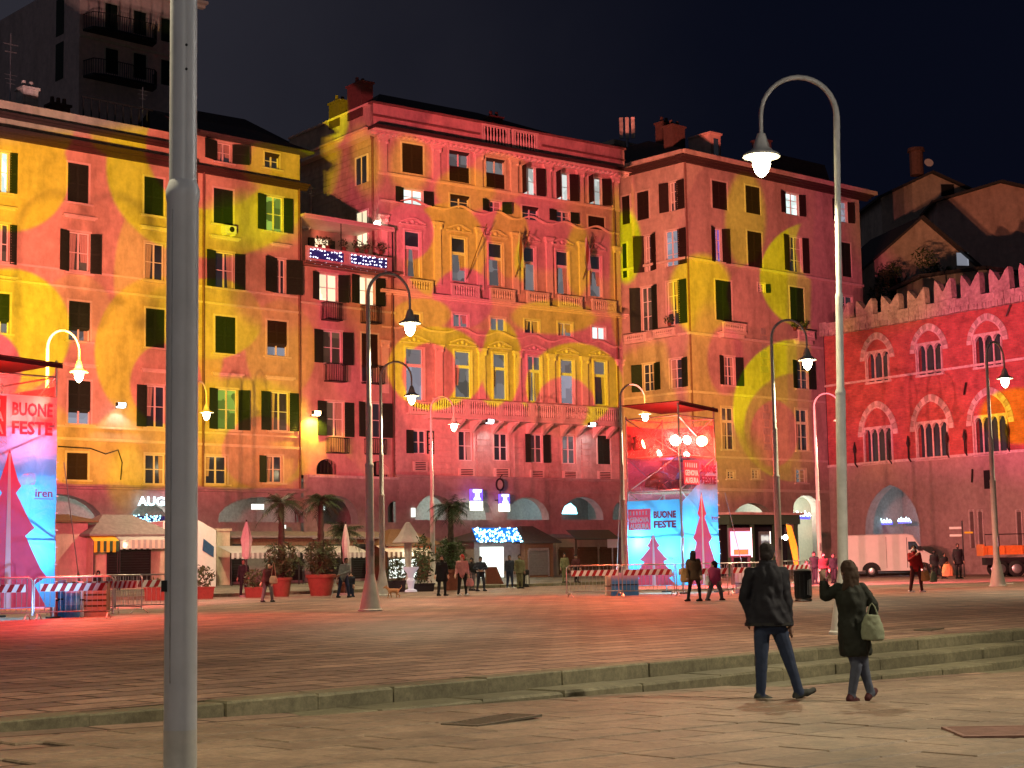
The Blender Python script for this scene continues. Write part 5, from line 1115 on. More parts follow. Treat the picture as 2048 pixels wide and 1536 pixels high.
for px, Y, rz, lb in LPS:
    p = gat(px, Y)
    if px == 741: lp1.location = (p.x, p.y, p.z); lp1.rotation_euler = (0, 0, rz); lp1['label'] = lb
    else: dup(lp1, (p.x, p.y, p.z), rz, lb)
p = at(360, 10.1, -.12); near = thing('lamp_post', 'thick grey pole nearest the camera at the left, top out of frame', 'lamp post', (p.x, p.y, zlow(p)), 0, 'curved street lamp posts on the square')
B = MB(); B.lathe([(.2, 0), (.2, .02), (.102, .03), (.101, 3.66), (.108, 3.69), (.108, 3.74), (.088, 3.80)], 0, 0, 0, 32); B.build('lower_pole', 'grey_pole', near, True)
B = MB(); B.lathe([(.088, 3.79), (.083, 8.7)], 0, 0, 0, 32); B.build('upper_pole', 'grey_pole', near, True)
for ch in [c_ for c_ in bpy.data.objects if c_.parent == lp0 and c_.name.split('.')[0] in ('arch', 'shade', 'bulb')]: c2 = ch.copy(); C.objects.link(c2); c2.parent = near; c2.rotation_euler = (0, 0, radians(150))
B = MB(); B.box(-.106, -.072, -.084, -.05, 1.18, 1.25); B.build('sticker', 'black', near)
B = MB(); B.tube([(-.048, -.092, .62), (-.048, -.092, 3.6)], .006, 5); B.build('highlight_strip', 'steel', near)  # thin steel strip added to imitate the highlight line on the pole
B = MB(); B.ell((0, 0, 0), (.010, .01, .010), 6, 4); h_ = B.mesh('bolt', 'black')
for zz in (4.52, 4.68): o = link('bolt', h_, near, (.035, -.080, zz))
B = MB(); B.lathe([(.1030, .0), (.1030, .33)], 0, 0, 0, 24, False); B.build('painted_band', 'post_paint', near, True)
# two unseen posts added out of frame to light the foreground
q_ = dup(lp0, (11.5, 15.0, -.4), radians(120), 'added lamp post outside the picture at the right, lighting the foreground')
q2_ = dup(lp0, (1.6, -7.0, -.1), radians(60), 'added lamp post behind the camera, lighting the near pole')
for ch in [c_ for c_ in bpy.data.objects if c_.parent in (q_, q2_) and c_.name.startswith('bulb')]: ch.data = ch.data.copy(); ch.data.materials[0] = MT['bulb_near']
posts = [o for o in bpy.data.objects if o.name.startswith('lamp_post') and o.parent is None]
for r_ in posts:
    rz_ = radians(150) if r_ == near else r_.rotation_euler.z
    w_ = 400 if r_ == q2_ else 3600 if r_ == q_ else 1900 if r_ in (near, lp0) else 2300
    p_ = Vector(r_.location) + Vector((1.28 * cos(rz_), 1.28 * sin(rz_), 7.58)); spotlamp('street_lamp_light', p_, p_ + Vector((0, 0, -1)), w_, (1, .83, .50), radians(150), .35, .12)

# ================================================================== banner towers
def tree_poly(w, h, n=4):
    """half outline of the stylised fir, apex at (0,h)"""
    prof = [(0, 1.0), (.10, .90), (.22, .80), (.30, .765), (.17, .72), (.33, .64), (.52, .54), (.64, .50), (.42, .45), (.58, .36), (.80, .24), (.95, .19), (.66, .14), (.82, .06), (.95, 0)]
    return [(x * w / 2, y * h) for x, y in prof]
def banner_art(parent, W, H, kind, off=-.03):
    """red tree with white stripe, lettering; local XZ plane facing -Y; origin lower left"""
    th = H * (.74 if kind != 'small' else .60); cx = W * .5; pr = tree_poly(W * .84, th); B = MB(); zb = .02
    L = [(cx - x, z + zb) for x, z in pr]; R = [(cx + x, z + zb) for x, z in pr]
    for i in range(len(L) - 1): B.quad((L[i + 1][0], off, L[i + 1][1]), (R[i + 1][0], off, R[i + 1][1]), (R[i][0], off, R[i][1]), (L[i][0], off, L[i][1]))
    B.build('printed_tree', 'banner_red', parent)
    B = MB(); s = W * .035; B.quad((cx - s, off - .004, zb), (cx + s, off - .004, zb), (cx + s * .3, off - .004, zb + th * .97), (cx - s * .3, off - .004, zb + th * .97)); B.build('printed_stripe', 'banner_white', parent)
    zt = H * (.80 if kind != 'small' else .655); hh = H - zt if kind != 'small' else H * .26
    B = MB(); B.quad((W * .03, off, zt), (W * .46, off, zt), (W * .46, off, zt + hh * .95), (W * .03, off, zt + hh * .95)); B.build('printed_square', 'banner_red', parent)
    sz = hh * .42; lh = hh * .30
    B = MB()
    for k in range(6): B.box(W * (.07 + .06 * k), W * (.095 + .06 * k), off - .007, off - .003, zt + hh * .68, zt + hh * .86)
    o = B.build('blurred_lettering', 'banner_white', parent); o['kind'] = 'stuff'
    for k, s_ in enumerate(('', 'GENOVA', 'AUGURA')): s_ and text(s_, hh * .30, 'banner_white', parent, (W * .06, off - .006, zt + hh * (.66 - .30 * k)), W * .37, .012)
    text('BUONE', sz, 'banner_ink', parent, (W * .52, off - .004, zt + hh * .52), W * .42, .014); text('FESTE', sz, 'banner_ink', parent, (W * .52, off - .004, zt + hh * .08), W * .42, .014)
    z2 = H * (.52 if kind != 'small' else .30); text('iren', H * .055, 'banner_ink', parent, (W * .77, off - .004, z2), W * .18, .004); B = MB(); B.quad((W * .76, off - .004, z2 - .06), (W * .96, off - .004, z2 - .06), (W * .96, off - .004, z2 - .04), (W * .76, off - .004, z2 - .04)); B.build('printed_line', 'banner_ink', parent)
def cloth(W, H, y, m, name, parent, fold=.012, cut=None):
    B = MB(); nx, nz = 14, 30; random.seed(int(W * 100)); ph = [random.uniform(0, 6) for _ in range(6)]
    def f(i, j):
        x, z = W * i / nx, H * j / nz
        if cut: z = min(z, H * .66 + (x / W) * H * .34) if j == nz or z > H * .66 + (x / W) * H * .34 else z
        return (x, y + fold * (sin(x * 3 + z * 2 + ph[0]) + sin(z * 4.3 - x * 2 + ph[1]) + .6 * sin(x * 7 - z * 5 + ph[2])) * .4, z)
    for i in range(nx):
        for j in range(nz): B.quad(f(i, j), f(i + 1, j), f(i + 1, j + 1), f(i, j + 1))
    return B.build(name, m, parent, True)
def bmat(k, col, tr=.0):
    m = mat(k, col, .45, .06, 3., spec=.4); MT[k] = m; nt = m.node_tree
bmat('banner_blue', (.10, .34, .66)); bmat('banner_back', (.40, .10, .13)); bmat('banner_red', (.85, .09, .12)); bmat('banner_white', (.78, .82, .9)); bmat('banner_ink', (.16, .02, .06))
# banner cloth: blue print fading to pale pink at the top (print gradient)
m = MT['banner_blue']; nt = m.node_tree; b = nt.nodes['Principled BSDF']; t_ = N(nt, 'ShaderNodeTexCoord'); s_ = N(nt, 'ShaderNodeSeparateXYZ'); nt.links.new(t_.outputs['Generated'], s_.inputs[0])
rp = N(nt, 'ShaderNodeValToRGB'); rp.color_ramp.elements[0].position = .62; rp.color_ramp.elements[0].color = (.09, .36, .74, 1); rp.color_ramp.elements[1].position = .86; rp.color_ramp.elements[1].color = (.60, .40, .56, 1); nt.links.new(s_.outputs[2], rp.inputs[0])
wn_ = N(nt, 'ShaderNodeTexNoise'); wn_.inputs['Scale'].default_value = 1.4; wn_.inputs['Detail'].default_value = 4; wn_.inputs['Distortion'].default_value = 1.2; nt.links.new(t_.outputs['Object'], wn_.inputs['Vector'])
bp_ = N(nt, 'ShaderNodeBump'); bp_.inputs['Strength'].default_value = .9; bp_.inputs['Distance'].default_value = .12; nt.links.new(wn_.outputs[0], bp_.inputs['Height']); nt.links.new(bp_.outputs[0], b.inputs['Normal']); nt.links.new(rp.outputs[0], b.inputs['Base Color'])
for k_ in ('banner_blue', 'banner_red', 'banner_white', 'banner_back'):   # thin cloth lets the lamps inside the towers shine through
    nt = MT[k_].node_tree; b = nt.nodes['Principled BSDF']; o_ = nt.nodes['Material Output']; tl = N(nt, 'ShaderNodeBsdfTranslucent'); ms = N(nt, 'ShaderNodeMixShader'); ms.inputs[0].default_value = .5
    src = b.inputs['Base Color'].links[0].from_socket if b.inputs['Base Color'].links else None
    if src: nt.links.new(src, tl.inputs[0])
    nt.links.new(b.outputs[0], ms.inputs[1]); nt.links.new(tl.outputs[0], ms.inputs[2]); nt.links.new(ms.outputs[0], o_.inputs[0])
bmat('banner_cyan', (.08, .38, .66)); MT['banner_cyan'].node_tree.nodes['Principled BSDF'].inputs['Roughness'].default_value = .5
nt = MT['banner_cyan'].node_tree; b = nt.nodes['Principled BSDF']; tl = N(nt, 'ShaderNodeBsdfTranslucent'); ms = N(nt, 'ShaderNodeMixShader'); ms.inputs[0].default_value = .5; nt.links.new(b.inputs['Base Color'].links[0].from_socket, tl.inputs[0]); nt.links.new(b.outputs[0], ms.inputs[1]); nt.links.new(tl.outputs[0], ms.inputs[2]); nt.links.new(ms.outputs[0], nt.nodes['Material Output'].inputs[0])
mf = bpy.data.materials.new('red_haze_film'); mf.use_nodes = True; nt = mf.node_tree; b = nt.nodes['Principled BSDF']; b.inputs['Base Color'].default_value = (.6, .35, .38, 1); b.inputs['Roughness'].default_value = .25  # wrapping film, coloured pinkish red to give the glow of lit haze
tp = N(nt, 'ShaderNodeBsdfTransparent'); tl = N(nt, 'ShaderNodeBsdfTranslucent'); tl.inputs[0].default_value = (.7, .3, .32, 1); m1 = N(nt, 'ShaderNodeMixShader'); m1.inputs[0].default_value = .6; m2_ = N(nt, 'ShaderNodeMixShader'); nf = N(nt, 'ShaderNodeTexNoise'); nf.inputs['Scale'].default_value = 2.5; nf.inputs['Detail'].default_value = 6; nf.inputs['Distortion'].default_value = 2
tcf = N(nt, 'ShaderNodeTexCoord'); nt.links.new(tcf.outputs['Object'], nf.inputs['Vector']); rf = N(nt, 'ShaderNodeMapRange'); rf.inputs[1].default_value = .35; rf.inputs[2].default_value = .7; rf.inputs[3].default_value = .12; rf.inputs[4].default_value = .5; nt.links.new(nf.outputs[0], rf.inputs[0]); nt.links.new(rf.outputs[0], m2_.inputs[0])
nt.links.new(b.outputs[0], m1.inputs[1]); nt.links.new(tl.outputs[0], m1.inputs[2]); nt.links.new(tp.outputs[0], m2_.inputs[1]); nt.links.new(m1.outputs[0], m2_.inputs[2]); nt.links.new(m2_.outputs[0], nt.nodes['Material Output'].inputs[0]); MT['red_haze_film'] = mf
def tower(P, ang, S, H, label, faces):
    """P: nearest corner; local x runs along the right-hand face, local y along the back-left; square S"""
    t = thing('banner_tower', label, 'banner tower', P, ang, 'scaffold banner towers with projectors')
    cs = [(0, 0), (S, 0), (S, S), (0, S)]
    for x, y in cs:
        B = MB(); B.tube([(x, y, .0), (x, y, H - (.35 if y > .1 else 0))], .035, 8); B.build('upright', 'steel', t)
        B = MB(); B.box(x - .14, x + .14, y - .14, y + .14, 0, .05); B.build('foot_plate', 'black', t)
    for (p, q) in ((0, 1), (1, 2), (2, 3), (3, 0)):
        for z in (.35, 2.05, 3.75, 5.0, H - .45):
            B = MB(); B.tube([(*cs[p], z), (*cs[q], z)], .026, 6); B.build('ledger', 'steel', t)
        for k, (za, zb) in enumerate(((2.05, 3.75), (3.75, 5.0), (5.0, H - .45))):
            a, b_ = (p, q) if k % 2 else (q, p); B = MB(); B.tube([(*cs[a], za), (*cs[b_], zb)], .024, 6); B.build('brace', 'steel', t)
    for z in (3.75, 5.0): B = MB(); B.box(.06, S - .06, .06, S - .06, z - .06, z - .02); B.build('deck', 'wood', t)
    B = MB(); o = .12; th = .03   # sloping canopy
    B.loft([[(-o, -o, H + .05), (S + o, -o, H - .1), (S + o, S + o, H - .1), (-o, S + o, H + .05)], [(-o, -o, H + .05 + th), (S + o, -o, H - .1 + th), (S + o, S + o, H - .1 + th), (-o, S + o, H + .05 + th)]]); B.build('canopy', 'canopy_cloth', t)
    B = MB(); B.quad((-o, -o - .01, H - .08), (S + o, -o - .01, H - .22), (S + o, -o - .01, H - .11), (-o, -o - .01, H + .04)); B.build('canopy_skirt', 'canopy_cloth', t)
    for (qx, qy, rz_) in ((S - .05, S + .0, 180), (S + .0, .05, 90)):
        cb_ = cloth(S - .1, H - 1.2, 0, 'banner_back', 'banner', t, .02); cb_.matrix_local = Matrix.Translation((qx, qy, .5)) @ Matrix.Rotation(radians(rz_), 4, 'Z')
    for kind, hb, face in faces:
        e = bpy.data.objects.new('banner', None)
        me_parent = MB(); cl = cloth(S, hb, 0, 'banner_cyan' if kind == 'small' else 'banner_blue', 'banner', t, .03, cut=(kind == 'cut')); 
        if face == 'x': cl.matrix_local = Matrix.Translation((0, -.07, .3))
        else: cl.matrix_local = Matrix.Translation((-.07, S, .3)) @ Matrix.Rotation(radians(-90), 4, 'Z')
        banner_art(cl, S, hb, kind, -.05)
    # wrapping film round the upper half, red haze put into its tint
    for (qx, qy, rz_) in ((.04, -.035, 0), (-.035, S - .04, -90)):
        fl = cloth(S - .08, H - .55 - 3.5, 0, 'red_haze_film', 'wrapping_film', t, .05); fl.matrix_local = Matrix.Translation((qx, qy, 3.5)) @ Matrix.Rotation(radians(rz_), 4, 'Z')
    # projector and wash-light heads on the top deck
    random.seed(4)
    for (x, y, z, ax, mk, sc_) in ((.35, .4, 5.55, 0, 'lens_red', 1.2), (1.0, .35, 5.6, .4, 'lens_red', 1.0), (S - .3, .35, 5.6, -.3, 'lens_orange', 1.2), (.3, S - .5, 5.5, 1.2, 'lens_orange', 1.0), (.4, 1.2, 5.1, .9, 'lens_red', .9), (S * .5, .5, 5.05, .2, 'lens_red', .7)):
        B = MB(); B.box(-.16, .16, -.02, .36, -.14, .14); B.box(-.2, -.165, .05, .25, -.1, .3).box(.165, .2, .05, .25, -.1, .3).box(-.2, .2, .05, .25, .3, .33); o1 = B.build('projector_head', 'black', t); o1.location = (x, y, z); o1.rotation_euler = (radians(-14), 0, radians(-45) + ax)
        B = MB(); B.loft([[(.17 * sc_ * cos(k * pi / 7), -.05, .17 * sc_ * sin(k * pi / 7)) for k in range(14)], [(.10 * sc_ * cos(k * pi / 7), -.021, .10 * sc_ * sin(k * pi / 7)) for k in range(14)]]); B.build('lens', mk, o1)
    for (x, y, z, r) in ((.5, 1.3, 4.1, .5), (1.5, .8, 4.15, .38)):
        B = MB(); B.lathe([(r * .2, 0), (r, .1), (r, .35), (r * .7, .6), (r * .1, .7)], x, y, z - .3, 12); B.build('cable_coil', 'black', t)
    B = MB(); B.box(.5, 1.6, .7, 1.3, 3.76, 4.15).box(.9, S - .3, .9, 1.6, 5.02, 5.3); B.build('equipment_case', 'black', t)
    for z in np.arange(.5, 4.4, .45): B = MB(); B.box(S - .01, S + .05, -.1, -.06, z, z + .03); B.build('banner_tie', 'white', t)
    return t
PR_ = gat(1367, 58.0); aR = atan2(.766, .643) - 0; tR = tower((PR_.x, PR_.y, 0), radians(50) * 1.0, 2.35, 6.9, 'right scaffold tower with blue and red tree banners, standing before the corner block', [('cut', 4.55, 'x'), ('small', 3.1, 'y')])
pe = at(106, 42.6, 0); dL = Vector((sin(radians(43)), cos(radians(43)), 0)); SL = 2.8; PL_ = pe - dL * SL
tL_ = tower((PL_.x, PL_.y, 0), atan2(dL.y, dL.x), SL, 6.85, 'left scaffold tower with a tall blue banner, cut by the left picture edge', [('full', 5.55, 'x')])
# red and white working lights of the towers
def L2W(P, a, v): return Vector((P.x, P.y, 0)) + Matrix.Rotation(a, 3, 'Z') @ Vector(v)
for (Pq, a, S_) in ((PR_, radians(50), 2.35), (PL_, atan2(dL.y, dL.x), SL)):
    pointlamp('tower_red_light', L2W(Pq, a, (S_ * .4, .9, 5.45)), 700, (1, .025, .02), .12); pointlamp('tower_red_light', L2W(Pq, a, (S_ * .6, -.5, 5.3)), 170, (1, .05, .03), .12)
    pointlamp('tower_red_light', L2W(Pq, a, (-.5, S_ * .5, 5.2)), 300, (1, .08, .04), .12)
    pointlamp('tower_blue_light', L2W(Pq, a, (S_ * .5, S_ * .5, 4.7)), 40, (.35, .35, 1), .15)
aL_ = atan2(dL.y, dL.x); aR_ = radians(50)
pointlamp('banner_inner_lamp', L2W(PR_, aR_, (.55, .5, 1.45)), 330, (.35, .8, 1), .1); pointlamp('banner_inner_lamp', L2W(PR_, aR_, (1.95, .5, 1.6)), 260, (.35, .8, 1), .1); pointlamp('banner_inner_lamp', L2W(PR_, aR_, (.4, 1.9, 1.9)), 420, (.45, .88, 1), .1)
pointlamp('banner_inner_lamp', L2W(PL_, aL_, (2.1, .6, 1.8)), 300, (.3, .7, 1), .1); pointlamp('banner_inner_lamp', L2W(PL_, aL_, (1.0, .6, 2.6)), 190, (.3, .7, 1), .1); pointlamp('banner_inner_lamp', L2W(PL_, aL_, (2.2, .7, 3.4)), 80, (.5, .8, 1), .1)
spotlamp('banner_floodlight', L2W(PR_, aR_, (1.2, -2.2, .25)), L2W(PR_, aR_, (1.2, 0, 2.0)), 200, (.45, .75, 1), radians(110), .8)
spotlamp('banner_floodlight', L2W(PR_, aR_, (-2.4, 1.6, 1.1)), L2W(PR_, aR_, (0, 1.3, 1.9)), 160, (.5, .8, 1), radians(110), .8)
spotlamp('banner_floodlight', L2W(PL_, aL_, (1.6, -2.6, .25)), L2W(PL_, aL_, (1.5, 0, 2.8)), 330, (.3, .6, 1), radians(120), .8)
pointlamp('banner_inner_lamp', L2W(PL_, aL_, (2.0, .7, 4.6)), 130, (.85, .7, 1), .1)
# red wash heads on the front of the towers colour the paving round them
spotlamp('tower_red_wash', L2W(PL_, atan2(dL.y, dL.x), (2.2, -.35, 6.3)), L2W(PL_, atan2(dL.y, dL.x), (2.4, -3.2, 0)), 6500, (1, .07, .045), radians(105), .9)
spotlamp('tower_red_wash', L2W(PR_, radians(50), (1.6, -.35, 6.3)), L2W(PR_, radians(50), (3.0, -3., 0)), 4200, (1, .09, .04), radians(125), .9)
spotlamp('tower_red_wash', L2W(PR_, radians(50), (-.35, 1.6, 6.2)), L2W(PR_, radians(50), (-9, 1.5, 0)), 4800, (1, .12, .04), radians(125), .9)
spotlamp('tower_red_wash', L2W(PL_, aL_, (2.9, -.2, 6.0)), at(748, 49, 3.0), 6500, (1, .11, .09), radians(40), .7)
spotlamp('tower_red_wash', L2W(PR_, aR_, (2.5, -.2, 6.0)), at(1930, 58, 2.2), 3000, (1, .08, .06), radians(44), .8)
# ================================================================== arcade interiors
def interior(fac, par, a, c, zc, depth=4.2, m='trim', y0=.5):
    B = MB(); B.quad((a, depth, -.1), (c, depth, -.1), (c, depth, zc), (a, depth, zc)); B.quad((a, y0, zc), (c, y0, zc), (c, depth, zc), (a, depth, zc)); B.quad((a, y0, -.1), (a, depth, -.1), (a, depth, zc), (a, y0, zc)); B.quad((c, y0, -.1), (c, y0, zc), (c, depth, zc), (c, depth, -.1)); B.quad((a, y0 - 1, .45), (c, y0 - 1, .45), (c, depth, .45), (a, depth, .45))
    return B.build('arcade_interior', m, par)
interior(B1, tB1, sB1a, sJ - .05, 6.0, m='stone'); interior(B1, tP, sJ + .05, sB1b - .1, 6.0, m='arcade_stone'); interior(B2, tB2, .1, sRa - .1, 6.0, m='stone'); interior(B3R, tB3, .3, sR3 - .2, 5.4, m='trim'); interior(B4, tB4, big[0] - 1.5, big[1] + 1.5, zAp + .2, 5, 'stone', .7)
def inlight(fac, x, y, dep, pw, col): S, z = fac.px(x, y); pointlamp('arcade_lamp_light', fac.W(S, z, -dep), pw, col, .12)
inlight(B1, 130, 1010, 2.4, 60, (.85, 1, .9)); inlight(B1, 305, 1022, 1.6, 170, (.8, 1, .95)); inlight(B1, 520, 1025, 2.2, 55, (1, .92, .8)); inlight(B1, 660, 1020, 2.2, 35, (.9, .9, .8))
inlight(B2, 935, 1015, 2.2, 110, (.8, 1, .95)); inlight(B2, 1045, 1020, 2.4, 90, (.85, .95, .9)); inlight(B2, 1150, 1020, 2.4, 60, (.6, .85, 1)); inlight(B2, 860, 1020, 2.4, 15, (1, .8, .7))
inlight(B3R, 1606, 1012, 1.2, 260, (.85, 1, .92)); inlight(B3R, 1678, 1016, 1.4, 260, (.85, 1, .85)); inlight(B4, 1812, 1020, 2.6, 140, (.8, .9, 1)); inlight(B4, 1770, 1035, 3., 40, (.6, .75, 1))
def glow_sign(fac, x0, y0, x1, y1, out, txt, tm, back, label, cat='sign', name='lit_sign', up=False, h=None, group=None):
    a, c, zb, zt = wpx(fac, x0, y0, x1, y1, up) if not out else (lambda p, q: (p[0], q[0], q[1], p[1]))(fac.px(x0, y0, out), fac.px(x1, y1, out))
    if up and out: p, q = fac.px(x0, y1, out), fac.px(x1, y0, out); a, c, zb, zt = p[0], q[0], p[1], q[1]
    t = thing(name, label, cat, fac.W(a, zb, out), fac.rz, group); w = c - a; hh = zt - zb
    if back: B = MB(); B.box(0, w, 0, .12, 0, hh); B.build('panel', back, t)
    if txt: text(txt, hh * (h or 1.1), tm, t, (w * .05, -.02, hh * .12), w * .9, .02)
    return t
glow_sign(B1, 270, 991, 372, 1014, .35, 'AUGURI', 'neon_ice', None, 'icy white AUGURI letters of light over the left arcade, beside the near pole')
t = glow_sign(B1, 264, 1032, 340, 1047, .2, None, None, 'fairy_blue', 'dark blue light panel with tiny white bulbs under the AUGURI letters', 'fairy lights', 'fairy_light_box')
def sparkle(t, w, h, n, m, y=-.03, r=.035, seed=1):
    random.seed(seed); B = MB()
    for k in range(n): B.ell((random.uniform(0, w), y, random.uniform(0, h)), (r, r, r), 5, 4)
    o = B.build('bulbs', m, t); o['kind'] = 'stuff'
sparkle(t, 1.6, .45, 60, 'fairy_cyan')
# cinema-like tobacconist signs
for (x0, y0, x1, y1, lb) in ((943, 978, 966, 1021, 'bigger blue and white lit tobacconist sign on the arcade'), (1001, 988, 1020, 1023, 'smaller blue and white lit tobacconist sign beside the round clock')):
    p, q = B2.px(x0, y0, .9), B2.px(x1, y1, .9); w = q[0] - p[0]; h = p[1] - q[1]; t = thing('shop_sign', lb, 'shop sign', B2.W(p[0], q[1], .9), B2.rz, 'lit signs on the arcade front')
    B = MB(); B.box(0, w, 0, .2, h * .44, h); B.build('blue_panel', 'sign_blue', t); B = MB(); B.box(0, w, 0, .2, 0, h * .435); B.build('white_panel', 'sign_white', t); B = MB(); B.box(w * .4, w * .6, .2, .6, h * .5, h * .6); B.build('bracket', 'iron', t)
    B = MB(); B.prism([(w * .14, h * .98), (w * .14, h * .86), (w * .36, h * .86), (w * .34, h * .62), (w * .2, h * .55), (w * .2, h * .5), (w * .8, h * .5), (w * .8, h * .55), (w * .66, h * .62), (w * .64, h * .86), (w * .86, h * .86), (w * .86, h * .98)], -.03, -.002); B.build('letter_t', 'neon_ice', t)
S, z = B2.px(1000, 969, .7); t = thing('round_clock', 'small round clock in a dark ring bracket between the two lit signs', 'clock', B2.W(S, z, .7), B2.rz)
B = MB(); B.tube([(.27 * cos(a * pi / 10), 0, .34 * sin(a * pi / 10)) for a in range(20)] + [(.27, 0, 0)], .055, 6, False).box(-.03, .03, -.02, .02, -.9, -.34).box(-.03, .03, -.02, .7, -.95, -.89).tube([(0, 0, .38), (.1, 0, .5), (.2, 0, .62)], .03, 5); B.build('ring', 'iron', t)
B = MB(); B.loft([[(.2 * cos(a * pi / 10), y, .26 * sin(a * pi / 10)) for a in range(20)] for y in (-.02, .02)]); B.build('dial', 'cloth_white', t)
# icy decorations inside the arches
for (x0, y0, x1, y1, lb) in ((1121, 1006, 1155, 1028, 'icy blue light decoration inside the fifth palazzo arch'),):
    p, q = B2.px(x0, y0, -.3), B2.px(x1, y1, -.3); w = q[0] - p[0]; h = p[1] - q[1]; t = thing('light_decoration', lb, 'fairy lights', B2.W(p[0], q[1], -.3), B2.rz); B = MB(); B.prism([(0, 0), (w, 0), (w * .9, h * .6), (w * .6, h), (w * .25, h * .7)], 0, .05); B.build('panel', 'fairy_cyan', t)
P, q = B2.px(914, 1010, -.4), B2.px(945, 1037, -.4)
for (f, x0, y0, x1, y1, lb, up) in ((B3R, 1582, 1022, 1620, 1038, 'blue and white luminous shop sign in the first door arch of the corner block', False), (B3R, 1660, 1032, 1680, 1040, 'luminous blue shop sign half hidden by the nearest tall post', False), (B4, 1754, 1036, 1783, 1050, 'left blue lit ribbon sign inside the great pointed arch', True), (B4, 1796, 1034, 1820, 1047, 'right blue lit ribbon sign inside the great pointed arch', True)):
    p = f.px(x0, y1, -.2 if f is B3R else -3.0); q = f.px(x1, y0, -.2 if f is B3R else -3.0); w, h = q[0] - p[0], q[1] - p[1]; t = thing('lit_ribbon_sign', lb, 'shop sign', f.W(p[0], p[1], -.2 if f is B3R else -3.0), f.rz)
    B = MB(); B.box(0, w, 0, .1, 0, h * .35); B.build('blue_strip', 'sign_blue', t); B = MB(); random.seed(2)
    for k in range(5): B.tube([(w * (.05 + .2 * k), -.03, h * .35), (w * (.12 + .2 * k), -.03, h * (.75 + .2 * (k % 2))), (w * (.2 + .2 * k), -.03, h * .4)], .05, 5)
    o = B.build('tube_lettering', 'neon_ice', t)
t = glow_sign(B3R, 1668, 1044, 1690, 1088, .1, None, None, 'sign_white', 'tall glowing yellow and white poster panel behind the nearest tall post', 'lit poster', 'lit_poster'); B = MB(); B.box(.1, .7, -.02, -.005, .3, .5).box(.1, .7, -.02, -.005, .9, 1.2); B.build('print', 'yellow_paint', t)
t = glow_sign(B1, 505, 1008, 528, 1019, -1.2, None, None, 'shop_white', 'small bright white panel light under the wide left arch', 'light', 'panel_light')
t = glow_sign(B1, 632, 1012, 650, 1020, -1., None, None, 'shop_white', 'small bright panel light behind the palm crown', 'light', 'panel_light'); t = glow_sign(B1, 563, 1050, 572, 1057, 1.2, None, None, 'shop_white', 'tiny square lit sign behind the first palm trunk', 'light', 'panel_light')
t = glow_sign(B2, 824, 1016, 831, 1034, .3, None, None, 'shop_white', 'short upright tube light by the barred arch window', 'light', 'tube_light')
# wall floodlights of the facades
_, p = floodlight(B1, None, 241, 814, .5, 'white wall floodlight glaring on the ochre block beside the near pole', 'led_white', 1); spotlamp('wall_floodlight_beam', p + Vector((0, 0, -.1)), p + Vector((-.1, .22, -1)), 40, (.7, .95, 1), radians(120), .5)
_, p = floodlight(B1, None, 632, 830, .5, 'yellow wall floodlight glowing between the ochre block and the narrow house', 'lens_orange', 1); spotlamp('wall_floodlight_beam', p + Vector((0, 0, -.1)), p + Vector((-.15, .25, -1)), 700, (1, .62, .03), radians(140), .5); pointlamp('wall_floodlight_glow', p + Vector((0, -.3, 0)), 40, (1, .7, .1), .12)
_, p = floodlight(B2, None, 979, 846, 1.2, 'left cool white floodlight under the palazzo balcony', 'led_white', 1); spotlamp('wall_floodlight_beam', p + Vector((0, 0, -.1)), p + Vector((.05, .5, -1)), 80, (.75, .95, 1), radians(110), .6)
_, p = floodlight(B2, None, 1183, 852, 1.2, 'right cool white floodlight under the palazzo balcony', 'led_white', 1); spotlamp('wall_floodlight_beam', p + Vector((0, 0, -.1)), p + Vector((.05, .5, -1)), 80, (.75, .95, 1), radians(110), .6)

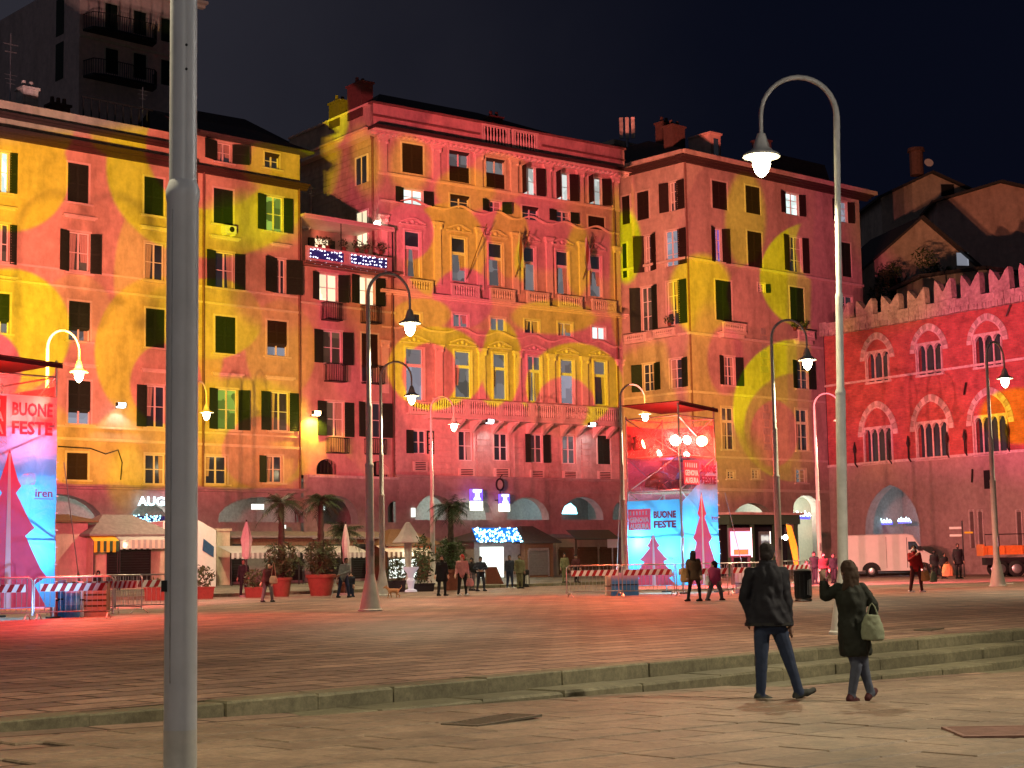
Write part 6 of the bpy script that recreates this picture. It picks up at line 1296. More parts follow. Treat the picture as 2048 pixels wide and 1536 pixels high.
# ================================================================== kiosks and stalls before the arcades
def frame(fac, out, x0, x1, ytop, ybot, up=False):
    p, q = fac.px(x0, ytop, out), fac.px(x1, ybot, out); a, c = p[0], q[0]; G = fac.W((a + c) / 2, 0, out); g_ = ground(G.x, G.y)
    return a, c, p[1], g_
def kiosk(fac, out, x0, x1, yeave, label, ridge=.9, depth=2.4, wallm='dark_stone', roofm='roof_slate', shutters=(), shm='iron', fascia=None, over=.35, name='market_kiosk', lit=None, hip=True):
    a, c, ze, g_ = frame(fac, out, x0, x1, yeave, yeave); t = thing(name, label, 'kiosk', fac.W(a, g_, out), fac.rz, 'kiosks along the arcade'); w = c - a; h = ze - g_
    B = MB(); B.box(0, w, 0, depth, -.3, h); B.build('walls', wallm, t)
    B = MB(); o = over; i = min(w * .3, 1.2) if hip else 0
    B.loft([[(-o, -o, h), (w + o, -o, h), (w + o, depth + o, h), (-o, depth + o, h)], [(-o, -o, h + .08), (w + o, -o, h + .08), (w + o, depth + o, h + .08), (-o, depth + o, h + .08)], [(i, depth * .45, h + ridge), (w - i, depth * .45, h + ridge), (w - i, depth * .55, h + ridge), (i, depth * .55, h + ridge)]]); B.build('roof', roofm, t)
    for (u0, u1, zt) in shutters:
        B = MB(); s0, s1 = w * u0, w * u1; n = 14
        for k in range(n): z0 = .12 + (zt * h - .12) * k / n; z1 = .12 + (zt * h - .12) * (k + 1) / n; B.quad((s0, -.03, z0), (s1, -.03, z0), (s1, -.06, z1 - .01), (s0, -.06, z1 - .01)); B.quad((s0, -.06, z1 - .01), (s1, -.06, z1 - .01), (s1, -.03, z1), (s0, -.03, z1))
        B.box(s0 - .06, s0, -.08, -.002, .05, zt * h + .05).box(s1, s1 + .06, -.08, -.002, .05, zt * h + .05).box(s0, s1, -.12, -.002, zt * h, zt * h + .16); B.build('roller_shutter', shm, t)
    if fascia: B = MB(); B.box(-.05, w + .05, -.10, -.003, h - .42, h - .04); B.build('fascia', fascia, t)
    if lit: B = MB(); B.box(w * lit[0], w * lit[1], -.05, -.004, h * lit[2], h * lit[3]); B.build('lit_front', lit[4], t)
    return t, w, h
def valance(fac, out, x0, x1, y, label, m1='cloth_white', m2='dark_stone', name='striped_awning', depth=1.2, h=.28):
    a, c, z, g_ = frame(fac, out, x0, x1, y, y); w = c - a; t = thing(name, label, 'awning', fac.W(a, z, out), fac.rz, 'awnings along the arcade')
    B = MB(); B.quad((0, 0, 0), (w, 0, 0), (w, depth, .35), (0, depth, .35)).quad((0, 0, -.02), (0, depth, .33), (w, depth, .33), (w, 0, -.02)); B.build('canvas', m1, t)
    B = MB(); n = int(w / .14)
    for k in range(n): B.mt(k % 2); x = w * k / n; B.box(x, x + w / n, -.01, .012, -h + (.04 if k % 2 else 0), 0)
    o = B.build('fringe', [m1, m2], t); o['kind'] = 'stuff'
    B = MB(); B.tube([(.03, .05, z * 0 - (z - g_)), (.03, .05, 0)], .03, 6).tube([(w - .03, .05, -(z - g_)), (w - .03, .05, 0)], .03, 6); o = B.build('posts', 'iron', t); o['kind'] = 'stuff'; return t
t, w, h = kiosk(B1, 6.2, 112, 176, 1045, 'windowless orange brown kiosk block beside the left tower', .4, 2.2, 'tan_plaster', 'wood')
t, w, h = kiosk(B1, 6.8, 186, 332, 1072, 'low kiosk with a dark roller shutter under the AUGURI letters', 1.0, 2.6, 'ochre_plaster', 'dark_stone', [(.2, .76, .72)], fascia='trim')
valance(B1, 7.4, 188, 238, 1082, 'yellow green short awning at the left of the low kiosk', 'yellow_paint', 'green_paint', depth=.6, h=.5); valance(B1, 7.4, 240, 338, 1080, 'peach fringed awning over the dark roller shutter', 'cloth_white', 'trim', depth=.6, h=.42)
acunit(B1, 187, 1044, 217, 1066, 'air conditioner with a round fan on the low kiosk roof').location = B1.W(B1.px(187, 1066, 5.6)[0], B1.px(187, 1066, 5.6)[1], 5.6)
# white marquee with a blue logo
a, c, z, g_ = frame(B1, 6.5, 326, 432, 1056, 1056); t = thing('white_marquee', 'white marquee panel with a slanting blue logo, right behind the near pole', 'marquee', B1.W(a, g_, 6.5), B1.rz); w = c - a; h = z - g_
B = MB(); B.prism([(0, 0), (w, 0), (w, h - .1), (w * .6, h + .45), (0, h + .3)], 0, 2.0); B.build('canvas', 'white', t); B = MB(); B.prism([(w * .74, h * .62), (w * .95, h * .5), (w * .96, h * .68), (w * .76, h * .82)], -.02, -.003); B.build('logo', 'shutter_blue' if 'shutter_blue' in MT else 'teal_paint', t)
t, w, h = kiosk(B1, 4.2, 440, 622, 1076, 'long dark stall row under the wide arch behind the first closed umbrella', .35, 2.2, 'dark_stone', 'dark_stone', [(.12, .22, .8), (.5, .9, .7)], fascia='wood', hip=False)
t2, w, h = kiosk(B1, 4.2, 628, 778, 1078, 'dark stall row behind the big red planters and palms', .4, 2.2, 'dark_stone', 'dark_stone', [(.1, .4, .8), (.5, .9, .8)], fascia='wood', hip=False)
a, c, z, g_ = frame(B1, 5.0, 434, 460, 1062, 1062); t = thing('ochre_pillar', 'square ochre pillar lit yellow at the left end of the long stall row', 'pillar', B1.W(a, g_, 5.0), B1.rz); B = MB(); B.box(0, c - a, 0, .6, 0, z - g_).box(-.06, c - a + .06, -.06, .66, z - g_, z - g_ + .12); B.build('shaft', 'ochre_plaster', t)
valance(B1, 6.6, 463, 600, 1106, 'white fringed awning left of the first palm'); valance(B1, 6.6, 606, 738, 1106, 'white fringed awning behind the second palm pot')
t, w, h = kiosk(B2, 6.0, 776, 868, 1092, 'brown roofed snack kiosk with a bright white inside', .9, 2.4, 'wood', 'wood', fascia='orange_paint', lit=(.02, .60, .08, .62, 'shop_white')); valance(B2, 6.9, 776, 868, 1104, 'pale fringed awning over the bright snack kiosk', 'trim', 'wood')
t, w, h = kiosk(B2, 5.6, 948, 1040, 1084, 'kiosk with glowing blue fairy light fascia and bright white front', .6, 2.4, 'dark_stone', 'roof_slate', lit=(.12, .62, .02, .86, 'shop_white'))
a, c, z, g_ = frame(B2, 6.3, 955, 1045, 1084, 1084); t = thing('fairy_light_canopy', 'blue and cyan fairy light canopy glowing on the bright kiosk', 'fairy lights', B2.W(a, z, 6.3), B2.rz); w = c - a; B = MB(); B.quad((0, 0, 0), (w, 0, 0), (w, .5, .78), (0, .5, .78)).quad((0, .03, 0), (0, .53, .78), (w, .53, .78), (w, .03, 0)); B.build('panel', 'fairy_blue2', t) if 'fairy_blue2' in MT else B.build('panel', 'fairy_blue', t)
random.seed(9); B = MB(); B2_ = MB()
for k in range(150): zz = random.uniform(0, .78); (B if k % 3 else B2_).ell((random.uniform(0, w), -.03 + .5 * zz / .78, zz), (.05, .03, .05), 5, 4)
o = B.build('blue_bulbs', 'fairy_cyan', t); o['kind'] = 'stuff'; o = B2_.build('white_bulbs', 'neon_ice', t); o['kind'] = 'stuff'
pointlamp('kiosk_light', B2.W(a + 1.2, 2.4, 7.6), 90, (.8, 1, .95), .2); pointlamp('kiosk_light', B2.W(frame(B2, 6, 800, 868, 1100, 1100)[0], 2.0, 7.2), 30, (1, 1, .85), .2)
t, w, h = kiosk(B2, 6.0, 1050, 1106, 1087, 'dark gabled kiosk with a closed grey roller shutter', 1.0, 2.4, 'wood', 'roof_slate', [(.12, .8, .78)], 'steel')
t, w, h = kiosk(B2, 4.4, 1112, 1150, 1078, 'beige shopfront box with a ribbed shutter right of the gabled kiosk', .3, 2.0, 'tan_plaster', 'dark_stone', [(.15, .85, .7)], 'wood', hip=False)
t, w, h = kiosk(B2, 4.2, 1154, 1236, 1080, 'double fronted closed shop with a teal awning left of the banner tower', .3, 2.0, 'tan_plaster', 'dark_stone', [(.02, .45, .72), (.55, .97, .72)], 'wood', hip=False)
a, c, z, g_ = frame(B2, 5.2, 1154, 1240, 1078, 1078); t = thing('teal_awning', 'sloping teal awning over the closed double shop', 'awning', B2.W(a, z, 5.2), B2.rz, 'awnings along the arcade'); w = c - a; B = MB(); B.loft([[(0, 0, -.03), (w, 0, -.03), (w, 0, .0), (0, 0, .0)], [(0, 1.0, .52), (w, 1.0, .52), (w, 1.0, .55), (0, 1.0, .55)]]); B.build('canvas', 'teal_paint', t)
# green kiosk by the corner block
a, c = B3R.px(1452, 1030, 8)[0], B3R.px(1585, 1030, 8)[0]; z = B3R.px(1500, 1030, 8)[1]; t = thing('green_kiosk', 'flat roofed green newspaper kiosk right of the banner tower', 'kiosk', B3R.W(a, 0, 8), B3R.rz, 'kiosks along the arcade'); w = c - a
B = MB(); B.box(-.4, w + .4, -.6, 2.6, z, z + .14); B.build('roof', 'tan_plaster', t); B = MB(); B.box(-.2, w + .2, -.4, 2.4, z - .55, z - .003); B.build('fascia', 'green_paint', t); B = MB(); B.box(0, w, .5, 2.2, 0, z - .553); B.build('cabin', 'black', t)
for k in range(4): B = MB(); x = w * k / 3; B.box(x - .09, x + .09, -.3, -.12, 0, z - .553); B.build('post', 'green_paint', t)
def adpanel(px, x0, x1, y0, y1, Y, mk, label, m='lit'):
    P = gat((x0 + x1) / 2, Y); w = (x1 - x0) * Y / 3200; t = thing('advert_panel', label, 'advert panel', (P.x, P.y, P.z), radians(14)); zt = ztop(x0, y0, Y) - P.z; zb = ztop(x0, y1, Y) - P.z
    B = MB(); B.box(-w / 2, w / 2, 0, .18, zb, zt).box(-w / 2 + .1, -w / 2 + .2, .02, .15, 0, zb).box(w / 2 - .2, w / 2 - .1, .02, .15, 0, zb); B.build('casing', 'iron', t)
    B = MB(); B.box(-w / 2 + .06, w / 2 - .06, -.02, -.002, zb + .08, zt - .16); B.build('poster', mk, t); B = MB(); B.box(-w / 2 + .2, w / 2 - .2, -.03, -.021, zb + .12, zb + .36); B.build('print', 'orange_paint', t)
    B = MB(); B.box(w / 2 - .05, w / 2 - .01, -.04, -.021, zb, zt); B.build('tube_light', 'shop_white', t); return t
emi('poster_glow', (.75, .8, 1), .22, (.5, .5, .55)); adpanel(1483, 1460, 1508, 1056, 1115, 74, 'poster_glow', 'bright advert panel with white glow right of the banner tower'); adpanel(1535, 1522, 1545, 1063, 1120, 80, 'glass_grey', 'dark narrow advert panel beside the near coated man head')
a = B3R.px(1520, 1060, 7)[0]; c = B3R.px(1582, 1060, 7)[0]; z = B3R.px(1550, 1061, 7)[1]; t = thing('red_awning', 'bright red awning above the two round lamps', 'awning', B3R.W(a, z, 7), B3R.rz, 'awnings along the arcade'); B = MB(); B.prism([(0, 0), (c - a, 0), (c - a, .35), (0, .35)], 0, 1.0); B.build('canvas', 'red_glow' if 'red_glow' in MT else 'red_paint', t)
for k, x in enumerate((1560, 1571)):
    P = at(x, 79, ztop(x, 1075, 79)); t = thing('round_lamp', ['left', 'right'][k] + ' one of two round yellow lamps under the red awning', 'lamp', P, 0, 'round lamps under the red awning'); B = MB(); B.ell((0, 0, 0), (.12, .12, .14)); B.build('globe', 'globe', t, True); B = MB(); B.box(-.015, .015, -.015, .015, .12, .5); B.build('stem', 'iron', t)
pointlamp('awning_light', at(1565, 77.5, 2.4), 60, (1, .8, .4), .15)
P = gat(1586, 77); t = thing('sail_flag', 'tall yellow feather flag at the corner block door', 'flag', P, .2); zt = ztop(1580, 1046, 77) - P.z
B = MB(); B.tube([(.35, 0, 0), (.3, 0, zt * .6), (.05, 0, zt * .95), (-.2, 0, zt)], .02, 6); B.build('pole', 'iron', t); B = MB(); B.prism([(.33, .4), (.28, zt * .6), (.03, zt * .95), (-.25, zt * .98), (-.12, zt * .7), (.05, zt * .4), (.2, .35)], -.01, .01); B.build('cloth', 'yellow_paint', t)
# closed umbrellas
def umbrella(px, Y, ytop, ybot, w, label, m='cloth_white'):
    P = gat(px, Y); zt = ztop(px, ytop, Y) - P.z; zb = ztop(px, ybot, Y) - P.z; t = thing('closed_umbrella', label, 'umbrella', P, random.uniform(0, 2), 'closed cafe umbrellas')
    B = MB(); B.cyl(0, 0, 0, zt + .05, .03, .03, 8); B.build('pole', 'iron', t); B = MB(); B.cyl(0, 0, 0, .08, .3, .28, 12); B.build('base', 'dark_stone', t); B = MB(); n = 16
    rings = []
    for h_, r_ in ((0, .45), (.08, .8), (.25, .75), (.5, 1.), (.75, .65), (.92, .25), (1, .08)):
        rings.append([((w / 2 * r_ * (1 + .18 * (k % 2))) * cos(2 * pi * k / n), (w / 2 * r_ * (1 + .18 * (k % 2))) * sin(2 * pi * k / n), zb + (zt - zb) * h_) for k in range(n)])
    B.loft(rings); B.build('canvas', m, t, True)
umbrella(493, 66, 1042, 1118, .42, 'white closed umbrella at the left, tall, beside the standing man'); umbrella(692, 67, 1045, 1128, .30, 'thin white closed umbrella behind the bending grey jacketed man')
P = gat(817, 76); t = thing('cafe_parasol', 'tan half open parasol on a thick stem in front of the brown kiosk', 'umbrella', P, 0); zt = ztop(817, 1046, 76) - P.z; ze = ztop(817, 1084, 76) - P.z
B = MB(); n = 8; B.loft([[(r * cos(2 * pi * k / n + .4), r * sin(2 * pi * k / n + .4), z) for k in range(n)] for r, z in ((.75, ze - .05), (.78, ze), (.5, ze + .3), (.12, zt), (.02, zt + .05))]); B.build('canvas', 'cloth_white', t); B = MB(); B.lathe([(.22, 0), (.2, .1), (.12, .6), (.16, 1.2), (.2, ze)], n=10); B.build('stem', 'cloth_white', t, True)

# ================================================================== plants
def foliage(B, c, r, n, size, k=0, flat=.0):
    for _ in range(n):
        while True:
            p = Vector((random.uniform(-1, 1), random.uniform(-1, 1), random.uniform(-1, 1)))
            if p.length <= 1 and p.length > .25: break
        p = Vector((c[0] + p.x * r[0], c[1] + p.y * r[1], c[2] + p.z * r[2])); q = Matrix.Rotation(random.uniform(0, 6.3), 3, Vector((random.uniform(-1, 1), random.uniform(-1, 1), random.uniform(-1, 1))).normalized()); s = size * random.uniform(.6, 1.3)
        B.quad(*(p + q @ Vector(v) for v in ((-s, 0, 0), (0, -s * .35, 0), (s, 0, 0), (0, s * .35, s * .1))))
def planter(px, Y, w, h, label, plant=(.5, .6, 160), m='terracotta', shape='box'):
    P = gat(px, Y); t = thing('planter', label, 'planter', P, B1.rz * .3, 'planters on the pavement')
    if shape == 'box': B = MB(); B.loft([[(-w * .46, -.25, 0), (w * .46, -.25, 0), (w * .46, .25, 0), (-w * .46, .25, 0)], [(-w / 2, -.3, h), (w / 2, -.3, h), (w / 2, .3, h), (-w / 2, .3, h)]]); B.box(-w / 2 - .03, w / 2 + .03, -.33, .33, h, h + .06); B.build('pot', m, t)
    else: B = MB(); B.lathe([(w * .34, 0), (w * .36, .04), (w * .47, h * .82), (w * .52, h * .84), (w * .53, h * .98), (w * .46, h), (w * .44, h * .9)], n=20); B.build('pot', m, t, True)
    if plant: random.seed(int(px)); B = MB(); foliage(B, (0, 0, h + plant[1] * .45), (w * plant[0], .4, plant[1] * .6), plant[2], .11); B.build('foliage', 'leaf', t)
    return t, P
planter(401, 64.5, 1.05, .42, 'low orange red planter with a leafy bush just right of the near pole', (.55, .9, 260)); planter(508, 65, .72, .36, 'small square red planter with a bush beside the stooping man', (.6, .8, 200)); planter(312, 63, .9, .45, 'orange red planter behind the barrier left of the near pole', (.5, .4, 80))
def palm(px, Y, ycr, pw, ph, label, potm='terracotta', under=True, lean=0., yb=None):
    t, P = planter(px, Y, pw, ph, 'x', None, potm, 'round'); t['label'] = label + ' pot'; t['label'] = 'big flared red pot holding the ' + label
    zt = ztop(px, ycr, Y) - P.z; q = thing('palm_tree', label, 'palm tree', (P.x, P.y, P.z + ph * .85), 0, 'potted palms'); zt -= ph * .85
    B = MB(); random.seed(int(px)); n = 16; rings = []
    for i in range(n + 1):
        r = .15 - .05 * i / n + .02 * (i % 2); rings.append([(lean * (i / n) ** 2 + r * cos(a * pi / 4), r * sin(a * pi / 4), zt * i / n) for a in range(8)])
    B.loft(rings); B.build('trunk', 'bark', q)
    def frond(B, base, az, el, L, droop):
        pts = []; d = Vector((cos(az) * cos(el), sin(az) * cos(el), sin(el)))
        for i in range(9): u = i / 8; pts.append(Vector(base) + d * L * u + Vector((0, 0, -droop * L * u * u)))
        side = Vector((-sin(az), cos(az), 0))
        for i in range(8):
            a, b_ = pts[i], pts[i + 1]; w = .34 * L * sin(pi * (i + .6) / 9) 
            for sg in (-1, 1):
                for m_ in range(2):
                    o = a.lerp(b_, m_ / 2); tip = o + (b_ - a) * 1.3 + side * sg * w + Vector((0, 0, -w * random.uniform(.3, .7))); B.quad(o, o + (b_ - a) * .35, tip)
    B = MB()
    for k in range(36): frond(B, (lean, 0, zt), random.uniform(0, 6.28), random.uniform(-.25, 1.1), random.uniform(.75, 1.1), random.uniform(.3, .7))
    B.build('crown', 'leaf_dark', q)
    if under:
        B = MB(); foliage(B, (.0, 0, .8), (.72, .6, .85), 900, .10); B.build('lower_foliage', 'leaf', q)
        for _ in range(1):
            B = MB()
            for k in range(26): frond(B, (random.uniform(-.5, .5), 0, random.uniform(.5, 1.4)), random.uniform(0, 6.28), random.uniform(.0, .8), .8, .6)
            B.build('side_fronds', 'leaf_dark', q)
palm(563, 66, 1006, .86, .78, 'left potted palm with a dark arching crown', under=True); palm(642, 66.5, 1002, 1.2, .88, 'middle potted palm, the fullest one, above the widest pot', under=True)
palm(903, 73, 1012, .75, .95, 'right potted palm by the tobacconist signs', under=True)
palm(688, 69, 1062, .6, .5, 'short dark palm leaning over the bending man', under=False)
for (px, Y, w, h, lb, rr) in ((792, 72, .8, .45, 'dark spiky bush in a black box near the white urn', (.6, 1.1, 330)), (846, 72, .95, .3, 'rounded dark hedge right of the white urn', (.55, 2.2, 520))): planter(px, Y, w, h, lb, rr, 'black')
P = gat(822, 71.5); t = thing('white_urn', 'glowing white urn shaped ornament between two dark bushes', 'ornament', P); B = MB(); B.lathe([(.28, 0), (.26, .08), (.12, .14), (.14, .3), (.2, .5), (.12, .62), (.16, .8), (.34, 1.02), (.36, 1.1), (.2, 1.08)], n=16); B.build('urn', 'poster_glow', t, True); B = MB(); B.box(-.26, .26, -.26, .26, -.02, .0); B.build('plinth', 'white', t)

# ================================================================== barriers
def barrier_proto():
    t = thing('crowd_barrier', 'x', 'crowd barrier', group='steel crowd barriers'); w, h, r = 2.0, 1.08, .12; B = MB()
    pts = [(-w / 2, 0, .12), (-w / 2, 0, h - r)] + [(-w / 2 + r - r * cos(a), 0, h - r + r * sin(a)) for a in (.4, .8, 1.2)] + [(-w / 2 + r, 0, h), (w / 2 - r, 0, h)] + [(w / 2 - r + r * sin(a), 0, h - r + r * cos(a)) for a in (.4, .8, 1.2)] + [(w / 2, 0, h - r), (w / 2, 0, .12)]
    B.tube(pts, .021, 8); B.tube([(-w / 2, 0, .2), (w / 2, 0, .2)], .018, 6); B.build('tube_frame', 'steel', t, True)
    B = MB()
    for k in range(1, 15): x = -w / 2 + w * k / 15; B.tube([(x, 0, .2), (x, 0, h - .02)], .0075, 5)
    o = B.build('bars', 'steel', t); o['kind'] = 'stuff'
    for s in (-1, 1): B = MB(); B.tube([(s * (w / 2 - .12), -.3, .02), (s * (w / 2 - .12), -.12, .14), (s * (w / 2 - .12), .12, .14), (s * (w / 2 - .12), .3, .02)], .018, 6); B.build('foot', 'steel', t)
    B = MB(); B.box(-w * .42, w * .42, -.05, -.03, .72, .92); pl = B.build('plank', 'white', t); B = MB(); n = 7
    for k in range(n): x = -w * .42 + w * .84 * k / n; d = w * .84 / n * .5; B.prism([(x, .722), (x + d, .722), (x + d + .1, .918), (x + .1, .918)], -.054, -.051) if k < n - 0 and x + d + .1 < w * .42 else None
    o = B.build('red_stripes', 'stripe_red', pl); o['kind'] = 'stuff'; return t
defm('stripe_red', (.35, .015, .02), .6, .1, 8.)
bp0 = barrier_proto()
bar = [(-16, 41.0, .05, 'nearest left barrier, cut by the picture edge'), (147, 41.6, .08, 'barrier in front of the blue barrel and red board'), (160, 46.5, .1, 'barrier standing behind the second left one'), (243, 46, -.75, 'turned barrier end right of the wooden pallets'), (298, 47.5, .25, 'rightmost of the left barriers, touching the near pole'),
       (1190, 55.5, .25, 'leftmost barrier before the right banner tower'), (1296, 55.0, .12, 'barrier right before the small banner of the tower'), (1408, 54.6, .05, 'barrier behind the long haired woman and child'), (1510, 56.5, .2, 'barrier right of the tower by the advert panel'), (1585, 66, .5, 'far barrier behind the coated man shoulder')]
for i, (px, Y, rz, lb) in enumerate(bar):
    P = at(px, Y, 0)
    if i == 0: bp0.location = (P.x, P.y, 0); bp0.rotation_euler = (0, 0, rz); bp0['label'] = lb
    else: dup(bp0, (P.x, P.y, 0), rz, lb)
# equipment around the left tower
def boxy(px, Y, w, d, h, m, name, label, cat, z=0, rz=.1, slats=0):
    P = gat(px, Y); t = thing(name, label, cat, (P.x, P.y, P.z + z), rz); B = MB()
    if slats:
        for k in range(slats): z0 = h * k / slats; B = MB(); B.box(-w / 2, w / 2, -d / 2, -d / 2 + .03, z0, z0 + h / slats * .7); B.build('slat', m, t)
        B = MB(); B.box(-w / 2, w / 2, -d / 2 + .031, d / 2, 0, h * .98); B.build('body', 'wood', t)
    else: B.loft([[(-w / 2, -d / 2, 0), (w / 2, -d / 2, 0), (w / 2, d / 2, 0), (-w / 2, d / 2, 0)], [(-w / 2, -d / 2, h - .03), (w / 2, -d / 2, h - .03), (w / 2, d / 2, h - .03), (-w / 2, d / 2, h - .03)], [(-w / 2 + .02, -d / 2 + .02, h), (w / 2 - .02, -d / 2 + .02, h), (w / 2 - .02, d / 2 - .02, h), (-w / 2 + .02, d / 2 - .02, h)]]); B.build('body', m, t); B = MB(); B.box(-w / 2 - .02, w / 2 + .02, -d / 2 - .02, d / 2 + .02, h * .46, h * .5); B.build('rim', 'black', t)
    return t
boxy(108, 43.2, .18, .1, .95, 'red_paint', 'board', 'narrow red board behind the barrier beside the banner', 'board'); boxy(124, 43.6, .22, .1, 1.0, 'banner_blue', 'board', 'pale blue board leaning behind the striped barrier', 'board')
P = at(143, 43.2, 0); t = thing('drum', 'blue ribbed plastic drum behind the striped barrier', 'drum', P); B = MB(); B.lathe([(.2, 0), (.22, .05), (.22, .3), (.235, .33), (.22, .36), (.22, .62), (.235, .65), (.22, .68), (.2, .85), (.12, .88)], n=16); B.build('body', 'banner_blue', t, True); B = MB(); B.cyl(0, 0, .88, .93, .2, .2, 14); B.build('lid', 'black', t)
boxy(159, 43.4, .2, .1, .95, 'banner_white', 'board', 'white board beside the blue drum', 'board'); boxy(193, 44.2, .62, .7, .9, 'tan_plaster', 'pallet_stack', 'stack of pale wooden slats behind the left barriers', 'wooden stack', slats=6); boxy(1222, 57.5, .35, .4, .7, 'tan_plaster', 'ballast_crate', 'pale ballast crate at the left foot of the right tower', 'crate'); boxy(1250, 57, .9, .5, .8, 'banner_blue', 'equipment_box', 'pale blue box behind barriers at the right tower foot', 'box')
boxy(1500, 57.2, .9, .6, .75, 'banner_white', 'equipment_box', 'white box behind the barrier right of the banner tower', 'box')
# guy lines of the towers
for (x0, y0, x1, y1, Ya, Yb, lb) in ((128, 925, 167, 1152, 44, 47, 'left'), (1240, 990, 1232, 1140, 58.5, 58, 'slack left'), (1450, 985, 1497, 1140, 59, 60, 'right')):
    a = at(x0, Ya, ztop(x0, y0, Ya)); b_ = at(x1, Yb, .0); t = thing('guy_pole', {'left': 'thin slanting steel stay right of the left banner tower', 'slack left': 'short steel stay left of the right banner tower', 'right': 'thin slanting steel stay right of the right banner tower'}[lb], 'stay', b_); v = a - b_
    B = MB(); B.tube([(0, 0, 0), v * .28], .035, 6); B.build('strut', 'steel', t); B = MB(); B.tube([v * .28, v], .014, 5); B.build('cable', 'steel', t)
# bins
def bin_(px, Y, h, r, label):
    P = gat(px, Y); t = thing('litter_bin', label, 'litter bin', P); B = MB(); B.lathe([(r * .95, .05), (r, .1), (r, h * .85), (r * 1.06, h * .87), (r * 1.06, h * .95), (r * .8, h), (r * .2, h * 1.02)], n=16); B.build('drum', 'black', t, True)
    B = MB(); B.box(-.03, .03, -.03, .03, -.1, .06).box(-r, r, -.04, .04, 0, .04); B.build('foot', 'iron', t)
    B = MB()
    for k in range(12): a = k * pi / 6; B.box(r * 1.01 * cos(a) - .012, r * 1.01 * cos(a) + .012, r * 1.01 * sin(a) - .012, r * 1.01 * sin(a) + .012, .12, h * .84)
    o = B.build('ribs', 'iron', t); o['kind'] = 'stuff'; B = MB(); B.quad((r * .3, -r * 1.03, h * .2), (r * .95, -r * .55, h * .15), (r * .9, -r * .6, h * .7), (r * .4, -r * 1.0, h * .65)); B.build('bag_edge', 'cloth_white', t); return t
bin_(1607, 46.5, .9, .24, 'tall dark litter bin with a bag edge between the two walkers'); bin_(1047, 79, .85, .28, 'dark round bin standing behind the standing beige coated person')
bin_(904, 74.5, .1, .1, 'x').name = 'tmp'; 
for o in [o for o in bpy.data.objects if o.name == 'tmp' or (o.parent and o.parent.name == 'tmp')]: bpy.data.objects.remove(o)
# orange wedge board, traffic sign, sign cluster
P = gat(988, 80); t = thing('ramp_board', 'orange wooden ramp board leaning beside the bright kiosk', 'board', P, .2); B = MB(); B.prism([(-.4, 0), (.5, 0), (.15, .85), (-.4, .85)], 0, .12); B.build('panel', 'terracotta', t); B = MB(); B.box(-.42, -.36, -.02, .14, 0, .9); B.build('edge', 'wood', t)
P = at(1229, 62, 0); 
P = gat(1227, 66); t = thing('road_sign', 'small pink lit square sign on a thin post left of the tower', 'road sign', P, .2); B = MB(); B.tube([(0, 0, 0), (0, 0, 2.1)], .03, 6); B.build('post', 'steel', t); B = MB(); B.box(-.22, .22, -.04, -.032, 1.75, 2.1); B.build('plate', 'white', t)
P = at(1929, 86, 0); t = thing('sign_cluster', 'no entry style sign boards on a pole right of the van', 'road sign', P, 0); B = MB(); B.tube([(0, 0, 0), (0, 0, 3.0)], .04, 6); B.build('post', 'iron', t)
for k, z in enumerate((2.55, 2.15)): B = MB(); B.box(-.7, -.05, -.05, -.03, z, z + .12); B.build('board', 'white', t)
B = MB(); B.box(.1, .55, -.05, -.03, 2.3, 2.4); B.build('arrow', 'yellow_paint', t)

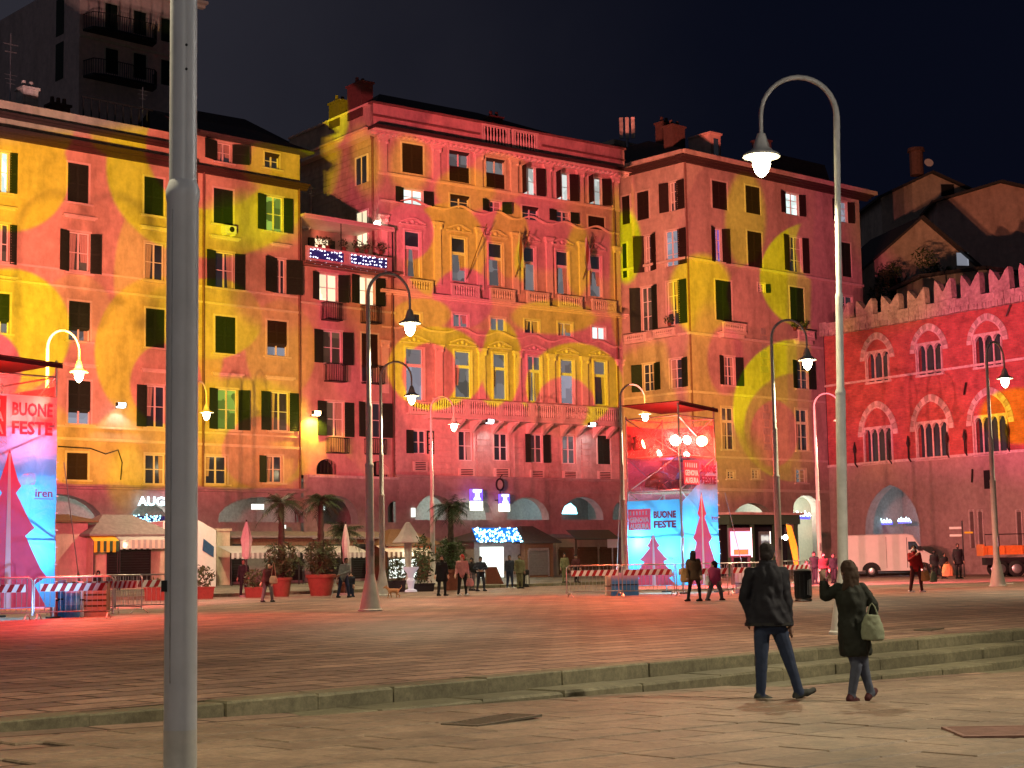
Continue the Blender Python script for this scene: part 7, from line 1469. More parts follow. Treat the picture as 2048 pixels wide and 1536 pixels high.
# ================================================================== van, truck
def wheel(parent, x, y, r=.34, w=.22):
    B = MB(); B.loft([[(x + q * cos(2 * pi * k / 18), yy, r + q * sin(2 * pi * k / 18)) for k in range(18)] for q, yy in ((r * .9, y), (r, y + w * .15), (r, y + w * .85), (r * .9, y + w))]); wh = B.build('wheel', 'rubber', parent, True)
    B = MB(); B.loft([[(x + q * cos(2 * pi * k / 14), yy, r + q * sin(2 * pi * k / 14)) for k in range(14)] for q, yy in ((r * .58, y - .012), (r * .5, y - .03), (r * .2, y - .04))]); B.build('hubcap', 'steel', wh, True)
def van():
    P = at(1768, 92, 0); t = thing('delivery_van', 'white panel van parked before the pointed arch of the brick palace', 'van', P, radians(-14)); Lh = 2.4; H = 2.38
    prof = [(-Lh, .38), (-Lh - .02, 1.0), (-Lh + .04, 2.2), (-Lh + .16, H), (1.35, H + .03), (1.7, H - .06), (2.2, 1.5), (2.7, 1.22), (2.86, .75), (2.85, .4), (2.4, .34), (-2.4, .34)]
    B = MB(); B.loft([[(x, y, z) for x, z in [(p[0] * (1 if s else .985), .34 + (p[1] - .34) * (1 if s else .975)) for p in prof]] for y, s in ((-.95, 0), (-.90, 1), (.90, 1), (.95, 0))]); B.build('body', 'van_white', t, False)
    B = MB(); B.quad((1.42, -.965, 1.5), (2.1, -.965, 1.5), (1.72, -.945, 2.12), (1.42, -.945, 2.12)); B.build('side_window', 'glass_dark', t)
    B = MB(); B.quad((1.75, -.85, 2.24), (1.75, .85, 2.24), (2.22, .88, 1.52), (2.22, -.88, 1.52)); B.build('windscreen', 'glass_dark', t)
    B = MB(); B.box(1.33, 1.36, -.968, -.93, .5, 2.2).box(.2, .22, -.966, -.93, .5, 2.25); B.build('door_seam', 'black', t)
    for z, m_ in ((1.5, 'tail_red'), ): B = MB(); B.box(-Lh - .03, -Lh + .07, -.955, -.87, 1.35, 2.0); B.build('tail_light', 'glass_dark', t)
    B = MB(); B.box(-Lh - .01, -Lh + .16, -.972, -.95, 1.0, 1.12); B.build('handle', 'black', t); B = MB(); B.box(-Lh - .1, -Lh + .1, -.9, .9, .35, .55).box(2.78, 2.92, -.9, .9, .35, .6); B.build('bumper', 'black', t); B = MB(); B.box(-2.4, 2.4, -.94, -.90, .3, .42); B.build('sill_strip', 'black', t)
    B = MB(); B.loft([[(-.65 + .52 * cos(a * pi / 9) , y, .36 + .48 * sin(a * pi / 9)) for a in range(10)] for y in (-.968, -.94)]); B.build('wheel_arch', 'black', t); B = MB(); B.loft([[(2.2 + .48 * cos(a * pi / 9), y, .36 + .44 * sin(a * pi / 9)) for a in range(10)] for y in (-.968, -.94)]); B.build('wheel_arch', 'black', t)
    for x in (-.65, 2.2): wheel(t, x, -.98); wheel(t, x, .76)
    B = MB(); B.box(1.95, 2.15, -1.15, -.96, 1.45, 1.7); B.build('mirror', 'black', t)
defm('van_white', (.62, .61, .58), .45, .05, 2., spec=.4)
van()
P = at(2040, 84, 0); t = thing('flatbed_truck', 'truck with an orange load bed cut by the right picture edge', 'truck', P, radians(-6))
B = MB(); B.box(-1.95, 2.2, -.9, .9, 1.15, 1.62).box(-1.98, -1.9, -.95, .95, 1.1, 1.7); B.build('load_bed', 'orange_paint', t)
for k in range(5): B = MB(); x = -1.8 + k * .9; B.box(x - .03, x + .03, -.94, -.902, 1.15, 1.62); B.build('stake', 'orange_paint', t)
B = MB(); B.box(-1.8, 3.6, -.5, .5, .62, 1.0); B.build('chassis', 'black', t); B = MB(); B.loft([[(2.3, -.95, .6), (3.9, -.95, .6), (3.9, .95, .6), (2.3, .95, .6)], [(2.3, -.95, 1.5), (4.0, -.95, 1.5), (4.0, .95, 1.5), (2.3, .95, 1.5)], [(2.35, -.85, 2.3), (3.5, -.85, 2.3), (3.5, .85, 2.3), (2.35, .85, 2.3)]]); B.build('cab', 'orange_paint', t); B = MB(); B.box(2.5, 3.3, -.955, -.90, 1.5, 2.15); B.build('cab_window', 'glass_dark', t)
for x in (-1.1, -.3, 3.1): wheel(t, x, -.85, .42, .25); wheel(t, x, .6, .42, .25)
for k in (-.9, -.55): B = MB(); B.box(1.4 + k, 1.62 + k, -.8, -.74, 2.0, 2.1); B.build('work_light', 'cloth_white', t)
B = MB(); B.tube([(-1.85, -.88, 1.6), (-1.85, -.88, 2.2), (2.25, -.88, 2.2), (2.25, -.88, 1.6)], .03, 6); B.build('rack', 'iron', t)
# balcony plants
def potplant(fac, px, y, out, label, w=.5, up=False):
    S, z = fac.px(px, y, out); t = thing('balcony_plant', label, 'potted plant', fac.W(S, z, out), fac.rz, 'plants on balconies'); B = MB(); B.cyl(0, 0, 0, .2, .1, .14, 10); B.build('pot', 'terracotta', t); random.seed(int(px)); B = MB(); foliage(B, (0, 0, .42), (w * .5, .25, .3), 90, .09); B.build('leaves', 'leaf', t)
potplant(B3L, 1339, 652, .3, 'leafy plant on the corner block balcony by the left face', .9); potplant(B3R, 1590, 661, .45, 'dark plant on the small right balcony over the lime arc', .7); potplant(B3R, 1608, 661, .45, 'second dark plant on the small right balcony', .6)
for k, x in enumerate((640, 655, 688, 714, 733, 762)): potplant(B1, x, 497 + (x - 640) * .1, .3, ['bushy plant at the left end of the roof terrace', 'second plant from the left on the roof terrace', 'plant in an orange pot before the lit terrace door', 'reddish plant right of the lit terrace door', 'trailing plant below the globe lamp on the terrace', 'spiky plant at the right end of the roof terrace'][k], .75)
# hillside trees behind the merlons
for (px, Y, ztp_, r, lb) in ((1792, 120, 560, 1.3, 'small dark tree left of the gabled house above the merlons'), (1820, 121, 520, 1.6, 'dark forked tree in front of the gabled house'), (1905, 119, 500, 1.8, 'wide dark tree against the gabled house eave'), (680, 99, 372, 1.2, 'dark roof garden shrub beside the palazzo side wall')):
    P = at(px, Y, 0); z = ztop(px, ztp_, Y); t = thing('tree', lb, 'tree', (P.x, P.y, 0)); B = MB(); B.tube([(0, 0, z - 6), (.1, 0, z - 2.5), (-.1, 0, z - 1)], [.18, .12, .05], 7).tube([(.1, 0, z - 2.6), (.8, .1, z - 1.2)], [.09, .03], 6).tube([(0, 0, z - 3), (-.8, .1, z - 1.6)], [.09, .03], 6); B.build('trunk', 'bark', t); random.seed(int(px)); B = MB()
    for k in range(7): foliage(B, (random.uniform(-r, r) * .7, random.uniform(-1, 1), z - random.uniform(.4, 2.6)), (r * .5, r * .5, .7), 130, .16)
    B.build('crown', 'leaf', t)

for px, yy, pw in ((500, 1092, 26), (590, 1092, 22), (680, 1095, 22), (750, 1095, 14), (250, 1090, 16), (1075, 1100, 10), (1190, 1098, 14)):  # warm fill lamps added along the stalls, without lamp bodies
    f_ = B1 if px < 780 else B2; pointlamp('stall_fill_light', f_.W(f_.px(px, yy, 7.4)[0], 2.0 + ground(*f_.W(f_.px(px, yy, 7.4)[0], 0, 7.4)[:2]), 7.4), pw, (1, .82, .55), .1)
# ================================================================== people
from mathutils import noise as mnoise
def remesh(B, vox, mats, segs=None, smooth=3, disp=0., dsc=6.):
    me = bpy.data.meshes.new('tmp'); me.from_pydata(B.v, [], B.f); o = bpy.data.objects.new('tmp', me); C.objects.link(o)
    bm = bmesh.new(); bm.from_mesh(me); bmesh.ops.recalc_face_normals(bm, faces=bm.faces); bm.to_mesh(me); bm.free()
    m = o.modifiers.new('r', 'REMESH'); m.mode = 'VOXEL'; m.voxel_size = vox; s = o.modifiers.new('s', 'SMOOTH'); s.iterations = smooth; s.factor = .5
    dg = bpy.context.evaluated_depsgraph_get(); out = bpy.data.meshes.new_from_object(o.evaluated_get(dg)); bpy.data.objects.remove(o)
    n = len(out.vertices); co = np.empty(n * 3); out.vertices.foreach_get('co', co); co = co.reshape(-1, 3)
    if disp:
        no = np.empty(n * 3); out.vertices.foreach_get('normal', no); no = no.reshape(-1, 3)
        d = np.array([mnoise.noise(Vector((p[0] * dsc * 1.3, p[1] * dsc, p[2] * dsc * .6))) + .5 * mnoise.noise(Vector(p) * dsc * 2.3) for p in co]); co = co + no * d[:, None] * disp; out.vertices.foreach_set('co', co.ravel())
    out.materials.clear()
    for k in mats: out.materials.append(MT[k])
    if segs:
        fc = np.array([p.center[:] for p in out.polygons]); best = np.full(len(fc), 1e9); idx = np.zeros(len(fc), int)
        for a, b_, r, k in segs:
            a = np.array(a); b_ = np.array(b_); ab = b_ - a; L = max(ab.dot(ab), 1e-9); t = np.clip(((fc - a) @ ab) / L, 0, 1); d = np.linalg.norm(fc - (a + t[:, None] * ab), axis=1) - r
            w_ = d < best; best[w_] = d[w_]; idx[w_] = k
        out.polygons.foreach_set('material_index', idx.astype(np.int32))
    out.polygons.foreach_set('use_smooth', [True] * len(out.polygons)); out.update(); return out
def capsule(B, segs, a, b_, ra, rb, k, n=10):
    a, b_ = Vector(a), Vector(b_); d = (b_ - a)
    if d.length < 1e-4: d = Vector((0, 0, 1e-3))
    u = d.normalized(); pts = [a - u * ra * .8, a - u * ra * .45, a, b_, b_ + u * rb * .45, b_ + u * rb * .8]; B.tube(pts, [ra * .55, ra * .88, ra, rb, rb * .88, rb * .55], n); segs.append((tuple(a), tuple(b_), (ra + rb) / 2, k))
def hand(B, segs, w, d, side, k, curl=.3, s=1., spread=.1):
    """w wrist, d direction of the hand, side: direction from little finger to thumb"""
    w = Vector(w); d = Vector(d).normalized(); t = Vector(side).normalized(); nrm = d.cross(t).normalized()
    capsule(B, segs, w, w + d * .085 * s, .026 * s, .034 * s, k); pc = w + d * .05 * s
    B.ell(tuple(pc + d * .02 * s), (.036 * s, .036 * s, .036 * s), 8, 6)
    for i, L in enumerate((.052, .066, .072, .065)):
        o = (i - 1.5) * .019 * s; b0 = w + d * .085 * s + t * o; dd = (d + t * (i - 1.5) * spread).normalized(); p1 = b0 + dd * L * s * .55; p2 = p1 + (dd + nrm * curl).normalized() * L * s * .5; capsule(B, segs, b0, p1, .0092 * s, .0088 * s, k, 6); capsule(B, segs, p1, p2, .0088 * s, .0078 * s, k, 6)
    b0 = w + d * .03 * s + t * .03 * s; p1 = b0 + (d * .6 + t * .8).normalized() * .035 * s; p2 = p1 + (d * .9 + t * .3).normalized() * .03 * s; capsule(B, segs, b0, p1, .012 * s, .0105 * s, k, 6); capsule(B, segs, p1, p2, .0105 * s, .009 * s, k, 6)
def headshape(B, segs, c, f, s=1., k=0):
    """c centre, f facing direction"""
    c = Vector(c); f = Vector(f).normalized(); up = Vector((0, 0, 1)); r = f.cross(up).normalized(); R = Matrix((r, f, up)).transposed()
    B.ell(tuple(c + up * .02 * s), (.074 * s, .092 * s, .098 * s), 12, 9, R); B.ell(tuple(c + f * .022 * s - up * .055 * s), (.054 * s, .06 * s, .065 * s), 10, 7, R)
    B.ell(tuple(c + f * .098 * s - up * .012 * s), (.012 * s, .02 * s, .024 * s), 6, 5, R)
    for q in (-1, 1): B.ell(tuple(c + r * q * .076 * s - up * .01 * s), (.01 * s, .02 * s, .03 * s), 6, 5, R); B.ell(tuple(c + r * q * .03 * s + f * .082 * s + up * .012 * s), (.014 * s, .01 * s, .008 * s), 6, 4, R)
    B.ell(tuple(c + f * .088 * s - up * .052 * s), (.024 * s, .01 * s, .008 * s), 6, 4, R); segs.append((tuple(c), tuple(c + up * .02), .085 * s, k))
def foot(B, segs, an, toe, k, s=1.):
    an, toe = Vector(an), Vector(toe); d = (toe - an); h = Vector((d.x, d.y, 0)).normalized(); heel = an - h * .05 * s + Vector((0, 0, -.055 * s)); mid = heel.lerp(toe, .6)
    capsule(B, segs, an, heel + Vector((0, 0, .01)), .046 * s, .038 * s, k, 8); capsule(B, segs, heel, mid + Vector((0, 0, .012)), .036 * s, .044 * s, k, 8); capsule(B, segs, mid, toe, .044 * s, .032 * s, k, 8)
def person(name_label, loc, J, mats, face=(0, 1, 0), vox=.02, S=1., rz=0, group='people on the square', fem=False, coat=None, coatm=None, hair=None, hairm='hair_dark', hairlen=0., handopt=None, jacket=1., hood=False, disp=.0):
    """J: dict of joints. mats: [skin, top, trousers, shoes]"""
    t = thing('person', name_label, 'person', loc, rz, group); B = MB(); sg = []
    H = lambda k: Vector(J[k])
    wd = .86 if fem else 1.
    for s_ in ('l', 'r'):
        capsule(B, sg, H('hip' + s_), H('kn' + s_), .094 * wd, .070 * wd, 2); capsule(B, sg, H('kn' + s_), H('kn' + s_).lerp(H('an' + s_), .35) , .068 * wd, .066 * wd, 2); capsule(B, sg, H('kn' + s_).lerp(H('an' + s_), .3), H('an' + s_), .064 * wd, .052 * wd, 2); foot(B, sg, H('an' + s_), H('toe' + s_), 3)
        capsule(B, sg, H('sh' + s_), H('el' + s_), .056 * jacket, .046 * jacket, 1); capsule(B, sg, H('el' + s_), H('ha' + s_), .046 * jacket, .034 * jacket, 1)
        capsule(B, sg, H('sh' + s_), H('ch'), .065, .08, 1)
        hd = (H('ha' + s_) - H('el' + s_)).normalized(); si = Vector((0, 1, 0)) if abs(hd.y) < .8 else Vector((1, 0, 0))
        if handopt and s_ in handopt: hd = Vector(handopt[s_][0]); si = Vector(handopt[s_][1])
        if vox <= .012: hand(B, sg, H('ha' + s_), hd, si, 0, spread=.16 if handopt and s_ in handopt else .06)
        else: hand(B, sg, H('ha' + s_), hd, si, 0, s=1.35)
    pel = (H('hipl') + H('hipr')) / 2; ch = H('ch'); ne = H('ne'); rings = []
    for u, rx, ry in ((-.12, .12, .09), (0, .165 * wd, .115), (.3, .15 * wd, .105), (.65, .17 * wd, .115), (.9, .18 * wd, .11), (1.05, .12, .085)):
        c = pel.lerp(ch + Vector((0, 0, .06)), u); rings.append([(c.x + rx * jacket * cos(a * pi / 8), c.y + ry * jacket * sin(a * pi / 8), c.z) for a in range(16)])
    B.loft(rings); sg.append((tuple(pel.lerp(ch, .3)), tuple(ch), .14, 1)); sg.append((tuple(pel - Vector((0, 0, .05))), tuple(pel.lerp(ch, .1)), .12, 1 if coat or jacket > 1 else 2)); capsule(B, sg, ch + Vector((0, 0, .03)), ne, .06, .05, 0)
    headshape(B, sg, H('he'), face)
    if coat and vox > .012:   # coat is part of the body surface for far figures
        hem, wid = coat; c0 = pel
        B.loft([[(c0.x + rx * cos(a * pi / 8), c0.y + ry * sin(a * pi / 8), z) for a in range(16)] for z, rx, ry in ((hem, wid, wid * .62), ((hem + pel.z) / 2, wid * .95, wid * .6), (pel.z + .12, .17, .13), (ch.z, .2, .14))]); sg.append((tuple(c0 - Vector((0, 0, c0.z - hem))), tuple(ch), wid * .85, 1))
    if disp == 0 and vox > .012: disp_ = .008
    else: disp_ = disp
    me = remesh(B, vox, mats, sg, 2, disp_); link('body', me, t)
    if hair:
        B = MB(); c = H('he'); f = Vector(face).normalized(); r = f.cross(Vector((0, 0, 1))).normalized(); R = Matrix((r, f, Vector((0, 0, 1)))).transposed()
        B.ell(tuple(c - f * .014 + Vector((0, 0, .036))), (.086, .098, .098), 14, 10, R); B.ell(tuple(c - f * .045 - Vector((0, 0, .01))), (.08, .07, .09), 12, 8, R)
        if hairlen:
            q = c - f * .06; B.loft([[tuple(q + r * rx * cos(a * pi / 7) + f * ry * sin(a * pi / 7) + Vector((0, 0, z))) for a in range(14)] for z, rx, ry in ((.06, .08, .05), (-.05, .092, .06), (-.15, .10, .05), (-hairlen * .8, .11, .04), (-hairlen, .07, .02))])
        if hood: B.ell(tuple(ne - f * .04 + Vector((0, 0, .02))), (.11, .09, .07), 12, 8, R)
        me = remesh(B, .012, [hairm], None, 2, .012, 14.); link('hair', me, t)
    return t
def pose(st=0., arm=.1, lean=0., H=1.72, turn=1, y=0., bend=0., arms=None):
    """generic figure in the xz plane; st stride (m); turn +1 toes towards +x"""
    k = H / 1.75; J = dict(hipl=(-.09, 0, .92), hipr=(.09, 0, .92), knl=(-.09 - st * .35, .0, .5), knr=(.09 + st * .55, -.03, .51), anl=(-.09 - st * .8, 0, .09), anr=(.09 + st * .7, 0, .09),
        toel=(-.09 - st * .8 + .12 * turn, -.06, .035), toer=(.09 + st * .7 + .13 * turn, -.06, .035), ch=(lean * .5, 0, 1.36), ne=(lean * .8, 0, 1.5), he=(lean + .0, -.01, 1.62),
        shl=(-.18 + lean * .6, 0, 1.42), shr=(.18 + lean * .6, 0, 1.42), ell=(-.24 + lean * .5, .03, 1.14), elr=(.24 + lean * .5, .03, 1.14), hal=(-.22 - arm * .3, -.08 - arm * .4, .90), har=(.22 + arm * .3, -.08 - arm * .4, .90))
    if arms: J.update(arms)
    return {a: Vector(b) * k for a, b in J.items()}
for k, c in dict(navy=(.006, .006, .012), coat_dark=(.009, .011, .008), jeans=(.016, .026, .06), jeans_grey=(.055, .065, .10), boot_red=(.05, .010, .014), shoe_grey=(.03, .032, .03), brown_coat=(.10, .055, .03), pink_coat=(.50, .22, .22), olive=(.12, .12, .06), grey_jacket=(.16, .19, .19), police_navy=(.02, .025, .04), red_jacket=(.30, .012, .014), maroon=(.06, .012, .015), child_pink=(.42, .05, .14), grey_trousers=(.12, .10, .11), hair_dark=(.010, .006, .007), hair_brown=(.030, .015, .009), bag_green=(.17, .19, .13), bag_orange=(.50, .26, .10), mask_white=(.8, .8, .8), dog_fur=(.50, .28, .14), black_coat=(.012, .012, .014), skin_dim=(.20, .11, .08)).items(): defm(k, c, .8, .15, 12., bump=.2)
# ---- the two walkers on the lower pavement
def on_low(px, py):
    r = ray(px, py); z = -.25
    for _ in range(6): k = (z - CAMZ) / r.z; P = CAM + r * k; z = zlow(P)
    return Vector((P.x, P.y, z))
P = on_low(1545, 1397); P.z -= .045; Y = P.y; sc_ = Y / 3200 / (1 / 723 * 4.04) * 1.0   # picture scale to metres
m_per = Y / 3200 / 4.04 ; m_per = m_per
def zz(xz, yz, x0, y0, y=0.): return ((xz - x0) * m_per, y, (y0 - yz) * m_per)
print('man scale', m_per * 723, 'height', (1430 - 165) * m_per)
x0, y0 = 425, 1422
J = dict(hipl=zz(360, 830, x0, y0), hipr=zz(488, 830, x0, y0), knl=zz(345, 1070, x0, y0, -.02), knr=zz(572, 1080, x0, y0, .04), anl=zz(335, 1340, x0, y0), anr=zz(645, 1345, x0, y0, .05), toel=zz(415, 1398, x0, y0, .05), toer=zz(770, 1335, x0, y0, .10),
         ch=zz(415, 430, x0, y0), ne=zz(425, 325, x0, y0), he=zz(428, 247, x0, y0, .01), shl=zz(290, 395, x0, y0), shr=zz(530, 395, x0, y0), ell=zz(245, 590, x0, y0, .04), elr=zz(560, 600, x0, y0, .02), hal=zz(262, 740, x0, y0, .12), har=zz(590, 800, x0, y0, .02))
J = {k: Vector(v) for k, v in J.items()}
man = person('man in a dark navy jacket and blue jeans striding right, seen from behind', P, J, ['skin_dim', 'navy', 'jeans', 'shoe_grey'], (.5, .85, 0), .0105, group='couple walking on the lower pavement', hair=True, handopt={'r': ((.05, .0, -1), (0, 1, 0))}, disp=.008)
B = MB(); c_ = lambda xz, yz: Vector(zz(xz, yz, x0, y0)); rings = []
for yz, xl, xr, ry in ((318, 385, 465, .09), (345, 345, 510, .11), (375, 305, 530, .12), (430, 300, 530, .14), (520, 298, 532, .145), (600, 290, 540, .15), (690, 262, 575, .155), (770, 228, 605, .165), (812, 218, 618, .17)):
    a, b_ = c_(xl, yz), c_(xr, yz); m_ = (a + b_) / 2; w_ = (b_ - a).x / 2
    rings.append([(m_.x + w_ * cos(q * pi / 14) * (1 + .02 * sin(q * 3)), (ry + .012 * sin(q * 2.2 + yz)) * sin(q * pi / 14), m_.z + (.02 * sin(q * .9) if yz > 700 else 0)) for q in range(28)])
B.loft(rings); sg = []
for a, b_, ra, rb in (((292, 392), (236, 590), .080, .066), ((236, 590), (262, 745), .064, .052), ((530, 392), (562, 600), .080, .064), ((562, 600), (590, 775), .062, .048)): capsule(B, sg, c_(*a), c_(*b_), ra, rb, 0, 12)
B.ell(tuple(c_(425, 330)), (.10, .10, .045), 12, 6); link('jacket', remesh(B, .013, ['navy'], None, 1, .030, 6.), man)
B = MB(); n = 20; q_c = c_(425, 335); B.loft([[tuple(q_c + Vector((r * cos(2 * pi * k / n), r * .85 * sin(2 * pi * k / n), z))) for k in range(n)] for z, r in ((-.03, .115), (.02, .10), (.055, .092), (.05, .078), (0, .08))], False); B.build('collar', 'navy', man, True)
B = MB(); q_c = c_(418, 805); B.loft([[tuple(q_c + Vector((.268 * cos(2 * pi * k / n), .166 * sin(2 * pi * k / n), z))) for k in range(n)] for z in (-.012, .022)], False); B.build('hem_band', 'black', man, True)
P = on_low(1712, 1402); P.z -= .03; m_per = P.y / 3200 / 4.04; x0, y0 = 1090, 1442
print('woman height', (1442 - 315) * m_per)
J = dict(hipl=zz(1050, 920, x0, y0), hipr=zz(1140, 920, x0, y0), knl=zz(1100, 1140, x0, y0, -.04), knr=zz(1165, 1150, x0, y0, .04), anl=zz(1058, 1370, x0, y0), anr=zz(1218, 1365, x0, y0, .06), toel=zz(1108, 1418, x0, y0, .06), toer=zz(1262, 1345, x0, y0, .10),
         ch=zz(1075, 580, x0, y0), ne=zz(1075, 480, x0, y0), he=zz(1068, 402, x0, y0, .0), shl=zz(975, 525, x0, y0), shr=zz(1172, 530, x0, y0), ell=zz(872, 592, x0, y0, .05), elr=zz(1270, 665, x0, y0, .0), hal=zz(872, 485, x0, y0, .10), har=zz(1255, 740, x0, y0, .08))
J = {k: Vector(v) for k, v in J.items()}
wo = person('woman in a long black green coat waving her raised left hand, seen from behind', P, J, ['skin_dim', 'coat_dark', 'jeans_grey', 'boot_red'], (-.3, .9, 0), .0105, group='couple walking on the lower pavement', fem=True, hair=True, hairm='hair_brown', hairlen=.24, handopt={'l': ((.05, 0, 1), (1, .2, 0))}, disp=.006)
B = MB(); rings = []
for yz, xl, xr, ry in ((488, 1040, 1112, .08), (510, 985, 1165, .10), (560, 955, 1205, .13), (640, 958, 1205, .14), (740, 972, 1195, .13), (830, 965, 1215, .15), (930, 962, 1228, .165), (1020, 975, 1232, .175), (1062, 985, 1228, .17)):
    a, b_ = c_(xl, yz), c_(xr, yz); m_ = (a + b_) / 2; w_ = (b_ - a).x / 2
    rings.append([(m_.x + w_ * cos(q * pi / 14) * (1 + .025 * sin(q * 3)), (ry + .010 * sin(q * 2.2 + yz)) * sin(q * pi / 14), m_.z) for q in range(28)])
B.loft(rings)
for a, b_, ra, rb in (((985, 535), (875, 588), .066, .056), ((875, 588), (870, 490), .054, .042), ((1168, 540), (1262, 660), .068, .054), ((1262, 660), (1262, 730), .052, .042)): capsule(B, sg, c_(*a), c_(*b_), ra, rb, 0, 12)
B.ell(tuple(c_(1075, 492)), (.085, .085, .035), 12, 6); link('coat', remesh(B, .013, ['coat_dark'], None, 2, .018, 8.), wo)
def bagobj(loc, w, h, label, m, strap=.35, name='handbag', cat='bag'):
    t = thing(name, label, cat, loc); B = MB(); n = 14
    B.loft([[(w / 2 * rx * cos(2 * pi * k / n), w * .28 * rx * sin(2 * pi * k / n), z) for k in range(n)] for z, rx in ((-h * .5, .75), (-h * .47, .98), (-h * .2, 1.05), (h * .2, .92), (h * .45, .68), (h * .5, .6))]); link('body', remesh(B, .012, [m], None, 1, .015, 9.), t)
    B = MB(); B.tube([(-w * .25, 0, h * .45), (-w * .12, 0, h * .5 + strap * .7), (0, 0, h * .5 + strap), (w * .12, 0, h * .5 + strap * .7), (w * .25, 0, h * .45)], .008, 6); B.build('handle', m, t, True); return t
q = P + Vector(zz(1222, 838, x0, y0, -.16)); bagobj(q, .24, .27, 'pale green handbag hanging from the waving woman right arm', 'bag_green', .12)
# ---- everybody else, further away
def far(px, Y, yf, yt, label, mats, low=False, **kw):
    P = gat(px, Y); H_ = (yf - yt) * Y / 3200; H_ = min(max(H_, .9), 1.9); ps = kw.pop('ps', {}); J = pose(H=H_, **ps); 
    return person(label, P, J, mats, kw.pop('face', (0, -1, 0)), .022, **kw), P, H_
def Yf(px, yf, zg=0.): return (CAMZ - zg) * 3200 / (yf - yh(px))
SK = 'skin'
far(196, 66, 1150, 1103, 'person in a dark hooded jacket beside the low kiosk behind the barriers', ['skin_dim', 'black_coat', 'black_coat', 'black'], hair=True, ps=dict(st=.1))
far(487, 67, 1180, 1106, 'man in black standing under the first closed umbrella', ['skin_dim', 'black_coat', 'black_coat', 'black'], hair=True, ps=dict(st=.05)); 
_, P, h_ = far(535, 57, 1190, 1114, 'stooping man in a dark jacket carrying a bag before the first big pot', [SK, 'maroon', 'grey_trousers', 'black'], jacket=1.15, ps=dict(st=.18, lean=.12), hair=True, face=(-.6, -.8, 0)); bagobj(P + Vector((.24, -.15, .78)), .3, .26, 'pink brown shoulder bag of the stooping man', 'skin', .5)
_, P, h_ = far(687, 62, 1181, 1103, 'man in a grey jacket leaning forward on a thin walking stick', ['skin_dim', 'grey_jacket', 'jeans', 'shoe_grey'], jacket=1.12, ps=dict(st=.2, lean=.14, arms=dict(elr=(.3, -.1, 1.15), har=(-.12, -.3, 1.0))), hair=True, face=(.5, -.8, 0))
t = thing('walking_stick', 'thin pale walking stick of the leaning grey jacketed man', 'walking stick', P + Vector((-.35, -.3, 0))); B = MB(); B.tube([(-.1, 0, 0), (.16, 0, .85), (.2, 0, .9), (.26, 0, .88)], .014, 6); B.build('shaft', 'cloth_white', t)
far(702, 63, 1181, 1137, 'small child in dark clothes behind the man with the stick', [SK, 'police_navy', 'jeans', 'black'], hair=True, ps=dict(st=.08))
far(884, 62, 1183, 1104, 'person in a long black coat facing us, left of the pink jacket', [SK, 'black_coat', 'black_coat', 'black'], hair=True, coat=(.55, .24), ps=dict(st=.08, arm=.2))
_, P, h_ = far(925, 62, 1183, 1102, 'person in a pale pink jacket with white sneakers and red cap', [SK, 'pink_coat', 'black_coat', 'mask_white'], jacket=1.25, hair=True, hairm='red_paint', face=(-.7, -.6, 0), ps=dict(st=.1, arm=.2)); bagobj(P + Vector((.3, -.1, .5)), .3, .3, 'bright pinkish shopping bag beside the pink jacketed person', 'pink_coat', .3, 'shopping_bag')
_, P, h_ = far(962, 70, 1164, 1096, 'police officer with a white belt in front of the bright kiosk', ['skin_dim', 'police_navy', 'police_navy', 'black'], jacket=1.15, hair=True, ps=dict(st=.12, arms=dict(ell=(-.34, -.05, 1.18), hal=(-.12, -.2, 1.08), elr=(.34, -.05, 1.18), har=(.12, -.2, 1.08)))); 
B = MB(); n = 20; B.loft([[(.185 * cos(2 * pi * k / n), .14 * sin(2 * pi * k / n), z) for k in range(n)] for z in (1.0 * h_ / 1.75, 1.05 * h_ / 1.75)], False); B.build('belt', 'white', _)
far(944, 72, 1162, 1098, 'second dark figure standing just behind the police officer', ['skin_dim', 'black_coat', 'grey_trousers', 'black'], hair=True)
far(1020, 76, 1153, 1088, 'person in dark blue standing left of the beige coated one', ['skin_dim', 'police_navy', 'jeans', 'mask_white'], hair=True, ps=dict(st=.06)); far(1040, 75, 1153, 1086, 'person in a beige olive coat standing by the dark round bin', ['skin_dim', 'olive', 'olive', 'black'], jacket=1.2, coat=(.7, .24), hair=True)
far(1130, 82, 1147, 1089, 'person in olive clothes standing before the beige shopfront box', ['skin_dim', 'olive', 'olive', 'black'], hair=True); far(1153, 82, 1149, 1094, 'dark figure at the closed double shop, left half', ['skin_dim', 'maroon', 'black_coat', 'black'], hair=True)
_, P, h_ = far(1389, 48, 1199, 1100, 'long haired woman in a brown coat walking past the banner tower', [SK, 'brown_coat', 'black_coat', 'black'], jacket=1.15, coat=(.62, .25), hair=True, hairm='hair_brown', hairlen=.42, fem=True, face=(.3, .9, 0), ps=dict(st=.16, turn=-1)); bagobj(P + Vector((-.28, -.12, .78)), .26, .42, 'orange beige bag carried by the long haired woman', 'bag_orange', .2, 'tote_bag')
_, P, h_ = far(1430, 48.5, 1199, 1124, 'child in a bright pink jacket walking beside the long haired woman', [SK, 'child_pink', 'grey_trousers', 'black'], jacket=1.15, hair=True, face=(-.9, .2, 0), ps=dict(st=.32)); bagobj(P + Vector((-.22, -.1, .6)), .12, .3, 'narrow white bag held by the pink jacketed child', 'mask_white', .15, 'shopping_bag')
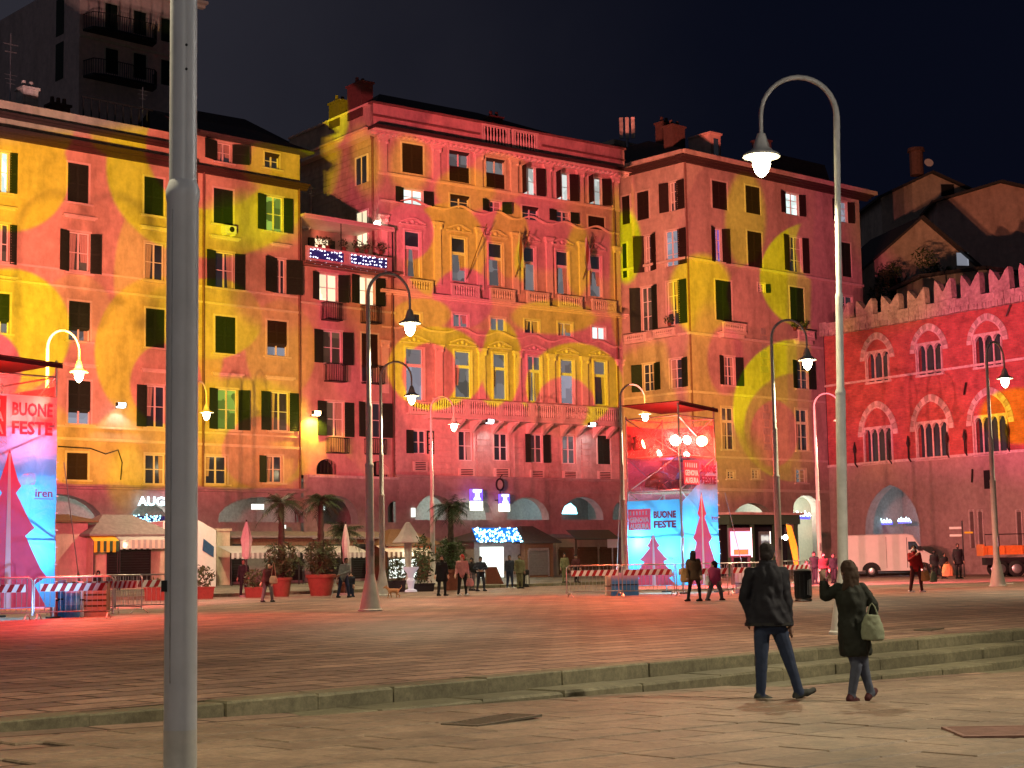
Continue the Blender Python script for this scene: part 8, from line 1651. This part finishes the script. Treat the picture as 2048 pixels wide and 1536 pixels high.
far(1649, 68, 1152, 1088, 'person in a dark red coat standing left of the nearest tall post', [SK, 'maroon', 'black_coat', 'black'], coat=(.75, .26), jacket=1.2, hair=True, ps=dict(st=.08)); far(1630, 72, 1150, 1086, 'dark figure in black behind the dark red coat', ['skin_dim', 'black_coat', 'black_coat', 'black'], jacket=1.2, hair=True); far(1668, 74, 1148, 1090, 'dark figure partly behind the nearest tall post', ['skin_dim', 'black_coat', 'black_coat', 'black'], hair=True)
far(1612, 70, 1140, 1092, 'small grey figure crouched between the two walkers heads', ['skin_dim', 'grey_jacket', 'grey_jacket', 'black'], jacket=1.2, hair=True, ps=dict(lean=.1))
_, P, h_ = far(1833, 54, 1184, 1091, 'person in a bright red jacket and white face mask walking towards us', [SK, 'red_jacket', 'maroon', 'mask_white'], jacket=1.22, hair=True, hood=True, face=(-.25, -1, 0), ps=dict(st=.16, lean=-.04, arms=dict(ell=(-.25, -.14, 1.18), hal=(-.06, -.26, 1.36))))
B = MB(); B.ell((0, 0, 0), (.062, .05, .052), 10, 7); mk = B.build('face_mask', 'mask_white', _, True); mk.location = (-.02 - .04 - .02, -.075, 1.575 * h_ / 1.75)
bagobj(P + Vector((.30, -.05, .55)), .32, .36, 'pale orange plastic bag held by the red jacketed person', 'bag_orange', .25, 'plastic_bag'); bagobj(P + Vector((.62, .1, .5)), .24, .34, 'translucent grey plastic bag beside the orange one', 'bag_green', .25, 'plastic_bag')
far(1870, 82, 1150, 1094, 'left dark coated figure of the pair at the van front', ['skin_dim', 'black_coat', 'black_coat', 'black'], jacket=1.25, coat=(.6, .3), hair=True); far(1888, 81, 1150, 1100, 'right dark stooped figure of the pair at the van front', ['skin_dim', 'black_coat', 'black_coat', 'black'], jacket=1.25, hair=True, ps=dict(lean=.1)); far(1918, 80, 1152, 1082, 'tall person in black standing alone right of the van', ['skin_dim', 'black_coat', 'black_coat', 'black'], jacket=1.2, coat=(.72, .26), hair=True)
P = gat(1896, 79); bagobj(P + Vector((0, 0, .45)), .55, .6, 'orange brown sack standing between the dark figures right of the van', 'bag_orange', .1, 'sack')
# ---- dog
P = gat(788, 60); t = thing('dog', 'small ginger dog walking left at the foot of the second lamp post', 'dog', P); B = MB(); sg = []
capsule(B, sg, (-.16, 0, .27), (.14, 0, .27), .085, .072, 0); capsule(B, sg, (-.17, 0, .29), (-.27, 0, .38), .06, .045, 0); B.ell((-.31, 0, .40), (.062, .048, .05), 8, 6); capsule(B, sg, (-.33, 0, .39), (-.40, 0, .37), .028, .02, 0, 8)
for s_ in (-1, 1): capsule(B, sg, (-.27, s_ * .03, .43), (-.26, s_ * .045, .49), .018, .008, 0, 6)
for x, y, f in ((-.17, -.05, -.05), (-.14, .05, .05)): capsule(B, sg, (x, y, .22), (x + f * .4, y, .12), .035, .022, 0, 8); capsule(B, sg, (x + f * .4, y, .12), (x + f, y, .02), .02, .016, 0, 8); capsule(B, sg, (x + f, y, .02), (x + f - .03, y, .015), .018, .014, 0, 6)
for x, y, f in ((.14, -.045, .04), (.12, .045, -.06)): capsule(B, sg, (x, y, .24), (x - .02 + f * .3, y, .14), .05, .026, 0, 8); capsule(B, sg, (x - .02 + f * .3, y, .14), (x + .05 + f, y, .09), .024, .017, 0, 8); capsule(B, sg, (x + .05 + f, y, .09), (x + .03 + f, y, .02), .016, .015, 0, 8); capsule(B, sg, (x + .03 + f, y, .02), (x + f, y, .015), .017, .014, 0, 6)
capsule(B, sg, (.2, 0, .30), (.29, 0, .40), .022, .016, 0, 8); capsule(B, sg, (.29, 0, .40), (.28, 0, .47), .016, .010, 0, 6)
link('body', remesh(B, .011, ['dog_fur'], None, 2, .006, 14.), t)
